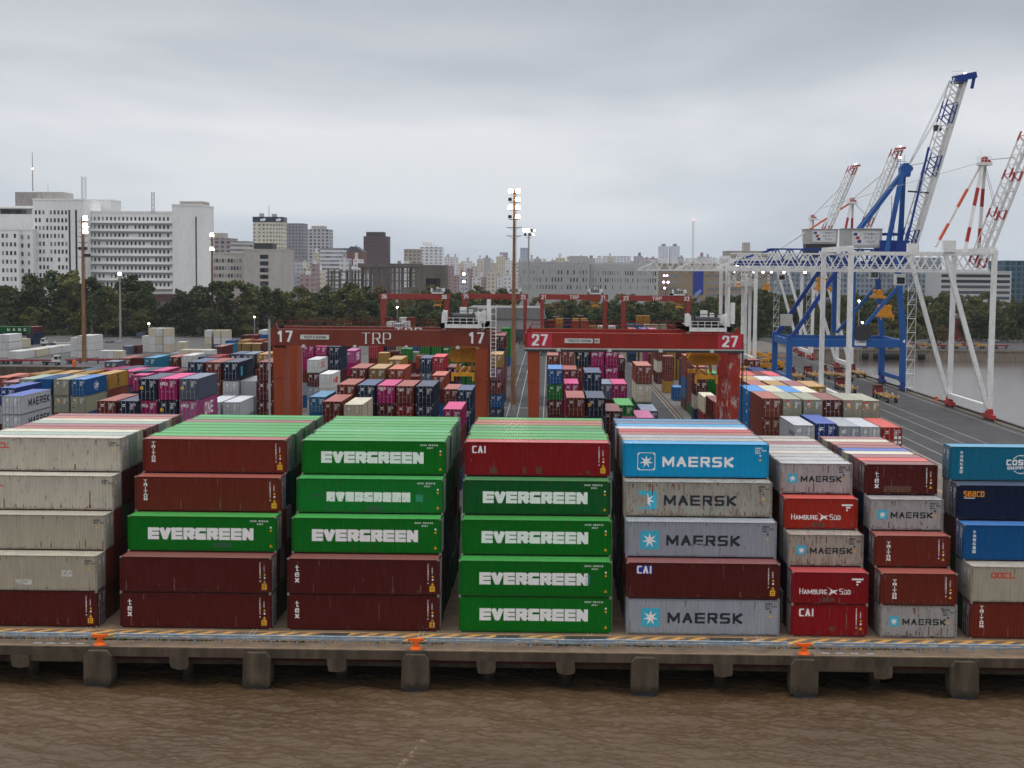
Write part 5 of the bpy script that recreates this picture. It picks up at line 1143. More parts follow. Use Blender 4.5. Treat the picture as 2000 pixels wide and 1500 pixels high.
M_RTG2B = mat('gantry_red_peeled', (0.30, 0.03, 0.02), 0.55, var=0.15, scale=0.6)
def peel(m):
    t = m.node_tree; b = t.nodes['Principled BSDF']; l = b.inputs['Base Color'].links[0].from_socket
    co = nn(t, 'ShaderNodeTexCoord'); mp_ = nn(t, 'ShaderNodeMapping'); mp_.inputs['Scale'].default_value = (1.3, 1.3, 0.45)
    n = nn(t, 'ShaderNodeTexNoise'); n.inputs['Scale'].default_value = 0.9; n.inputs['Detail'].default_value = 8; n.inputs['Roughness'].default_value = 0.75
    t.links.new(co.outputs['Object'], mp_.inputs[0]); t.links.new(mp_.outputs[0], n.inputs['Vector'])
    r = nn(t, 'ShaderNodeMapRange'); r.inputs['From Min'].default_value = 0.54; r.inputs['From Max'].default_value = 0.58; t.links.new(n.outputs['Fac'], r.inputs['Value'])
    x = nn(t, 'ShaderNodeMixRGB'); t.links.new(r.outputs[0], x.inputs[0]); t.links.new(l, x.inputs[1]); x.inputs[2].default_value = (0.42, 0.33, 0.30, 1); t.links.new(x.outputs[0], b.inputs['Base Color'])
peel(M_RTG2B)
rtg(530, 954, 642.5, 187, '17', 'brownish red gantry numbered 17 with serif letters on its beam', M_RTG1, M_RTG1L, 0.885, trp=0.485, depth=9.5, deep=4.6)
rtg(1028, 1450, 649.5, 187, '27', 'red gantry numbered 27 with peeling right leg', M_RTG2, M_RTG2B, 0.84, darkflange=True, legstain=True, depth=12.5)
M_RTG3 = mat('gantry_red_far', (0.27, 0.035, 0.025), 0.5, var=0.12, scale=0.6)
rtg(742, 876, 574, 592, '26', 'far red gantry numbered 26, leftmost of the distant gantries', M_RTG3, M_RTG3, 0.84, detail=False)
rtg(902, 1030, 574, 612, '25', 'far red gantry numbered 25 behind the tall lamp mast', M_RTG3, M_RTG3, 0.80, detail=False)
rtg(1054, 1187, 575, 588, '21', 'far red gantry numbered 21 with white letters, before the grey long building', M_RTG3, M_RTG3, 0.82, detail=False, trp=0.51)
rtg(1214, 1350, 577.5, 582, '23', 'far red gantry numbered 23, rightmost of the distant gantries', M_RTG3, M_RTG3, 0.83, detail=False, trp=0.51)

# ------------------------------------------------------------ ship-to-shore cranes on the right-hand quay
def lattice(mb, p0, p1, w, h, n, c, m=0, side=Vector((0, 1, 0)), m2=None, fr=None):
    """box truss from p0 to p1, width w along side, height h"""
    p0, p1 = Vector(p0), Vector(p1); d = (p1-p0).normalized(); up = side.cross(d).normalized()
    if up.z < 0: up = -up
    mm = lambda t: m if m2 is None or not any(a <= t <= b for a, b in fr) else m2
    for s in (-1, 1):
        for u in (0, 1):
            for i in range(n):
                a, b = p0.lerp(p1, i/n), p0.lerp(p1, (i+1)/n); o = side*(s*w/2)+up*(u*h); mb.bar(a+o, b+o, c, m=mm((i+.5)/n))
        for i in range(n):
            a, b = p0.lerp(p1, i/n)+side*(s*w/2), p0.lerp(p1, (i+1)/n)+side*(s*w/2); q = p0.lerp(p1, (i+.5)/n)+side*(s*w/2)+up*h
            mb.bar(a, q, c*0.6, m=mm((i+.5)/n)); mb.bar(q, b, c*0.6, m=mm((i+.5)/n))
    for i in range(n+1):
        a = p0.lerp(p1, i/n); mb.bar(a-side*w/2, a+side*w/2, c*0.6, m=mm(min(1, i/n)))
        if i < n: q = a+up*h; mb.bar(q-side*w/2, q+side*w/2, c*0.6, m=mm(i/n))
def strut(root, name, p, q, w, mts, bands=None, h=None):
    mb = MB(); p, q = Vector(p), Vector(q)
    if not bands: mb.bar(p, q, w, h)
    else:
        ts = [0]+[b for b, _ in bands]; k = 0
        for i, (b, mi) in enumerate(bands): mb.bar(p.lerp(q, ts[i]), p.lerp(q, b), w, h, m=mi)
    return mb.build(name, mts, root)
XW, XL = 86.8, 59.0
def bogie(root, x, y, m):
    b = MB(); b.prism([(x-0.5, 0.9), (x+0.5, 0.9), (x+0.35, 2.3), (x-0.35, 2.3)], y-1.5, y+1.5); b.box(x-0.45, x+0.45, y-3.4, y-0.3, 0.45, 1.25); b.box(x-0.45, x+0.45, y+0.3, y+3.4, 0.45, 1.25); b.box(x-0.35, x+0.35, y-3.9, y-3.4, 0.5, 0.9)
    o = b.build('bogie', m, root)
    for yy in (-2.8, -0.95, 0.95, 2.8):
        w = MB(); w.tube((x-0.2, y+yy, 0.36), (x+0.2, y+yy, 0.36), 0.34, 12); w.build('wheel', M_STEELD, o)
def v_crane(Yf, Yr, label, tip, zg=29.6, zt=32.7, xleft=34.5, apex=(88.5, 51.5), logo=False, leg=M_CWHITE, accent=M_CRED, stay=True, near=True, house=(79, 38), number=None):
    """white crane with V-shaped waterside frames"""
    root = empty('ship_crane', (0, 0, 0)); tag(root, label, 'harbour crane', 'ship-to-shore cranes on the basin quay')
    def st(n, p, q, w, **k): return strut(root, n, p, q, w, k.pop('mts', [leg]), **k)
    for Y in (Yf, Yr):
        st('leg', (XL, Y, 1.6), (XL, Y, zt+1.2), 0.95)
        st('leg', (XW, Y, 2.2), (XW+0.2, Y, zt+0.8), 0.95)
        st('leg', (XW-0.4, Y, 2.6), (XW-9.4, Y, zt), 0.85)
        bogie(root, XL, Y, accent); bogie(root, XW, Y, accent)
        b = MB(); b.box(XL-0.6, XW+0.8, Y-0.5, Y+0.5, zt-0.05, zt+0.35); b.build('cross_beam', leg, root)
        b = MB(); b.box(XW-9.9, XW-7.6, Y-0.9, Y+0.9, zt+0.4, zt+2.6); b.build('frame_head', leg, root)
    sb = MB(); sb.box(XW-0.45, XW+0.45, Yf, Yr, 1.9, 3.0); sb.build('sill_beam', leg, root)
    sb = MB(); sb.box(XL-0.45, XL+0.45, Yf, Yr, 3.2, 4.3); sb.box(XL-0.5, XL+0.5, Yf, Yr, zt+0.4, zt+1.5); sb.box(XW-0.4, XW+0.5, Yf, Yr, zt+0.36, zt+1.3); sb.build('portal_beam', leg, root)
    ym = (Yf+Yr)/2
    for yy in (ym-3.2, ym+3.2):
        g = MB(); lattice(g, (xleft+3, yy, zg), (XW+2.5, yy, zg), 0.9, zt-zg, 15, 0.22); g.bar((xleft, yy, zg), (xleft+6.5, yy, zt), 0.3); g.box(xleft-0.5, XW+2.5, yy-0.6, yy+0.6, zg-0.55, zg-0.16); g.build('girder', leg, root)
    h = MB()
    for zz in (zg+0.5, zg+1.0): h.bar((xleft, ym-4.1, zz), (XW, ym-4.1, zz), 0.06)
    for x in np.arange(xleft, XW, 2.2): h.bar((x, ym-4.1, zg-0.2), (x, ym-4.1, zg+1.0), 0.06)
    h.build('walkway_rail', leg, root)
    fs = MB()                              # festoon cable loops under the girder
    x = xleft+4
    while x < XW-14:
        pts = [(x+3.4*t, ym+2.2, zg-0.7-1.5*math.sin(math.pi*t)) for t in np.linspace(0, 1, 8)]
        for a, b in zip(pts, pts[1:]): fs.bar(a, b, 0.07)
        x += 3.4
    fs.build('festoon_cable', M_STEELD, root)
    # A-frame mast, banded
    ax, az = apex; bands = [(0.12, 0), (0.28, 1), (0.52, 0), (0.72, 1), (1, 0)]
    for Y in (ym-3.2, ym+3.2):
        strut(root, 'mast_leg', (XW-2.5 if Y < ym else XW+2, Y, zt+0.4), (ax-0.25+(0.7 if Y > ym else 0), ym+(0.6 if Y > ym else -0.6), az), 0.62, [leg, accent], bands)
    c = MB(); c.box(ax-1.1, ax+1.5, ym-1.3, ym+1.3, az-0.5, az+0.1, 1); c.tube((ax+0.2, ym-0.6, az+0.7), (ax+0.2, ym+0.6, az+0.7), 0.65, 12); c.tube((ax+0.9, ym-0.4, az+0.1), (ax+0.9, ym+0.4, az+0.1), 0.6, 12)
    for zz in (0.6, 1.1): c.bar((ax-1.6, ym-1.3, az+zz), (ax+1.2, ym-1.3, az+zz), 0.07, m=1)
    for x in (-1.6, -0.9, -0.2, 0.5, 1.2): c.bar((ax+x, ym-1.3, az), (ax+x, ym-1.3, az+1.3+(1.3 if x == -0.9 else 0)), 0.07, m=1)
    c.build('mast_head', [accent, leg], root)
    if stay:
        for Y in (ym-2.5,):
            strut(root, 'back_stay', (ax-0.5, ym, az-0.3), (78.6 if near else XL+6, Y, zt+1.6), 0.5, [leg, M_CORG], [(0.30, 0), (0.52, 1), (0.72, 0), (0.92, 1), (1, 0)] if near else [(0.13, 1), (0.30, 0), (0.55, 1), (1, 0)])
    # raised boom
    tx, tz = tip; hp = Vector((XW+1.6, ym, zg+0.4)); tp = Vector((tx, ym, tz)); fr = [(0.0, .08), (.34, .42), (.66, .72), (.95, 1.01)] if near else [(.36, .42), (.95, 1.01)]
    for s in (-2.6, 2.6):
        b = MB(); lattice(b, hp+Vector((0, s, 0)), tp+Vector((0, s, 0)), 0.8, 2.0, 14, 0.18, 0, Vector((0, 1, 0)), 1, fr); b.bar(hp+Vector((0.3, s, 0)), tp+Vector((0.3, s, 0)), 0.5, 0.28); b.build('boom', [leg, accent], root)
    b = MB()
    for i in range(8): q = hp.lerp(tp, i/7); b.bar(q+Vector((0, -2.6, 0)), q+Vector((0, 2.6, 0)), 0.22)
    b.bar(tp+Vector((-1.2, 0, 0.4)), tp+Vector((1.6, 0, 0.9)), 0.6, 0.6, m=1); b.box(tx-0.9, tx+0.3, ym-2.9, ym+2.9, tz-0.1, tz+0.25, 1 if near else 0); b.build('boom_head', [leg, M_CORG if near else accent], root)
    lm = MB(); lm.tube((tx, ym, tz+1.2), (tx, ym, tz+1.5), 0.22, 8); lm.build('warning_lamp', M_LAMPW, root)
    rp_ = MB()
    for k in (0.42, 0.78):
        q = hp.lerp(tp, k)+Vector((-1.6, 0, 1.2))
        for s in (-0.8, 0.8): rp_.tube((ax, ym+s*0.5, az+0.6), q+Vector((0, s, 0)), 0.05, 4)
    if near: rp_.tube((ax-0.4, ym, az+0.2), (56, ym, zt+9.5), 0.045, 4)
    rp_.build('boom_rope', M_HOUSE, root)
    # machine house with emblem
    if house:
        mx_, mz_ = house; b = MB(); b.hexa([(mx_-4.6, ym-2.8, mz_), (mx_+4.6, ym-2.8, mz_), (mx_+4.6, ym+2.8, mz_), (mx_-4.6, ym+2.8, mz_), (mx_-4.8, ym-2.9, mz_+4.2), (mx_+4.8, ym-2.9, mz_+4.2), (mx_+4.8, ym+2.9, mz_+4.2), (mx_-4.8, ym+2.9, mz_+4.2)]); b.box(mx_-5, mx_+5, ym-3.1, ym+3.1, mz_+4.21, mz_+4.35); hs_ = b.build('machine_house', M_HOUSE, root)
        trp_sign(hs_, mx_+0.5, ym-2.97, mz_+0.7)
        sp = MB(); sp.box(mx_-4.5, mx_+4.5, ym-2.5, ym+2.5, zt+0.4, mz_-0.02) if mz_ > zt+0.6 else None
        if sp.v: sp.build('house_support', M_STEELD, root)
    # operator cabin and spreader under the girder
    cx = XL+13 if near else XL+9
    b = MB(); b.box(cx-1, cx+1, ym-1.2, ym+1.2, zg-3.2, zg-0.9); cb = b.build('operator_cabin', M_CWHITE, root); b = MB(); b.box(cx-0.8, cx+0.8, ym-1.24, ym-1.21, zg-2.9, zg-1.6); b.build('window', M_GLASSD, cb)
    b = MB(); b.box(cx-5.5, cx-3.3, ym-3, ym+3, zg-5.9, zg-5.4); b.prism([(cx-5.2, zg-5.4), (cx-3.6, zg-5.4), (cx-3.9, zg-4.5), (cx-4.9, zg-4.5)], ym-1.2, ym+1.2); b.tube((cx-4.9, ym-1, zg-4.5), (cx-4.9, ym+1, zg-4.5), 0.4, 10); b.tube((cx-3.9, ym-1, zg-4.5), (cx-3.9, ym+1, zg-4.5), 0.4, 10)
    for dx in (-5.2, -3.6):
        b.tube((cx+dx, ym-0.8, zg-4.4), (cx+dx, ym-0.8, zg-0.6), 0.03, 4)
    b.build('spreader', M_SPR, root)
    # stair tower
    b = MB()
    sxx = XW-8.4
    for z in np.arange(4, 26, 3.0):
        b.box(sxx-0.9, sxx+0.9, Yr+0.8, Yr+1.8, z, z+0.1)
        for q in (0.5, 1.0): b.bar((sxx-0.9, Yr+0.8, z+q), (sxx+0.9, Yr+0.8, z+q), 0.05)
        b.bar((sxx-0.8, Yr+1.3, z), (sxx+0.8, Yr+1.3, z+3), 0.12)
    b.bar((sxx-0.9, Yr+0.8, 3), (sxx-0.9, Yr+0.8, 26), 0.09); b.bar((sxx+0.9, Yr+0.8, 3), (sxx+0.9, Yr+0.8, 26), 0.09); b.build('stair_tower', leg, root)
    for i, x in enumerate((XL+2, XL+8, XL+14)): b = MB(); b.box(x-0.3, x+0.3, Yf-0.3, Yf+0.1, zg-0.9, zg-0.6); b.build('flood_lamp', M_LAMPW if not near else M_HOUSE, root)
    return root
def trp_sign(par, x, y, z):
    b = MB(); b.box(x-3.2, x+3.6, y-0.03, y-0.002, z-0.2, z+3.2); p = b.build('sign_board', mat('sign_board', (0.62, 0.62, 0.62), 0.5), par)
    g = MB(); f_ = [(-2.9, 2.2), (-2.3, 1.3), (-1.9, 0.4)]
    for i, (dx, dz) in enumerate(f_):
        g.prism([(x+dx, z+dz), (x+dx+0.9, z+dz-0.1), (x+dx+1.1, z+dz+0.6), (x+dx+0.2, z+dz+0.7)], y-0.05, y-0.031, i % 2)
        g.prism([(x+dx+1.05, z+dz-0.05), (x+dx+1.4, z+dz+0.05), (x+dx+1.5, z+dz+0.6), (x+dx+1.2, z+dz+0.6)], y-0.05, y-0.031, 2)
    g.build('flag_emblem', [mat('logo_navy', (0.03, 0.07, 0.18), 0.5), mat('logo_red', (0.35, 0.06, 0.06), 0.5), M_WHITE], p)
    for i, t_ in enumerate(('TERMINALES', 'R\u00cdO DE LA', 'PLATA')):
        flat_word('sign_text', t_, 0.55, 0.30, 0.08, 0.09, x+1.55, y-0.04, z+2.3-i*0.95, mat('logo_grey', (0.16, 0.19, 0.25), 0.5), p, cell=0.05)
v_crane(312, 343, 'nearest white crane with red banded mast and V shaped legs', (98.6, 57.5), house=None)
v_crane(455, 478, 'white crane with red banded boom, second smallest boom', (101.8, 64.5), xleft=37, near=False, house=(79.0, 37.2), stay=True, apex=(88, 49.5))
v_crane(524, 548, 'farthest white crane with the smallest raised boom', (102.2, 64.0), xleft=30, near=False, house=None, stay=False, apex=(88, 47))
# blue crane
def blue_crane(Yf, Yr):
    root = empty('ship_crane', (0, 0, 0)); tag(root, 'tall blue crane numbered 4 with raised white and blue boom', 'harbour crane', 'ship-to-shore cranes on the basin quay')
    st = lambda n, p, q, w, m=M_CBLUE, **k: strut(root, n, p, q, w, [m], **k)
    zp, zg, zt = 12.6, 31.0, 34.0; ym = (Yf+Yr)/2
    for Y in (Yf, Yr):
        st('leg', (XL-0.2, Y, 1.8), (XL-0.2, Y, zp+0.8), 1.35, M_CBLUE); st('leg', (XW-0.2, Y, 2.2), (XW-0.2, Y, zp), 1.45); st('leg', (XW-0.2, Y, zp+0.1), (XW-2.4, Y, zt-0.6), 1.3)
        st('inner_column', (74.0, Y, zp+0.7), (74.0, Y, zt-0.6), 1.15)
        b = MB(); b.box(XL-0.9, XW+0.55, Y-0.6, Y+0.6, zp-1.9, zp-0.0); b.build('portal_beam', M_CBLUE, root)
        st('diagonal_brace', (XL+0.3, Y, zp+0.3), (72.8, Y, zt-0.3), 0.95, M_CBLUE2); st('diagonal_brace', (74.8, Y, zp+0.6), (84.5, Y, zt-9), 0.75)
        bogie(root, XL, Y, M_CBLUE2); bogie(root, XW, Y, M_CBLUE2)
    b = MB(); b.box(XW-0.5, XW+0.3, Yf, Yr, 2.4, 3.4); b.box(XL-0.5, XL+0.3, Yf, Yr, 2.4, 3.4); b.box(XL-0.6, XL+0.4, Yf, Yr, zp-1.8, zp-0.1); b.box(XW-0.7, XW+0.4, Yf, Yr, zp-1.8, zp-0.1); b.build('sill_beam', M_CBLUE, root)
    for s in (-3, 3):
        g = MB(); g.box(46, XW+1.5, ym+s-0.5, ym+s+0.5, zg-0.5, zg+0.7); lattice(g, (55, ym+s, zg+0.7), (XW, ym+s, zg+0.7), 0.7, 3.0, 9, 0.3); g.bar((46.5, ym+s, zg+0.7), (56.5, ym+s, zg+3.7), 0.35); g.build('girder', M_CBLUE2, root)
    b = MB()
    for zz in (zg+1.2, zg+1.7): b.bar((46, ym-3.8, zz), (XW, ym-3.8, zz), 0.07)
    for x in np.arange(46, XW, 2): b.bar((x, ym-3.8, zg+0.5), (x, ym-3.8, zg+1.7), 0.07)
    b.build('walkway_rail', M_CBLUE, root)
    ax, az = 88.6, 55.0
    for Y in (ym-4.5, ym+4.5):
        st('mast_leg', (XW-3.4 if Y < ym else XW+2.2, Y, zt-1), (ax-(0.5 if Y < ym else 0.1), ym+(0.7 if Y > ym else -0.7), az), 1.1)
        st('back_stay', (ax-0.5, ym+(Y-ym)*0.2, az-1), (75.5, Y*0.4+ym*0.6, zt+3), 0.95)
    c = MB(); c.prism([(ax-1.2, az-2), (ax+1.2, az-2), (ax+1.5, az+0.4), (ax+0.6, az+1.4), (ax-0.5, az+1.3), (ax-1.3, az+0.2)], ym-1.4, ym+1.4); c.tube((ax+1.2, ym-0.8, az), (ax+1.2, ym+0.8, az), 0.8, 12)
    for zz in (1.9, 2.5, 3.2): c.bar((ax-2.2, ym-1.2, az+zz-1.5), (ax+0.3, ym-1.2, az+zz-1.5), 0.09)
    for x in (-2.2, -1.3, -0.4): c.bar((ax+x, ym-1.2, az), (ax+x, ym-1.2, az+3.3), 0.09)
    c.build('mast_head', M_CBLUE, root)
    b = MB(); b.box(XW-4.6, XW+2.6, ym-4, ym+4, zt-2.5, zt+3.0); b.bar((79, ym, zt+4.6), (XW+2, ym, zt+4.6), 0.7); b.bar((86.2, ym-4.4, 34), (87, ym-4, 46), 0.35)
    for z in np.arange(36, 47, 1): b.bar((84.6, ym-4.5, z), (85.4, ym-4.5, z), 0.08)
    b.bar((84.6, ym-4.5, 34), (84.6, ym-4.5, 48), 0.1); b.bar((85.4, ym-4.5, 34), (85.4, ym-4.5, 48), 0.1); b.build('tower_deck', M_CBLUE2, root)
    st('link_arm', (ax+1, ym, az-5.6), (ax+6.2, ym, az-6), 0.4, M_STEELD)
    hp, tp = Vector((XW+3.2, ym, zg+0.8)), Vector((102.4, ym, 76.6)); fr = [(0, .2), (.48, .56), (.79, .86)]
    for s in (-2.2, 2.2):
        b = MB(); lattice(b, hp+Vector((0, s, 0)), tp+Vector((0, s, 0)), 0.6, 2.7, 17, 0.2, 0, Vector((0, 1, 0)), 1, fr); b.bar(hp+Vector((0.5, s, 0)), tp+Vector((0.5, s, 0)), 0.55, 0.3); b.build('boom', [M_CWHITE, M_CBLUE2], root)
    b = MB()
    for i in range(9): q = hp.lerp(tp, i/8); b.bar(q-Vector((0, 2.8, 0)), q+Vector((0, 2.8, 0)), 0.24)
    b.bar(hp+Vector((-1.8, -2.8, 1)), hp.lerp(tp, 0.6)+Vector((-3.6, -2.8, 1.5)), 0.5, m=1)
    b.bar(tp+Vector((-2.4, 0, 0.6)), tp+Vector((3.4, 0, 1.8)), 1.4, 1.5, m=1); b.bar(tp+Vector((3.0, 0, 1.8)), tp+Vector((2.4, 0, -1.6)), 0.7, m=1); b.box(tp.x-2.2, tp.x+0.6, ym-3, ym+3, tp.z-0.2, tp.z+0.5, 1)
    for zz in (1.6, 2.3): b.bar(tp+Vector((-3, -1.5, zz)), tp+Vector((0, -1.5, zz+0.3)), 0.09)
    q = hp.lerp(tp, 0.72)+Vector((-2.4, 0, 1)); b.box(q.x-0.8, q.x+0.8, q.y-1, q.y+1, q.z-0.6, q.z+0.8, 2)
    b.build('boom_head', [M_CWHITE, M_CBLUE2, M_STEELD], root)
    lm = MB(); lm.tube(tp+Vector((0.6, 0, 1.9)), tp+Vector((0.6, 0, 2.3)), 0.35, 8); lm.build('warning_lamp', glow('lamp_amber', (1, .4, .25), 14), root)
    lm = MB(); lm.tube((ax-1.2, ym, az+2.6), (ax-1.2, ym, az+3), 0.3, 8); lm.build('warning_lamp', glow('lamp_amber', (1, .4, .25), 14), root)
    rp_ = MB()
    for k in (0.52, 0.8, 0.97):
        q = hp.lerp(tp, k)+Vector((-2.8, 0, 1.4))
        for s in (-0.9, 0.9): rp_.tube((ax+1, ym+s, az+0.8), q+Vector((0, s, 0)), 0.06, 4)
    rp_.build('boom_rope', M_HOUSE, root)
    mx_, mz_ = 78.0, 35.2; b = MB(); b.box(mx_-4.8, mx_+4.8, ym-3, ym+3, mz_, mz_+4.6); b.box(mx_-5.0, mx_+5.0, ym-3.2, ym+3.2, mz_+4.61, mz_+4.75); h_ = b.build('machine_house', M_HOUSE, root); trp_sign(h_, mx_+0.5, ym-3.0, mz_+0.8)
    x = XL+0.5
    b = MB(); b.box(XW-12.2, XW-9.4, Yf-0.66, Yf-0.61, zp-1.5, zp-0.25); s_ = b.build('name_plate', M_WHITE, root); flat_word('sign_text', 'LIEBHERR', 0.4, 0.26, 0.07, 0.05, XW-10.8, Yf-0.68, zp-0.8, M_DARK, s_, cell=0.06)
    flat_word('number', '4', 0.9, 0.7, 0.2, 0.1, XW-0.2, Yf-0.76, zp-1.0+0.2, M_WHITE, root, cell=0.08)
    b = MB(); b.tube((76.5, Yf-1.2, zp+1.7), (76.5, Yf+0.4, zp+1.7), 2.0, 18); b.build('cable_reel', M_STEELD, root)
    b = MB(); b.box(XL-2.4, XL+0.3, Yf-1, Yf+1, zp+3.2, zp+6.0, 1)
    for x in (XL-2.2, XL-1.2, XL): b.bar((x, Yf-0.8, zp), (x, Yf-0.8, zp+3.2), 0.14)
    b.build('switch_house', [M_CBLUE2, M_HOUSE], root)
    b = MB(); cx = 81.5; b.box(cx-1.1, cx+1.1, ym-1.3, ym+1.3, zg-3.6, zg-1.0); cb = b.build('operator_cabin', M_CWHITE, root); b = MB(); b.box(cx-0.9, cx+0.9, ym-1.34, ym-1.31, zg-3.3, zg-1.6); b.build('window', mat('cabin_glass', (0.05, 0.12, 0.10), 0.2), cb)
    for sx_, zz in ((84.5, 17.8), (68.8, 24.5)):
        b = MB(); b.box(sx_-1.9, sx_+1.9, ym-3, ym+3, zz, zz+0.6); b.prism([(sx_-1.7, zz+0.6), (sx_+1.7, zz+0.6), (sx_+1.2, zz+2.4), (sx_-1.2, zz+2.4)], ym-1.4, ym+1.4)
        for dx in (-1.2, 0, 1.2): b.tube((sx_+dx, ym-1, zz+2.6), (sx_+dx, ym+1, zz+2.6), 0.5, 10)
        for dx in (-1.6, 1.35): b.box(sx_+dx, sx_+dx+0.25, ym-3.2, ym-2.6, zz-0.7, zz+0.5)
        b.build('spreader', M_SPR, root); r2 = MB()
        for dx in (-1.2, 1.2): r2.tube((sx_+dx, ym-0.9, zz+2.6), (sx_+dx, ym-0.9, zg-0.4), 0.04, 4)
        r2.build('hoist_rope', M_STEELD, root)
blue_crane(388, 413)
# white lit end cage of the far crane at the landside
def lit_cage():
    Y = 470; x0, zt = at(1425, 520, Y); x1 = at(1476, 520, Y)[0]; zb = at(1425, 558, Y)[1]; root = empty('crane_cage', (x0, Y, zb)); tag(root, 'brightly lit white lattice cage hanging left of the blue crane', 'crane platform')
    b = MB(); W, H = x1-x0, zt-zb
    for yy in (0, 2.5):
        for z in (0, H*0.14, H*0.5, H*0.72, H): b.bar((0, yy, z), (W, yy, z), 0.2)
        for x in np.linspace(0, W, 5): b.bar((x, yy, 0), (x, yy, H), 0.2)
        b.bar((0, yy, 0), (W*0.5, yy, H), 0.2); b.bar((W*0.5, yy, H), (W, yy, 0), 0.2)
    b.build('lattice', M_CWHITE, root)
    b = MB(); b.box(0.3, W-0.3, 0.2, 2.3, -0.1, 0.05); b.build('platform_floor', M_CWHITE, root)
    for x in (W*0.3, W*0.75):
        l = MB(); l.box(x-0.3, x+0.3, 0.6, 1.0, H+0.2, H+0.5); l.build('flood_lamp', M_LAMPW, root)
    b = MB()
    for px in (1410, 1421, 1453, 1467):
        X = at(px, 600, Y)[0]-x0; b.bar((X, 3, -zb+1.6), (X, 3, H*0.6 if px > 1440 else H), 0.85)
    b.bar((at(1410, 600, Y)[0]-x0, 3, 1), (W, 3, 1), 0.5)
    b.build('leg', M_CWHITE, root)
lit_cage()
# ------------------------------------------------------------ lamp masts
M_MAST = mat('mast_rust', (0.26, 0.13, 0.065), 0.7, var=0.2, scale=1.2, dirt=0.4, rust=0.3, streak=True)
M_MASTG = mat('mast_grey', (0.34, 0.33, 0.32), 0.6, var=0.1, dirt=0.3, rust=0.25, streak=True)
def mast(px, Y, ytop, rb, rt, m, label, levels, base_band=True, bars=(), ladder=True):
    x, zt = at(px, ytop, Y); root = empty('lamp_mast', (x, Y, 0)); tag(root, label, 'lamp mast', 'tall floodlight masts')
    b = MB(); n = 10; segs = 6
    for i in range(segs): b.tube((0, 0, zt*i/segs), (0, 0, zt*(i+1)/segs), rb+(rt-rb)*i/segs, 10, r2=rb+(rt-rb)*(i+1)/segs); b.tube((0, 0, zt*(i+1)/segs-0.2), (0, 0, zt*(i+1)/segs), rb+(rt-rb)*(i+1)/segs+0.08, 10)
    b.build('pole', m, root, smooth=False)
    if base_band: b = MB(); b.tube((0, 0, 0), (0, 0, 1.4), rb+0.06, 10); b.build('base_sleeve', M_MASTG, root)
    if ladder:
        b = MB()
        for s in (-0.2, 0.2): b.bar((rb+0.15, s, 1), (rt+0.2, s, zt), 0.04)
        for z in np.arange(1.5, zt, 0.8): r_ = rb+(rt-rb)*z/zt+0.16; b.bar((r_, -0.2, z), (r_, 0.2, z), 0.035)
        b.build('ladder', M_STEELD, root)
    b = MB()
    for dz, w in bars: b.bar((-w, 0, zt-dz), (w, 0, zt-dz), 0.12); b.bar((-w*0.7, 0, zt-dz), (0, 0, zt-dz-0.7), 0.06); b.bar((w*0.7, 0, zt-dz), (0, 0, zt-dz-0.7), 0.06)
    for dz, lamps in levels:
        w = max(abs(l[0]) for l in lamps)+0.2; b.bar((-w, 0, zt-dz-0.55), (w, 0, zt-dz-0.55), 0.14)
    if b.v: b.build('cross_arm', M_STEELD, root)
    for dz, lamps in levels:
        for dx, lit, sz in lamps:
            h = MB(); h.prism([(dx-sz, zt-dz-sz*0.8), (dx+sz, zt-dz-sz*0.8), (dx+sz*0.8, zt-dz+sz*0.8), (dx-sz*0.8, zt-dz+sz*0.8)], -0.3, 0.15); hd = h.build('lamp_head', M_STEELD, root)
            g = MB(); g.prism([(dx-sz*.88, zt-dz-sz*0.7), (dx+sz*.88, zt-dz-sz*0.7), (dx+sz*0.7, zt-dz+sz*0.7), (dx-sz*0.7, zt-dz+sz*0.7)], -0.36, -0.31); g.build('lamp_glass', lit if lit else M_GLASSD, hd)
    return root
L1 = M_LAMP
mast(1005, 322, 371, 0.55, 0.22, M_MAST, 'tallest rusty floodlight mast between the two near gantries', [(0.2, [(-0.75, L1, .5), (0.75, L1, .5)]), (1.9, [(-0.9, 0, .4), (0.7, L1, .5)]), (3.5, [(-0.8, L1, .5), (0.75, L1, .5)]), (5.4, [(-0.9, 0, .4), (0.75, L1, .5)])], bars=((7.6, 1.6), (9.3, 1.6)))
mast(1033, 690, 448, 0.45, 0.3, M_MASTG, 'slimmer pale floodlight mast with basket head right of the tallest mast', [(0.4, [(-2.0, L1, .8), (-0.4, L1, .8), (1.4, 0, .7), (2.4, M_LAMPW, .5)]), (2.2, [(-1.6, 0, .6), (0.4, 0, .6), (2.1, M_LAMPW, .5)])], bars=((3.6, 1.4),), ladder=False)
mast(161, 455, 424, 0.72, 0.35, M_MAST, 'rusty floodlight mast in front of the white hospital', [(0.3, [(0.9, L1, .8)]), (2.4, [(0.9, L1, .8)]), (4.0, [(0.9, L1, .8)]), (9.0, [(-0.9, 0, .5), (0.9, 0, .5)]), (11, [(0.9, 0, .5), (1.8, 0, .5)])], bars=((1.4, 1.5), (5.5, 1.6), (7.3, 1.6)))
mast(414, 655, 457, 0.75, 0.4, M_MAST, 'rusty floodlight mast rising from white reefers, second from left', [(0.4, [(0, L1, .9)]), (6.2, [(0, L1, .9)])], bars=((2.2, 1.4),))
mast(234, 610, 533, 0.45, 0.3, M_MASTG, 'thin grey floodlight mast among the left trees', [(0.3, [(0, M_LAMPW, .7)]), (4.0, [(-0.8, 0, .5), (0.8, 0, .5)]), (19.0, [(-0.9, 0, .5), (0.9, 0, .5)])], bars=((1.5, 0.9),))
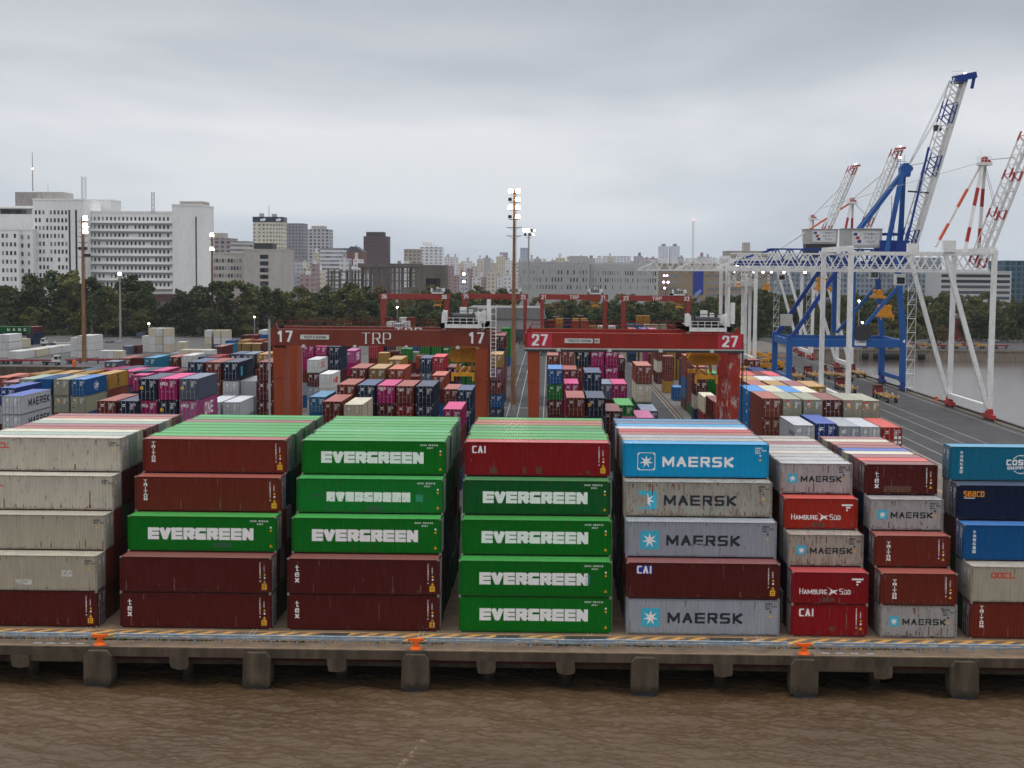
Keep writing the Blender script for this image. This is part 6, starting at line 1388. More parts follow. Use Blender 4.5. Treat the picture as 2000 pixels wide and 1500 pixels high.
mast(906, 900, 534, 0.4, 0.3, M_MASTG, 'distant mast with two warm lamps above the far gantries', [(0.3, [(0, glow('lamp_salmon', (1, .62, .42), 12), .9)]), (4.6, [(0, glow('lamp_salmon', (1, .62, .42), 12), .9)])], ladder=False)
mast(1301, 800, 537, 0.4, 0.3, M_MAST, 'distant mast with several pink lamps above the far red gantry', [(0.3, [(-1.0, M_LAMPP, .5), (0.4, M_LAMPP, .5)]), (3.6, [(-1.2, M_LAMPP, .55), (1.0, M_LAMPP, .55)]), (6.6, [(-0.6, M_LAMPP, .5)])], ladder=False)
mast(1720, 640, 559, 0.35, 0.28, M_MASTG, 'grey mast with one pink lamp behind the blue crane', [(0.3, [(-0.5, M_LAMPP, .7)])], ladder=False)
def street_lamp(px, Y, ytop, label):
    x, zt = at(px, ytop, Y); root = empty('street_lamp', (x, Y, 0)); tag(root, label, 'street lamp', 'small street lamps'); b = MB(); b.tube((0, 0, 0), (0, 0, zt), 0.14, 6); b.build('pole', M_MASTG, root); l = MB(); l.lathe([(0.2, -0.25), (0.38, 0), (0.2, 0.25)], (0, -0.2, zt), 8); l.build('lamp_head', M_LAMPW, root)
for px, Y, yt, lab in ((291, 560, 632, 'white street lamp left of stacked reefers'), (497, 620, 619, 'street lamp before dark trees left of gantry 17'), (776, 600, 600, 'street lamp under far gantry 26'), (1684, 560, 630, 'street lamp near the blue crane portal'), (1678, 480, 588, 'bright lamp on the white leg beside the blue brace')): street_lamp(px, Y, yt, lab)
xp_, zp_ = at(526, 622, 178); ro_ = empty('thin_pole', (xp_, 178, 0)); tag(ro_, 'thin grey pole standing before the left leg of gantry 17', 'pole')
b = MB(); b.tube((0, 0, 0), (0, 0, zp_), 0.13, 6); b.build('pole', M_MASTG, ro_); b = MB(); b.box(-0.5, 0.5, -0.2, 0.2, zp_, zp_+0.25); b.build('lamp_head', M_STEELD, ro_)
def antenna(px, Y, y0, y1, label, lat=False, red=True, w=0.5):
    x, z0 = at(px, y0, Y); z1 = at(px, y1, Y)[1]; root = empty('antenna_mast', (x, Y, z0)); tag(root, label, 'antenna', 'antennas on the skyline'); b = MB(); H = z1-z0
    if lat:
        for sx in (-w, w):
            for sy in (-w, w): b.bar((sx, sy, 0), (sx, sy, H), 0.16)
        n = max(4, int(H/2.2))
        for i in range(n): b.bar((-w, -w, H*i/n), (w, -w, H*(i+1)/n), 0.12); b.bar((w, -w, H*i/n), (-w, -w, H*(i+1)/n), 0.12)
    else: b.tube((0, 0, 0), (0, 0, H), w*0.6, 6, r2=w*0.3)
    b.build('pole', M_MASTG, root)
    if red: l = MB(); l.lathe([(0.3, 0), (0.5, .4), (0.3, .8)], (0, 0, H*0.55 if not lat else H), 8); l.build('warning_lamp', M_LAMPR, root)

# ------------------------------------------------------------ buildings
def facade(key, wall, win=(0.05, 0.06, 0.07), px=3.2, pz=3.3, fw=0.5, fh=0.5, rough=0.8, var=0.08, horiz=False):
    if key in MC: return MC[key]
    m = mat(key, wall, rough, var=var, scale=0.2, dirt=0.25, dirtcol=tuple(v*0.5 for v in wall)); t = m.node_tree; b = t.nodes['Principled BSDF']; l = b.inputs['Base Color'].links[0].from_socket
    co = nn(t, 'ShaderNodeTexCoord'); s = nn(t, 'ShaderNodeSeparateXYZ'); t.links.new(co.outputs['Object'], s.inputs[0])
    ge = nn(t, 'ShaderNodeNewGeometry'); sn = nn(t, 'ShaderNodeSeparateXYZ'); t.links.new(ge.outputs['Normal'], sn.inputs[0])
    def M_(op, a, b_=None, c=None):
        n = nn(t, 'ShaderNodeMath', operation=op)
        for i, v in enumerate((a, b_, c)):
            if v is None: continue
            if hasattr(v, 'is_linked') or hasattr(v, 'links'): t.links.new(v, n.inputs[i])
            else: n.inputs[i].default_value = v
        return n.outputs[0]
    u = M_('ADD', s.outputs[0], s.outputs[1])
    fu = M_('FRACT', M_('DIVIDE', u, px)); fz = M_('FRACT', M_('DIVIDE', s.outputs[2], pz))
    a = M_('LESS_THAN', M_('ABSOLUTE', M_('SUBTRACT', fu, 0.5)), fw/2) if not horiz else None
    c = M_('LESS_THAN', M_('ABSOLUTE', M_('SUBTRACT', fz, 0.5)), fh/2)
    k = M_('MULTIPLY', a, c) if a else c
    k = M_('MULTIPLY', k, M_('LESS_THAN', M_('ABSOLUTE', sn.outputs[2]), 0.5))
    wn = nn(t, 'ShaderNodeTexWhiteNoise', noise_dimensions='3D'); cv = nn(t, 'ShaderNodeCombineXYZ'); t.links.new(M_('FLOOR', M_('DIVIDE', u, px)), cv.inputs[0]); t.links.new(M_('FLOOR', M_('DIVIDE', s.outputs[2], pz)), cv.inputs[1]); t.links.new(cv.outputs[0], wn.inputs['Vector'])
    mw = nn(t, 'ShaderNodeMixRGB'); t.links.new(M_('MULTIPLY', wn.outputs['Value'], 0.75), mw.inputs[0]); mw.inputs[1].default_value = (*win, 1); mw.inputs[2].default_value = (*[0.5*(x+y) for x, y in zip(win, wall)], 1)
    x = nn(t, 'ShaderNodeMixRGB'); t.links.new(k, x.inputs[0]); t.links.new(l, x.inputs[1]); t.links.new(mw.outputs[0], x.inputs[2]); t.links.new(x.outputs[0], b.inputs['Base Color'])
    return m
M_WIN = mat('window_dark', (0.05, 0.06, 0.07), 0.25, var=0.4, rnd=0.6)
M_WINP = mat('window_pale', (0.22, 0.23, 0.24), 0.4, var=0.3, rnd=0.4)
def bldg(name, px0, px1, ytop, Y, depth, mw, label, cat='building', z0=0, group=None, roofm=None, parapet=0.8):
    x0, zt = at(px0, ytop, Y); x1 = at(px1, ytop, Y)[0]; root = empty(name, (x0, Y, 0)); tag(root, label, cat, group)
    b = MB(); b.box(0, x1-x0, 0, depth, z0, zt); b.build('wall', mw, root)
    if parapet: b = MB(); W = x1-x0; b.box(-0.15, W+0.15, -0.15, 0.3, zt+0.002, zt+parapet); b.box(-0.15, W+0.15, depth-0.3, depth+0.15, zt+0.002, zt+parapet); b.box(-0.15, 0.3, 0.3, depth-0.3, zt+0.002, zt+parapet); b.box(W-0.3, W+0.15, 0.3, depth-0.3, zt+0.002, zt+parapet); b.build('roof_parapet', roofm or mw, root)
    return root, x1-x0, zt
def windows(root, W, zt, x0, x1, z0, z1, nx_, nz_, ww, wh, m=M_WIN, sill=None, limit=100, skip=0.0, y=0.0, seed=1):
    mb = MB(); mb.box(-ww/2, ww/2, -0.06, 0.0, 0, wh); me = mb.mesh('window', [m])
    mb = MB(); mb.box(-ww/2-0.1, ww/2+0.1, -0.25, -0.061, -0.15, -0.02)
    rr = random.Random(seed); k = 0; rest = MB()
    for j in range(nz_):
        for i in range(nx_):
            if rr.random() < skip: continue
            X = x0+(x1-x0)*(i+.5)/nx_; Z = z1-(z1-z0)*(j+.5)/nz_-wh/2
            if k < limit: o = put('window', me, root, (X, y, Z), mats=[M_WINP if rr.random() < 0.35 else None])
            else: rest.box(X-ww/2, X+ww/2, y-0.06, y, Z, Z+wh)
            k += 1
    if rest.v: tag(rest.build('window', m, root), kind='stuff')
def slabs(root, W, zs, out=1.0, th=0.5, m=None, name='balcony_slab', x0=0, x1=None, y=0):
    for z in zs: b = MB(); b.box(x0, x1 or W, y-out, y-0.001, z, z+th); b.build(name, m, root)
M_BW = mat('white_render', (0.84, 0.84, 0.83), 0.85, var=0.05, scale=0.15, dirt=0.22, dirtcol=(0.3, 0.29, 0.28), streak=True)
M_BG = mat('grey_render', (0.46, 0.43, 0.40), 0.85, var=0.08, scale=0.15, dirt=0.35, dirtcol=(0.14, 0.13, 0.12), streak=True)
M_BC = mat('cream_render', (0.62, 0.58, 0.50), 0.85, var=0.06, dirt=0.2)
M_RUIN = mat('raw_concrete', (0.15, 0.135, 0.12), 0.9, var=0.2, scale=0.3, dirt=0.5, streak=True)
HY = 760; ppm = F/HY
def zy(py, Y, px=500): return at(px, py, Y)[1]
r, W, zt = bldg('hospital_slab', 163, 336, 415, HY, 18, M_BW, 'long white hospital slab with balcony bands behind the left mast', 'hospital')
fl = [zy(436+16*i, HY, 250) for i in range(9)]
slabs(r, W, fl, 1.1, 0.45, M_BW); slabs(r, W, [z-0.5 for z in fl], 1.0, 0.45, mat('slab_shadow_soffit', (0.3, 0.3, 0.3), 0.9), 'balcony_shade_strip')  # grey strips below the slabs; the slabs' shade is put into their colour
for j, z in enumerate(fl): windows(r, W, zt, 2.5, W-1, z+0.9, z+3.4, 20, 1, 0.85, 1.7, limit=11, skip=0.04, seed=j)
r, W, zt = bldg('hospital_tower', 336, 395, 402, HY-6, 26, M_BW, 'blank white hospital tower with one dark slit', 'hospital')
b = MB(); x_ = at(382.5, 450, HY-6)[0]-at(336, 450, HY-6)[0]; b.box(x_-0.35, x_+0.35, -0.05, 0, 2, zy(423, HY-6, 382)); b.build('window_slit', M_WIN, r); b = MB(); x0_ = at(349, 400, HY)[0]-at(336, 400, HY)[0]; b.box(x0_, W, 2, 16, zt+0.81, zt+2.3); b.build('roof_house', M_BG, r)
r, W, zt = bldg('hospital_block', 64, 163, 391, HY-12, 30, M_BW, 'tall white hospital block with two dark window strips', 'hospital')
for px in (135, 148): x_ = at(px, 450, HY-12)[0]-at(64, 450, HY-12)[0]; b = MB(); b.box(x_-0.45, x_+0.45, -0.05, 0, 2, zy(410, HY-12, 140)); b.build('window_strip', M_WIN, r)
windows(r, W, zt, 0.5, W*0.69, zy(560, HY-12, 90), zy(407, HY-12, 90), 9, 10, 0.95, 1.9, skip=0.1, seed=3)
b = MB(); x0_, x1_ = at(26, 380, HY)[0]-at(64, 380, HY)[0], at(118, 380, HY)[0]-at(64, 380, HY)[0]; b.box(x0_+10, x1_, 4, 20, zt+0.01, zy(374, HY-12, 60)); b.box(1, 3, 3, 6, zt+0.81, zt+3); b.build('roof_house', M_BG, r)
r, W, zt = bldg('hospital_block', 163, 215, 392, HY+22, 20, M_BW, 'white penthouse block rising above the hospital slab', 'hospital')
r, W, zt = bldg('hospital_wing', -40, 66, 405, HY+8, 24, M_BW, 'leftmost white hospital wing with colonnade under its roof', 'hospital')
windows(r, W, zt, W*0.38, W-1, zy(418, HY, 20), zy(406, HY, 20), 6, 1, 2.6, 2.4, seed=5); slabs(r, W, [zy(405.5, HY, 30)], 1.5, 0.5, M_BW, 'cornice')
b = MB(); b.box(W*0.62, W+8, 3, 20, zt+0.81, zy(373, HY, 60)); b.build('roof_house', mat('stained_house', (0.36, 0.33, 0.32), 0.9, dirt=0.4), r)
r, W, zt = bldg('hospital_wing', -40, 35, 449, HY-22, 20, M_BW, 'lower white hospital wing at the left picture edge', 'hospital')
windows(r, W, zt, W*0.55, W-0.5, zy(570, HY-22, 20), zy(452, HY-22, 20), 4, 7, 1.0, 1.9, skip=0.05, seed=6)
r, W, zt = bldg('hospital_wing', 35, 64, 450, HY-18, 20, M_BW, 'narrow lower white wing beside tall hospital block', 'hospital'); windows(r, W, zt, 0.5, W-0.5, zy(570, HY-18, 50), zy(455, HY-18, 50), 2, 7, 1.0, 1.9, seed=7)
r, W, zt = bldg('annex', 300, 337, 578, HY-30, 12, mat('brick_annex', (0.13, 0.07, 0.065), 0.9), 'low reddish annex at the foot of the white hospital', 'building'); windows(r, W, zt, 0.5, W-0.5, 5, zt-1, 6, 2, 0.9, 1.6, seed=8)
for px, y0, y1, lab, lat, w in ((64, 373, 297, 'tall thin antenna on the left hospital roof', False, .5), (164, 392, 345, 'lattice antenna above the white hospital block', True, .9), (299, 415, 375, 'short lattice antenna on the long hospital slab', True, .6), (94, 391, 360, 'thin whip antenna on the hospital roof', False, .25)): antenna(px, HY, y0, y1, lab, lat, px == 64, w)
# other buildings of the skyline
r, W, zt = bldg('palace_building', 395, 476, 496, 840, 30, M_BG, 'long beige stone building left of the round tower'); windows(r, W, zt, 1, W-1, zy(560, 840, 430), zt-1.5, 13, 4, 1.1, 2.0, seed=11, skip=0.05)
r, W, zt = bldg('palace_building', 476, 552, 489, 834, 36, M_BG, 'beige stone building in front of the round tower'); windows(r, W, zt, 9, W-8, zy(560, 834, 500), zt-1.5, 5, 5, 1.6, 2.2, seed=12); b = MB(); b.box(4, 14, 8, 20, zt+.81, zt+4); b.build('roof_house', M_STEELD, r)
r, W, zt = bldg('apartment_tower', 396, 452, 467, 1250, 25, facade('f_dark', (0.364, 0.325, 0.325), (0.06, 0.05, 0.06), 4.5, 3.4, .6, .55), 'dark apartment block with stepped roof right of the hospital'); b = MB(); b.box(6, 16, 3, 20, zt+.81, zt+5); b.build('roof_house', M_BG, r)
bldg('apartment_tower', 450, 483, 473, 1180, 25, facade('f_band', (0.546, 0.533, 0.520), (0.1, 0.1, 0.12), 4.5, 3.4, .6, .5, horiz=True), 'small pale banded block left of the round tower')
# round-fronted tower
def round_tower():
    Y = 1500; x0, zt = at(491, 423, Y); x1 = at(551, 423, Y)[0]; root = empty('round_tower', ((x0+x1)/2, Y, 0)); tag(root, 'cream round fronted tower with dark band and white marks on top', 'tower')
    b = MB(); R_ = (x1-x0)*0.50; n = 28; xa = -(x1-x0)/2
    def ring(z0, z1, rr, m=0):
        P = [(rr*math.cos(math.pi+math.pi*i/n), 8+rr*0.45*math.sin(math.pi+math.pi*i/n)) for i in range(n+1)]
        for (a, c), (d, e_) in zip(P, P[1:]): b.face([(a, c, z0), (d, e_, z0), (d, e_, z1), (a, c, z1)], m)
        b.face([(p[0], p[1], z1) for p in P]+[(rr, 26, z1), (-rr, 26, z1)], m); b.face([(-rr, 26, z0), (-rr, 8, z0), (-rr, 8, z1), (-rr, 26, z1)], m); b.face([(rr, 8, z0), (rr, 26, z0), (rr, 26, z1), (rr, 8, z1)], m)
    ring(0, zt-5, R_)
    b.build('wall', facade('f_cream', (0.650, 0.611, 0.520), (0.07, 0.07, 0.07), 3.4, 3.6, .5, .45), root)
    b.v, b.f, b.m = [], [], []
    ring(zt-5, zt, R_+0.4); b.build('sign_band', mat('band_dark', (0.02, 0.035, 0.07), 0.4), root)
    for dx in (-0.28, 0.80):
        s = MB(); X = R_*dx*0.9; Yy = 8-(R_+0.4)*0.45*math.sqrt(1-(dx*0.9)**2)-0.6; s.prism([(X-2.6, zt-4), (X+1.2, zt-4.1), (X+2.8, zt-2.5), (X+1.2, zt-1.1), (X-0.6, zt-2), (X-2.8, zt-2.2)], Yy-0.3, Yy+0.9); s.build('band_logo', M_WHITE, root)
    s = MB(); s.box(-R_*0.6, -R_*0.35, 10, 14, zt, zt+3.5); s.box(R_*0.2, R_*0.5, 10, 14, zt, zt+3); s.tube((0, 12, zt), (0, 12, zt+11), 0.3, 6); s.build('roof_plant', M_BG, root)
round_tower()
bldg('office_tower', 549.5, 592, 437.5, 1600, 30, facade('f_grey', (0.299, 0.305, 0.338), (0.10, 0.10, 0.12), 3.4, 3.3, .55, .55), 'flat grey slab tower right of the round tower')
r, W, zt = bldg('apartment_tower', 595, 643, 449, 1700, 30, facade('f_grid', (0.520, 0.520, 0.546), (0.07, 0.08, 0.10), 4.4, 3.6, .62, .62), 'grey gridded tower with stepped top'); b = MB(); b.box(W*.25, W*.8, 4, 20, zt+.81, zt+4.5); b.build('roof_house', M_BG, r)
r, W, zt = bldg('office_tower', 710, 757, 463, 1500, 26, facade('f_brown', (0.098, 0.078, 0.091), (0.13, 0.08, 0.08), 8, 3.4, .7, .4, horiz=True), 'dark brown tower with chamfered top above the ruin'); b = MB(); b.box(2, W-4, 4, 22, zt+.81, zt+5); b.build('roof_house', mat('dark_brown', (0.07, 0.06, 0.07), 0.7), r)
bldg('apartment_block', 626, 679, 486, 1350, 25, facade('f_white_h', (0.676, 0.689, 0.715), (0.13, 0.14, 0.17), 4, 3.4, .6, .5, horiz=True), 'white banded block left of the red roofed building')
r, W, zt = bldg('domed_building', 677, 709, 492, 1300, 25, mat('brick_dull', (0.19, 0.10, 0.09), 0.9), 'brick building with grey mansard roof and two turrets', parapet=0); b = MB(); b.prism([(-.5, zt+.002), (W+.5, zt+.002), (W-6, zt+4.5), (3, zt+4.5)], 0, 25); b.tube((3, 4, zt), (3, 4, zt+5), 1.3, 8, r2=0.2); b.tube((7.5, 4, zt), (7.5, 4, zt+6), 1.3, 8, r2=0.2); b.build('roof', mat('slate_roof', (0.09, 0.10, 0.12), 0.7), r)
bldg('apartment_block', 789, 819, 488, 1500, 25, facade('f_tan', (0.390, 0.351, 0.312), (0.1, 0.09, 0.09), 4, 3.4, .6, .5), 'tan block right of the dark brown tower')
r, W, zt = bldg('apartment_tower', 820, 861, 484, 1700, 25, facade('f_wh', (0.715, 0.728, 0.754), (0.16, 0.17, 0.2), 5, 3.4, .5, .5), 'white stepped tower above the right end of the ruin'); b = MB(); b.box(3, 12, 3, 20, zt+.81, zt+6); b.box(14, 20, 3, 20, zt+.81, zt+3); b.build('roof_house', M_BW, r)
antenna(865, 1700, 520, 482, 'red and white antenna beside the white stepped tower', True, False, .8)
# concrete ruin
def ruin():
    Y = 900; x0, zt = at(640, 529, Y); root = empty('concrete_ruin', (x0, Y, 0)); tag(root, 'unfinished bare concrete frame building behind far gantry 26', 'ruin')
    X = lambda px: at(px, 550, Y)[0]-x0; Z = lambda py: at(750, py, Y)[1]
    b = MB()
    for px in np.linspace(641, 700, 6): b.box(X(px)-0.5, X(px)+0.5, 0, 1, 0, Z(527))
    for px in np.linspace(706, 812, 14): b.box(X(px)-0.45, X(px)+0.45, 0, 1, 0, Z(517))
    for px in np.linspace(641, 812, 12): b.box(X(px)-0.5, X(px)+0.5, 14, 15, 0, Z(529 if px < 700 else 517))
    b.build('column', M_RUIN, root)
    b = MB()
    for py in (531, 547, 565): b.box(X(640), X(700), -0.4, 15, Z(py+2), Z(py-0.5))
    for py in (522, 531, 548, 567): b.box(X(700.1), X(813), -0.2, 15, Z(py+1.6), Z(py-0.4))
    b.build('floor_slab', M_RUIN, root)
    b = MB(); b.box(X(699), X(822), -0.5, 16, Z(521.9), Z(514.5)); b.box(X(813), X(822), -0.3, 16, 0, Z(522)); b.box(X(822.1), X(872), -0.6, 16, Z(543), Z(517)); b.box(X(830), X(872), 4, 16, 0, Z(543.1)); b.box(X(822.1), X(832), -0.6, 3.9, 0, Z(543.1)); b.box(X(860), X(872), -0.6, 3.9, 0, Z(543.1)); b.box(X(784), X(830), -2, 3, 0, Z(561)); b.build('wall', M_RUIN, root)
    b = MB(); b.box(X(845), X(851), 3.9, 3.96, Z(562), Z(537+7)); b.build('opening', M_WIN, root)
ruin()
# grey long building
r, W, zt = bldg('grain_store', 1012, 1152, 514, 950, 30, mat('silo_grey', (0.45, 0.455, 0.46), 0.9, var=0.08, dirt=0.3, streak=True), 'long grey pilastered building behind far gantry 21', parapet=1.2)
for i in range(24): b = MB(); b.box(W*i/24+0.1, W*i/24+0.5, -0.45, 0, 0, zt-1); b.build('pilaster', M_BG if False else mat('silo_grey', (0, 0, 0)), r)
windows(r, W, zt, 1, W-1, zy(568, 950, 1080), zt-3, 22, 3, 0.8, 2.4, skip=0.25, seed=21); b = MB(); x0_ = at(1112, 500, 950)[0]-at(1012, 500, 950)[0]; b.box(x0_, W-1, 2, 14, zt+1.21, zy(500, 950, 1130)); b.build('roof_house', mat('silo_grey', (0, 0, 0)), r)
r, W, zt = bldg('grain_store', 1153, 1286, 516.5, 962, 30, mat('silo_pale', (0.52, 0.525, 0.53), 0.9, var=0.06, dirt=0.25, streak=True), 'paler grey ribbed building behind far gantry 23', parapet=1.2)
for i in range(30): b = MB(); b.box(W*i/30+0.1, W*i/30+0.55, -0.5, 0, 0, zt-0.5); b.build('pilaster', mat('silo_pale', (0, 0, 0)), r)
windows(r, W, zt, 1, W-1, zy(568, 962, 1200), zt-3, 26, 3, 0.8, 2.4, skip=0.35, seed=22)
r, W, zt = bldg('office_building', 1287, 1470, 517, 1000, 30, mat('office_tan', (0.30, 0.235, 0.17), 0.85, var=0.08), 'tan office building with window bands and blue banner')
for j in range(5):
    for i in range(4):
        if i == 1: continue
        b = MB(); b.box(W*i/4+1, W*(i+1)/4-2, -0.06, 0, zt-4-j*4.0, zt-2.2-j*4.0); b.build('window', M_WINP, r)
b = MB(); xa, xb = at(1354, 540, 1000)[0]-at(1287, 540, 1000)[0], at(1374, 540, 1000)[0]-at(1287, 540, 1000)[0]; b.box(xa, xb, -0.3, -0.1, zy(575, 1000, 1360), zy(524, 1000, 1360), 0); b.prism([(xa+1, 6), (xb-1, 9), (xb-2, 12), (xa+1, 9)], -0.4, -0.31, 1); b.prism([(xa+1.5, 12), (xb-1, 16), (xb-1.5, 18), (xa+1, 15)], -0.4, -0.31, 1); b.build('banner', [mat('banner_blue', (0.03, 0.05, 0.30), 0.6), mat('banner_pale', (0.20, 0.30, 0.55), 0.6)], r)
r, W, zt = bldg('office_building', 1420, 1500, 492, 1150, 30, mat('tan_block', (0.36, 0.33, 0.28), 0.85), 'beige block with roof box behind the blue crane girder'); b = MB(); b.box(W*.42, W*.58, 4, 14, zt+.81, zt+7); b.build('roof_house', M_BG, r)
for px0, px1, lab in ((1287, 1306, 'left of the two white twin towers'), (1309, 1328, 'right of the two white twin towers')):
    r, W, zt = bldg('twin_tower', px0, px1, 482, 2600, 20, facade('f_twin', (0.715, 0.741, 0.800), (0.33, 0.35, 0.4), 5, 3.6, .5, .45), lab, group='white twin towers'); b = MB(); b.box(W*.3, W*.7, 3, 10, zt+.81, zt+5); b.build('roof_house', mat('grey_blue', (0.25, 0.28, 0.34), 0.6), r)
antenna(1353, 1600, 515, 430, 'tall distant lattice antenna with red lights right of centre', True, True, .7)
bldg('hospital_block', 1178, 1232, 500, 1900, 30, facade('f_far_w', (0.676, 0.702, 0.754), (0.3, 0.3, 0.34), 4, 3.4, .5, .5), 'distant white building above the ribbed grey one', parapet=0)
bldg('apartment_block', 1252, 1284, 505, 1700, 30, facade('f_pink', (0.546, 0.494, 0.546), (0.28, 0.26, 0.3), 4, 3.4, .5, .5), 'distant pinkish building left of the twin towers')
bldg('office_tower', 1016, 1032, 485, 2300, 20, facade('f_blueish', (0.468, 0.520, 0.611), (0.25, 0.28, 0.34), 4, 3.4, .6, .6), 'pale blue tower behind the slim mast')
bldg('office_tower', 976, 991, 494, 2300, 20, facade('f_pinky', (0.468, 0.416, 0.468), (0.25, 0.22, 0.26), 4, 3.4, .6, .6), 'dull pink tower left of the tallest mast')
r, W, zt = bldg('glass_office', 1520, 1836, 512, 1100, 40, facade('f_glass', (0.260, 0.299, 0.351), (0.06, 0.08, 0.11), 3, 3.6, .6, .6, rough=.4), 'grey glass office block behind the cranes')
r, W, zt = bldg('glass_office', 1836, 1976, 531, 1040, 40, mat('office_white', (0.45, 0.46, 0.47), 0.7), 'white banded office building at right behind trees')
for j in range(6): b = MB(); b.box(1, W-1, -0.08, 0, zt-3.4-j*3.6, zt-1.5-j*3.6); b.build('window_band', M_WIN, r)
bldg('glass_office', 1962, 2060, 511, 1080, 40, facade('f_teal', (0.065, 0.130, 0.182), (0.02, 0.04, 0.06), 4, 3.8, .7, .7, rough=.2), 'dark teal glass tower at the right picture edge')
bldg('glass_office', 1790, 1840, 505, 1180, 40, facade('f_glass2', (0.338, 0.377, 0.429), (0.10, 0.12, 0.16), 5, 3.8, .5, .7, rough=.4), 'taller grey glass block behind the blue crane mast')
# low houses of the far city
fm_ = [facade('c%d' % i, c, w, 3.6, 3.3, .45, .45) for i, (c, w) in enumerate((((0.64, 0.64, 0.66), (0.2, 0.2, 0.22)), ((0.58, 0.53, 0.46), (0.18, 0.16, 0.15)), ((0.46, 0.46, 0.50), (0.14, 0.14, 0.17)), ((0.62, 0.57, 0.47), (0.2, 0.18, 0.15)), ((0.36, 0.27, 0.27), (0.1, 0.08, 0.09)), ((0.74, 0.74, 0.76), (0.26, 0.27, 0.3))))]
FN = ['pale grey', 'beige', 'grey', 'cream', 'brown', 'white']
rr = random.Random(12); SK = []
for (a, b_, top, bot, Y0, Y1, step) in ((560, 710, 503, 540, 1000, 1500, 11), (575, 700, 492, 515, 1500, 1900, 13), (755, 800, 500, 520, 1300, 1700, 12), (868, 1015, 508, 545, 1100, 1700, 11), (868, 1020, 500, 522, 1700, 2400, 12), (1030, 1190, 500, 512, 1500, 2200, 14), (1225, 1290, 500, 512, 1500, 2100, 14), (1325, 1500, 500, 516, 1300, 1900, 15), (1500, 1790, 515, 530, 1400, 2000, 20), (480, 600, 510, 540, 1000, 1300, 16)):
    x = a
    while x < b_:
        w = rr.uniform(0.7, 1.7)*step; SK.append((x, x+w, rr.uniform(top, bot), rr.uniform(Y0, Y1), rr.randrange(6))); x += w*rr.uniform(0.8, 1.15)
SK.sort(key=lambda s: s[0]); cnt = {}
for (a, b_, yt, Y, ci) in SK:
    cnt[ci] = cnt.get(ci, 0)+1
    r, W, zt = bldg('city_block', a, b_, yt, Y, rr.uniform(12, 25), fm_[ci], '%s low block in distant city, %s %s one from left' % (FN[ci], ORD[cnt[ci]-1], FN[ci].split()[-1]), 'city block', group='low blocks of the distant city', parapet=0)
    b = MB(); q = rr.uniform(.1, .5); b.box(W*q, W*(q+.3), 2, 8, zt+.002, zt+rr.uniform(2, 5)); b.build('roof_house', fm_[(ci+2) % 6], r)
# grey shed at the end of the lane
r, W, zt = bldg('warehouse', 905, 1062, 622, 640, 40, mat('shed_wall', (0.30, 0.30, 0.31), 0.8), 'grey warehouse with pitched roof at the end of the lane', 'warehouse', parapet=0)
b = MB(); b.prism([(-1, zt+.002), (W+1, zt+.002), (W*0.98, zt+4.5), (W*0.06, zt+4.5)], -0.5, 40.5); b.build('roof', mat('shed_roof', (0.20, 0.20, 0.20), 0.7, dirt=.3), r)
b = MB(); b.box(W*0.25, W*0.42, -0.06, 0, 0, 5); b.box(W*.62, W*.75, -0.06, 0, 0, 5); b.build('door', M_WIN, r)
r, W, zt = bldg('shed', 108, 131, 626, 690, 20, mat('green_shed', (0.17, 0.24, 0.24), 0.8), 'pale green shed half hidden by the left trees', 'shed', parapet=0); b = MB(); b.box(-0.5, W+.5, -0.5, 20, zt+.002, zt+1.5); b.build('roof', mat('shed_roof2', (0.25, 0.30, 0.30), 0.7), r)
for px0, px1, yt, lab in ((330, 352, 650, 'dark shed right of the stacked reefers'), (1110, 1150, 640, 'low white shed under the far gantries'), (1860, 1880, 622, 'red roofed pavilion behind the right trees')):
    r, W, zt = bldg('shed', px0, px1, yt, 700 if px0 < 1800 else 690, 14, mat('shed_dark', (0.08, 0.08, 0.09), 0.8) if px0 < 400 else mat('shed_white', (0.45, 0.45, 0.45), .8) if px0 < 1200 else mat('shed_red', (0.25, 0.05, 0.05), .8), lab, 'shed', parapet=0)
    b = MB(); b.prism([(-.6, zt+.002), (W+.6, zt+.002), (W*.5, zt+2)], -.4, 14.4); b.build('roof', mat('shed_roof', (0, 0, 0)), r)
# retaining wall and far quay
wx1 = at(190, 716, 415)[0]
b = MB(); b.box(-330, wx1, 415, 416.2, 0, at(50, 716, 415)[1]); tag(b.build('retaining_wall', M_PIER), 'stained concrete retaining wall left behind the yellow containers', 'wall')
b = MB(); b.box(QX+1, 420, FARY-0.8, FARY+0.6, -4, 1.2); b.box(QX+1, 420, FARY-1.1, FARY-0.79, 0.7, 1.35); tag(b.build('basin_wall', mat('wall_tan', (0.24, 0.20, 0.16), .9, var=.2, dirt=.5, streak=True)), 'tan concrete wall closing the far end of the basin', 'wall')
for i, px in enumerate((1712, 1722, 1733, 1744, 1756, 1768, 1800, 1690)):
    x, z = at(px, 703, FARY-1.6); b = MB(); b.tube((x-1.1, FARY-1.6, -1.2), (x+1.1, FARY-1.6, -1.2), 1.0+0.15*(i % 2), 12); tag(b.build('rubber_fender', M_BLACK), 'black rubber fender on the far basin wall, %s from left' % ORD[(0, 1, 2, 3, 4, 5, 6, 7)[(i+1) % 8]], 'fender', 'black fenders on the far basin wall')

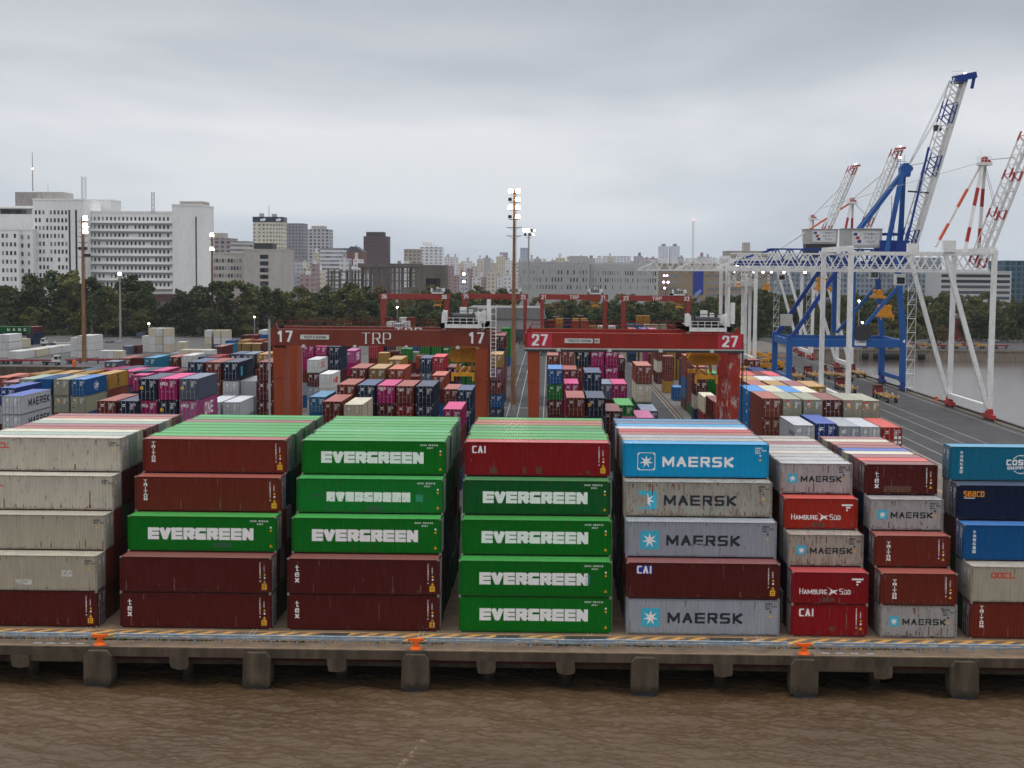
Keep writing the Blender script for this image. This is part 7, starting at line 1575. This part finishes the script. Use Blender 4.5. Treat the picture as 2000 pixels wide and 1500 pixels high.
# ------------------------------------------------------------ trees
def leafmat(key, c1, c2):
    m = mat(key, c1, 0.75, var=0.5, scale=0.35, rnd=0.25, dirt=0.8, dirtcol=c2, spec=0.2); return m
LM = [leafmat('leaf_dark', (0.058, 0.078, 0.028), (0.03, 0.044, 0.02)), leafmat('leaf_olive', (0.125, 0.125, 0.036), (0.06, 0.07, 0.024)), leafmat('leaf_mid', (0.075, 0.098, 0.032), (0.035, 0.052, 0.02)), leafmat('leaf_autumn', (0.16, 0.12, 0.045), (0.075, 0.07, 0.026))]
M_BARK = mat('bark', (0.16, 0.13, 0.10), 0.9, var=0.3); M_BARKP = mat('bark_pale', (0.34, 0.31, 0.27), 0.9, var=0.2)
def tree_proto(seed, slim=1.0):
    r = random.Random(seed); t = MB(); H = 20.0; limbs = []
    t.tube((0, 0, 0), (0.3, 0, 6), 0.45, 7, r2=0.32); t.tube((0.3, 0, 6), (0.2, 0.3, 12), 0.32, 7, r2=0.18)
    for i in range(7):
        a = r.uniform(0, 6.28); z0 = r.uniform(4.5, 9); L_ = r.uniform(4, 8); p = Vector((0.25, 0.1, z0)); q = p+Vector((math.cos(a)*L_*0.55*slim, math.sin(a)*L_*0.55*slim, L_*0.85)); t.tube(p, q, 0.2, 5, r2=0.07); limbs.append(q)
    c = MB(); n = 30
    cl = [(q, r.uniform(1.7, 2.6)) for q in limbs]
    for i in range(n):
        a, u = r.uniform(0, 6.28), r.uniform(0, 1); z = 3.2+15.0*u; rad = (4.9*math.sin(math.pi*min(1, 0.18+0.8*u))**0.7)*slim*r.uniform(0.5, 1.05)
        cl.append((Vector((rad*math.cos(a), rad*math.sin(a), z)), r.uniform(1.2, 2.4)*(1.1-0.35*u)))
    for ctr, rd in cl:
        for k in range(int(74*rd)):
            v = Vector((r.gauss(0, 1), r.gauss(0, 1), r.gauss(0, 1))).normalized()*rd*r.uniform(0.45, 1.08); v.z *= 0.8; p = ctr+v
            s = r.uniform(0.26, 0.55); d1 = Vector((r.gauss(0, 1), r.gauss(0, 1), r.gauss(0, .7))).normalized(); d2 = d1.cross(Vector((r.gauss(0, 1), r.gauss(0, 1), r.gauss(0, 1)))).normalized()
            c.face([p-d1*s, p+d2*s*0.7, p+d1*s, p-d2*s*0.7])
    return t.mesh('trunk', [M_BARK]), c.mesh('crown', [LM[0]])
PT = [tree_proto(i, s) for i, s in enumerate((1.0, 0.8, 1.15, 0.7, 1.3, 0.95))]
TN = 0; rt_ = random.Random(5); TREES = []
def belt(a, b_, top0, top1, Y0, Y1, step, mats_, wmin=0.9):
    x = a
    while x < b_:
        f_ = (x-a)/(b_-a); TREES.append((x+rt_.uniform(-.3, .3)*step, top0+(top1-top0)*f_+rt_.uniform(-9, 13), rt_.uniform(Y0, Y1), rt_.choice(mats_))); x += step*rt_.uniform(0.75, 1.3)
for x, yt in ((-12, 545), (20, 552), (62, 538), (103, 527), (138, 524), (178, 536), (205, 560), (246, 545), (262, 538), (287, 549), (352, 565), (385, 556), (425, 546), (458, 548), (492, 552), (520, 560), (545, 566), (585, 556), (612, 572), (640, 560), (680, 554), (715, 560)): TREES.append((x, yt+rt_.uniform(-3, 3), rt_.uniform(640, 690), 1 if x in (138, 205, 458, 585, 680) else rt_.choice((0, 2, 2))))
belt(-5, 740, 592, 592, 690, 730, 22, (0, 2, 0)); belt(-5, 740, 606, 612, 650, 665, 34, (0, 2, 1)); belt(740, 1010, 568, 560, 740, 840, 16, (1, 3, 2)); belt(1035, 1480, 584, 580, 700, 800, 16, (1, 2, 3)); belt(1030, 1500, 602, 597, 660, 690, 20, (2, 0, 2))
belt(1440, 2010, 570, 574, 760, 860, 17, (1, 2, 1)); belt(1500, 2010, 588, 594, 700, 750, 19, (2, 1, 0)); belt(1690, 1850, 632, 636, 640, 665, 26, (1, 3)); belt(1850, 2010, 606, 600, 660, 690, 26, (0, 2)); belt(742, 900, 592, 592, 690, 720, 17, (2, 0))
TREES.sort(key=lambda s: s[0]); LNAME = ['dark', 'olive', 'mid green', 'autumn tinged']; cn = {}
for i, (x, yt, Y, mi) in enumerate(TREES):
    X, zt = at(x, yt, Y); k = rt_.randrange(6); cn[mi] = cn.get(mi, 0)+1; sc_ = zt/19.0; wx = sc_*rt_.uniform(0.85, 1.3) if zt > 14 else sc_*1.35
    root = empty('leafy_tree', (X, Y, 0), rt_.uniform(0, 6.28)); root.scale = (wx, wx, sc_)
    tag(root, '%s leafy tree in belt behind yard, %s %s tree from left' % (LNAME[mi], ORD[cn[mi]-1], LNAME[mi].split()[0]), 'tree', 'trees behind the yard')
    put('trunk', PT[k][0], root, mats=[M_BARKP if i in (3, 4, 9) else None]); put('crown', PT[k][1], root, mats=[LM[mi]])

# undergrowth closing the foot of the belt
rg = random.Random(31); b = MB()
for (xa, xb, Y0, Y1, h, n) in ((-20, 745, 660, 700, 4.5, 9000), (1030, 1500, 690, 730, 6, 6000), (1500, 2020, 690, 730, 7, 6000), (745, 905, 700, 730, 7, 2500)):
    for i in range(n):
        Y = rg.uniform(Y0, Y1); X = at(rg.uniform(xa, xb), 600, Y)[0]; z = h*rg.random()**1.3*(0.65+0.35*math.sin(X*0.11)*math.sin(X*0.037+1)); s_ = rg.uniform(0.5, 1.1)
        d1 = Vector((rg.gauss(0, 1), rg.gauss(0, 1), rg.gauss(0, 1))).normalized()*s_; d2 = d1.cross(Vector((rg.gauss(0, 1), rg.gauss(0, 1), rg.gauss(0, 1)))).normalized()*s_*0.7; p = Vector((X, Y, z)); b.face([p-d1, p+d2, p+d1, p-d2])
tag(b.build('undergrowth', LM[0]), 'dark bushes closing the foot of the tree belt', 'bushes', kind='stuff')
# ------------------------------------------------------------ vehicles and yard gear
M_TRED = mat('tractor_red', (0.22, 0.03, 0.03), 0.5, dirt=.3); M_TYEL = mat('trailer_yellow', (0.50, 0.27, 0.06), 0.6, dirt=.4, rust=.2); M_TWHITE = mat('cab_white', (0.62, 0.62, 0.62), 0.35); M_CHRED = mat('chassis_red', (0.26, 0.02, 0.035), 0.5, dirt=.2)
def wheels(root, pts, r=0.5):
    m_ = MB(); m_.tube((0, -0.18, 0), (0, 0.18, 0), r, 14); me = m_.mesh('wheel', [M_BLACK]); h = MB(); h.tube((0, -0.19, 0), (0, 0.19, 0), r*0.45, 10); mh = h.mesh('hub', [M_ROD])
    for x, y in pts: w = put('wheel', me, root, (x, y, r)); put('hub', mh, w)
def tractor(x, y, rz, label, cab=M_TRED, group='terminal tractors on the quay', trailer=True, cart=M_TYEL):
    root = empty('terminal_tractor', (x, y, 0), rz); tag(root, label, 'tractor', group)
    b = MB(); b.box(-2.6, 2.6, -0.45, 0.45, 0.6, 0.95); b.box(-2.6, -0.9, -0.9, 0.9, 0.95, 1.1); b.build('chassis', M_STEELD, root)
    b = MB(); b.hexa([(0.9, -1.1, 0.95), (2.7, -1.1, 0.95), (2.7, 1.1, 0.95), (0.9, 1.1, 0.95), (1.0, -1.05, 2.9), (2.45, -1.05, 2.9), (2.45, 1.05, 2.9), (1.0, 1.05, 2.9)]); b.box(0.5, 0.88, -1.1, 1.1, 0.95, 2.2); c = b.build('cab', cab, root)
    g = MB(); g.hexa([(2.64, -0.95, 1.75), (2.72, -0.95, 1.75), (2.72, 0.95, 1.75), (2.64, 0.95, 1.75), (2.5, -0.9, 2.7), (2.55, -0.9, 2.7), (2.55, 0.9, 2.7), (2.5, 0.9, 2.7)])
    for s in (-1, 1): g.box(1.25, 2.35, s*1.115 if s > 0 else -1.13, s*1.13 if s > 0 else -1.115, 1.75, 2.6)
    g.box(0.97, 0.99, -0.8, 0.8, 2.25, 2.7); g.build('window', M_GLASSD, c)
    e_ = MB(); e_.tube((0.6, -0.9, 2.2), (0.6, -0.9, 3.3), 0.09, 8); e_.tube((0.6, 0.9, 2.2), (0.6, 0.9, 2.9), 0.16, 8); e_.build('exhaust', M_STEELD, root)
    l_ = MB(); l_.box(2.72, 2.76, -0.95, -0.65, 1.15, 1.4); l_.build('headlight', M_WINP, root); l_ = MB(); l_.box(2.72, 2.76, 0.65, 0.95, 1.15, 1.4); l_.build('headlight', M_WINP, root)
    wheels(root, [(1.9, -0.95), (1.9, 0.95), (-1.6, -0.95), (-1.6, 0.95)])
    if trailer:
        t = empty('container_trailer', (x-8.9*math.cos(rz), y-8.9*math.sin(rz), 0), rz); tag(t, label.replace('tractor', 'trailer').replace('truck cab with flat bed', 'flat bed of the white truck'), 'trailer', 'container trailers on the quay')
        b = MB(); b.box(-6.2, 7.0, -0.65, -0.4, 1.05, 1.4); b.box(-6.2, 7.0, 0.4, 0.65, 1.05, 1.4)
        for xx in (-6.2, -3, 0, 3, 6.6): b.box(xx, xx+0.35, -1.25, 1.25, 1.1, 1.35)
        b.box(-6.2, 7.0, -1.3, -1.18, 1.15, 1.35); b.box(-6.2, 7.0, 1.18, 1.3, 1.15, 1.35); b.build('frame', cart, t)
        g = MB()
        for xx in (-6.1, -0.3, 0.5, 6.6):
            for s in (-1, 1): g.prism([(xx, 1.36), (xx+0.35, 1.36), (xx+0.45, 1.85), (xx+0.05, 1.85)], s*1.3-0.06, s*1.3+0.06)
        g.build('corner_guide', M_TWHITE, t); wheels(t, [(-5.2, -0.95), (-5.2, 0.95), (-4.0, -0.95), (-4.0, 0.95)])
for px, py, rz, lab, car in ((1722, 779, math.pi/2, 'dark red tractor leading toward the cranes, nearest on the basin quay', M_TYEL), (1549, 739, math.pi/2, 'dark red tractor beside the blue crane landside leg', M_TYEL), (1583, 737, math.pi/2, 'dark red tractor second right of the blue crane leg', M_TYEL), (1612, 735, math.pi/2, 'dark red tractor half behind the white crane leg', M_TYEL), (1643, 739, math.pi/2, 'dark red tractor between white and blue crane legs', M_TYEL), (1646, 762, math.pi/2, 'dark red tractor behind the beige container roofs', M_TYEL), (1668, 733, math.pi/2, 'dark red tractor near the second white crane foot', M_TYEL)):
    x, y = ground(px, py); tractor(x, y+3, rz, lab, cart=car)
# white road tractor and red chassis on the reefer lot
x, y = ground(100, 713); tractor(x, y, 0.0, 'white road tractor without load in front of the reefers', M_TWHITE, 'trucks on the reefer lot', False)
x, y = ground(95, 676); tractor(x, y, math.pi, 'white truck cab with flat bed behind the reefers', M_TWHITE, 'trucks on the reefer lot', True, M_TWHITE)
def chassis(px, py, lab, m=M_CHRED):
    x, y = ground(px, py); t = empty('container_chassis', (x, y, 0)); tag(t, lab, 'trailer chassis', 'empty trailer chassis'); b = MB(); b.box(-6, 6, -0.6, -0.35, 1.0, 1.35); b.box(-6, 6, 0.35, 0.6, 1.0, 1.35)
    for xx in (-6, -2.5, 2.5, 5.6): b.box(xx, xx+0.4, -1.22, 1.22, 1.05, 1.4)
    b.build('frame', m, t); wheels(t, [(-5, -0.9), (-5, 0.9), (-3.7, -0.9), (-3.7, 0.9)]); l = MB(); l.box(3.5, 3.7, -0.7, -0.5, 0.1, 1.0); l.box(3.5, 3.7, 0.5, 0.7, 0.1, 1.0); l.build('landing_leg', M_STEELD, t)
for px, py, lab in ((38, 712, 'empty red chassis left of the white tractor'), (62, 711, 'second red chassis touching the white tractor'), (168, 711, 'red chassis behind the rusty mast'), (190, 709, 'red chassis right of the rusty mast')): chassis(px, py, lab)
for i in range(11):
    px = 1700+i*25; x, y = ground(px, 681); t = empty('container_trailer', (x, y, 0), 0.05*i); tag(t, '%s low trailer parked on the far basin quay, %s from left' % ('yellow' if i % 2 else 'red', ORD[i]), 'trailer', 'trailers parked on the far quay')
    b = MB(); b.box(-4.5, 4.5, -1.1, 1.1, 1.0, 1.5); b.box(-4.5, -4.1, -1.1, 1.1, 1.5, 2.3); b.build('frame', M_TYEL if i % 2 else M_TRED, t); wheels(t, [(-3, -1.1), (-1.8, -1.1), (3, -1.1)])
def car(px, py, m, lab, rz=0):
    x, y = ground(px, py); r = empty('parked_car', (x, y, 0), rz); tag(r, lab, 'car', 'parked cars'); b = MB(); b.prism([(-2.2, 0.35), (2.2, 0.35), (2.25, 0.8), (1.3, 0.95), (0.6, 1.45), (-1.2, 1.48), (-1.9, 0.98), (-2.25, 0.9)], -0.85, 0.85); bd = b.build('body', m, r); g = MB(); g.prism([(1.15, 0.97), (0.55, 1.4), (-1.15, 1.42), (-1.7, 1.0)], -0.87, 0.87); g.build('window', M_GLASSD, bd); wheels(r, [(1.4, -0.8), (-1.4, -0.8), (1.4, 0.8), (-1.4, 0.8)], 0.33)
for px, py, m, lab in ((1560, 687, mat('car_red', (0.45, 0.02, 0.02), .3), 'red car parked under the blue crane portal'), (1573, 686, mat('car_red', (0, 0, 0)), 'second red car partly behind the blue crane leg'), (1592, 684, M_TWHITE, 'white car parked behind the white crane bogies'), (880, 600, M_TWHITE, 'white car far behind near trees'), (1940, 668, M_TWHITE, 'white car on the far quay road at right'), (1880, 668, M_TRED, 'dark red car on the far quay road')): car(px, py, m, lab)
# yellow spreader frames and reach stackers stored near the landside legs
def spreader_frame(px, py, lab, rz=0):
    x, y = ground(px, py); r = empty('spare_spreader', (x, y, 0), rz); tag(r, lab, 'spreader', 'spare spreaders on the ground'); b = MB()
    for s in (-1, 1): b.box(-5.8, 5.8, s*0.5-0.12, s*0.5+0.12, 0.7, 1.1)
    for s in (-1, 1): b.box(s*5.9-0.2, s*5.9+0.2, -1.2, 1.2, 0.5, 1.0)
    b.box(-1.3, 1.3, -1.1, 1.1, 1.1, 1.9); b.build('frame', M_SPR, r); l = MB()
    for sx in (-5.9, 5.9):
        for sy in (-1.1, 1.1): l.box(sx-0.12, sx+0.12, sy-0.12, sy+0.12, 0, 0.6)
    l.build('leg', M_STEELD, r)
for px, py, lab, rz in ((1480, 722, 'yellow spare spreader behind the red containers', 0.1), (1496, 712, 'yellow spare spreader left of the blue crane leg', 0.05), (1478, 698, 'farther yellow spare spreader by the white legs', 0), (1507, 700, 'yellow spare spreader nearest the blue portal', 0.3)): spreader_frame(px, py, lab, rz)
def reach(px, py, lab, rz):
    x, y = ground(px, py); r = empty('reach_stacker', (x, y, 0), rz); tag(r, lab, 'reach stacker', 'yellow reach stackers'); b = MB(); b.prism([(-3.8, 0.8), (3.6, 0.8), (3.6, 1.6), (0.5, 2.0), (-3.8, 2.3)], -1.3, 1.3); b.build('body', M_SPR, r)
    c = MB(); c.hexa([(-1.6, -0.7, 2.1), (0, -0.7, 2.1), (0, 0.7, 2.1), (-1.6, 0.7, 2.1), (-1.5, -0.6, 3.6), (-0.2, -0.6, 3.6), (-0.2, 0.6, 3.6), (-1.5, 0.6, 3.6)]); cb = c.build('cab', M_GLASSD, r); c = MB(); c.box(-1.6, -0.1, -0.7, 0.7, 3.61, 3.75); c.build('cab_roof', M_SPR, cb)
    c = MB(); c.bar((-3.2, 0.95, 2.6), (5.5, 0.95, 5.6), 0.6, 0.7); c.box(5.2, 5.9, -0.5, 1.5, 4.2, 5.2); c.build('boom', M_SPR, r); wheels(r, [(2.4, -1.3), (2.4, 1.3), (-2.8, -1.2), (-2.8, 1.2)], 0.8)
reach(1505, 722, 'yellow reach stacker just left of the blue crane legs', 2.6)
# small kiosk / cabin and cone near the cranes
x, y = ground(1543, 694); b = MB(); b.lathe([(0.4, 0), (0.35, 0.1), (0.12, 1.0), (0.05, 1.05)], (0, 0, 0), 10); tag(b.build('traffic_cone', M_BOL, None, (x, y, 0)), 'orange traffic cone under the blue crane portal', 'cone')
b = MB(); x, y = ground(145, 716); b.lathe([(0.5, 0), (0.55, 0.6), (0.5, 1.6), (0.3, 1.9)], (0, 0, 0), 12); tag(b.build('orange_barrel', M_BOL, None, (x, y, 0)), 'orange barrel left of the rusty mast base', 'barrel')
# gatehouse and gauge frames by lane
# parked yard truck far down the lane
x, y = ground(1063, 694); tractor(x, y, math.pi/2, 'dark tractor waiting far along the second gantry lane', M_STEELD, 'terminal tractors in the yard', False)
x, y = ground(1010, 672); tractor(x, y, math.pi/2, 'small dark truck at the far end of the middle lane', M_STEELD, 'terminal tractors in the yard', False)

# ------------------------------------------------------------ haze
HAZE = 0.00005
if HAZE:
    hm = bpy.data.materials.new('haze_air'); hm.use_nodes = True; t = hm.node_tree; t.nodes.clear(); o_ = nn(t, 'ShaderNodeOutputMaterial'); v = nn(t, 'ShaderNodeVolumePrincipled')
    v.inputs['Color'].default_value = (0.86, 0.90, 0.96, 1); v.inputs['Density'].default_value = HAZE; v.inputs['Anisotropy'].default_value = 0.2; t.links.new(v.outputs[0], o_.inputs['Volume'])
    b = MB(); b.box(-3200, 3200, -60, 2800, -7.5, 190); tag(b.build('haze', hm), kind='stuff')
# close the ground beyond with the far ground sheet already laid
for o in list(bpy.data.objects):
    if o.type == 'MESH' and o.data is None: bpy.data.objects.remove(o)
for o in bpy.context.scene.objects:
    if 'label' in o.keys():
        w = o['label'].split()
        if len(o['label'].replace('-', ' ').split()) > 16: print('LONG', o['label']); o['label'] = ' '.join(w[:16])
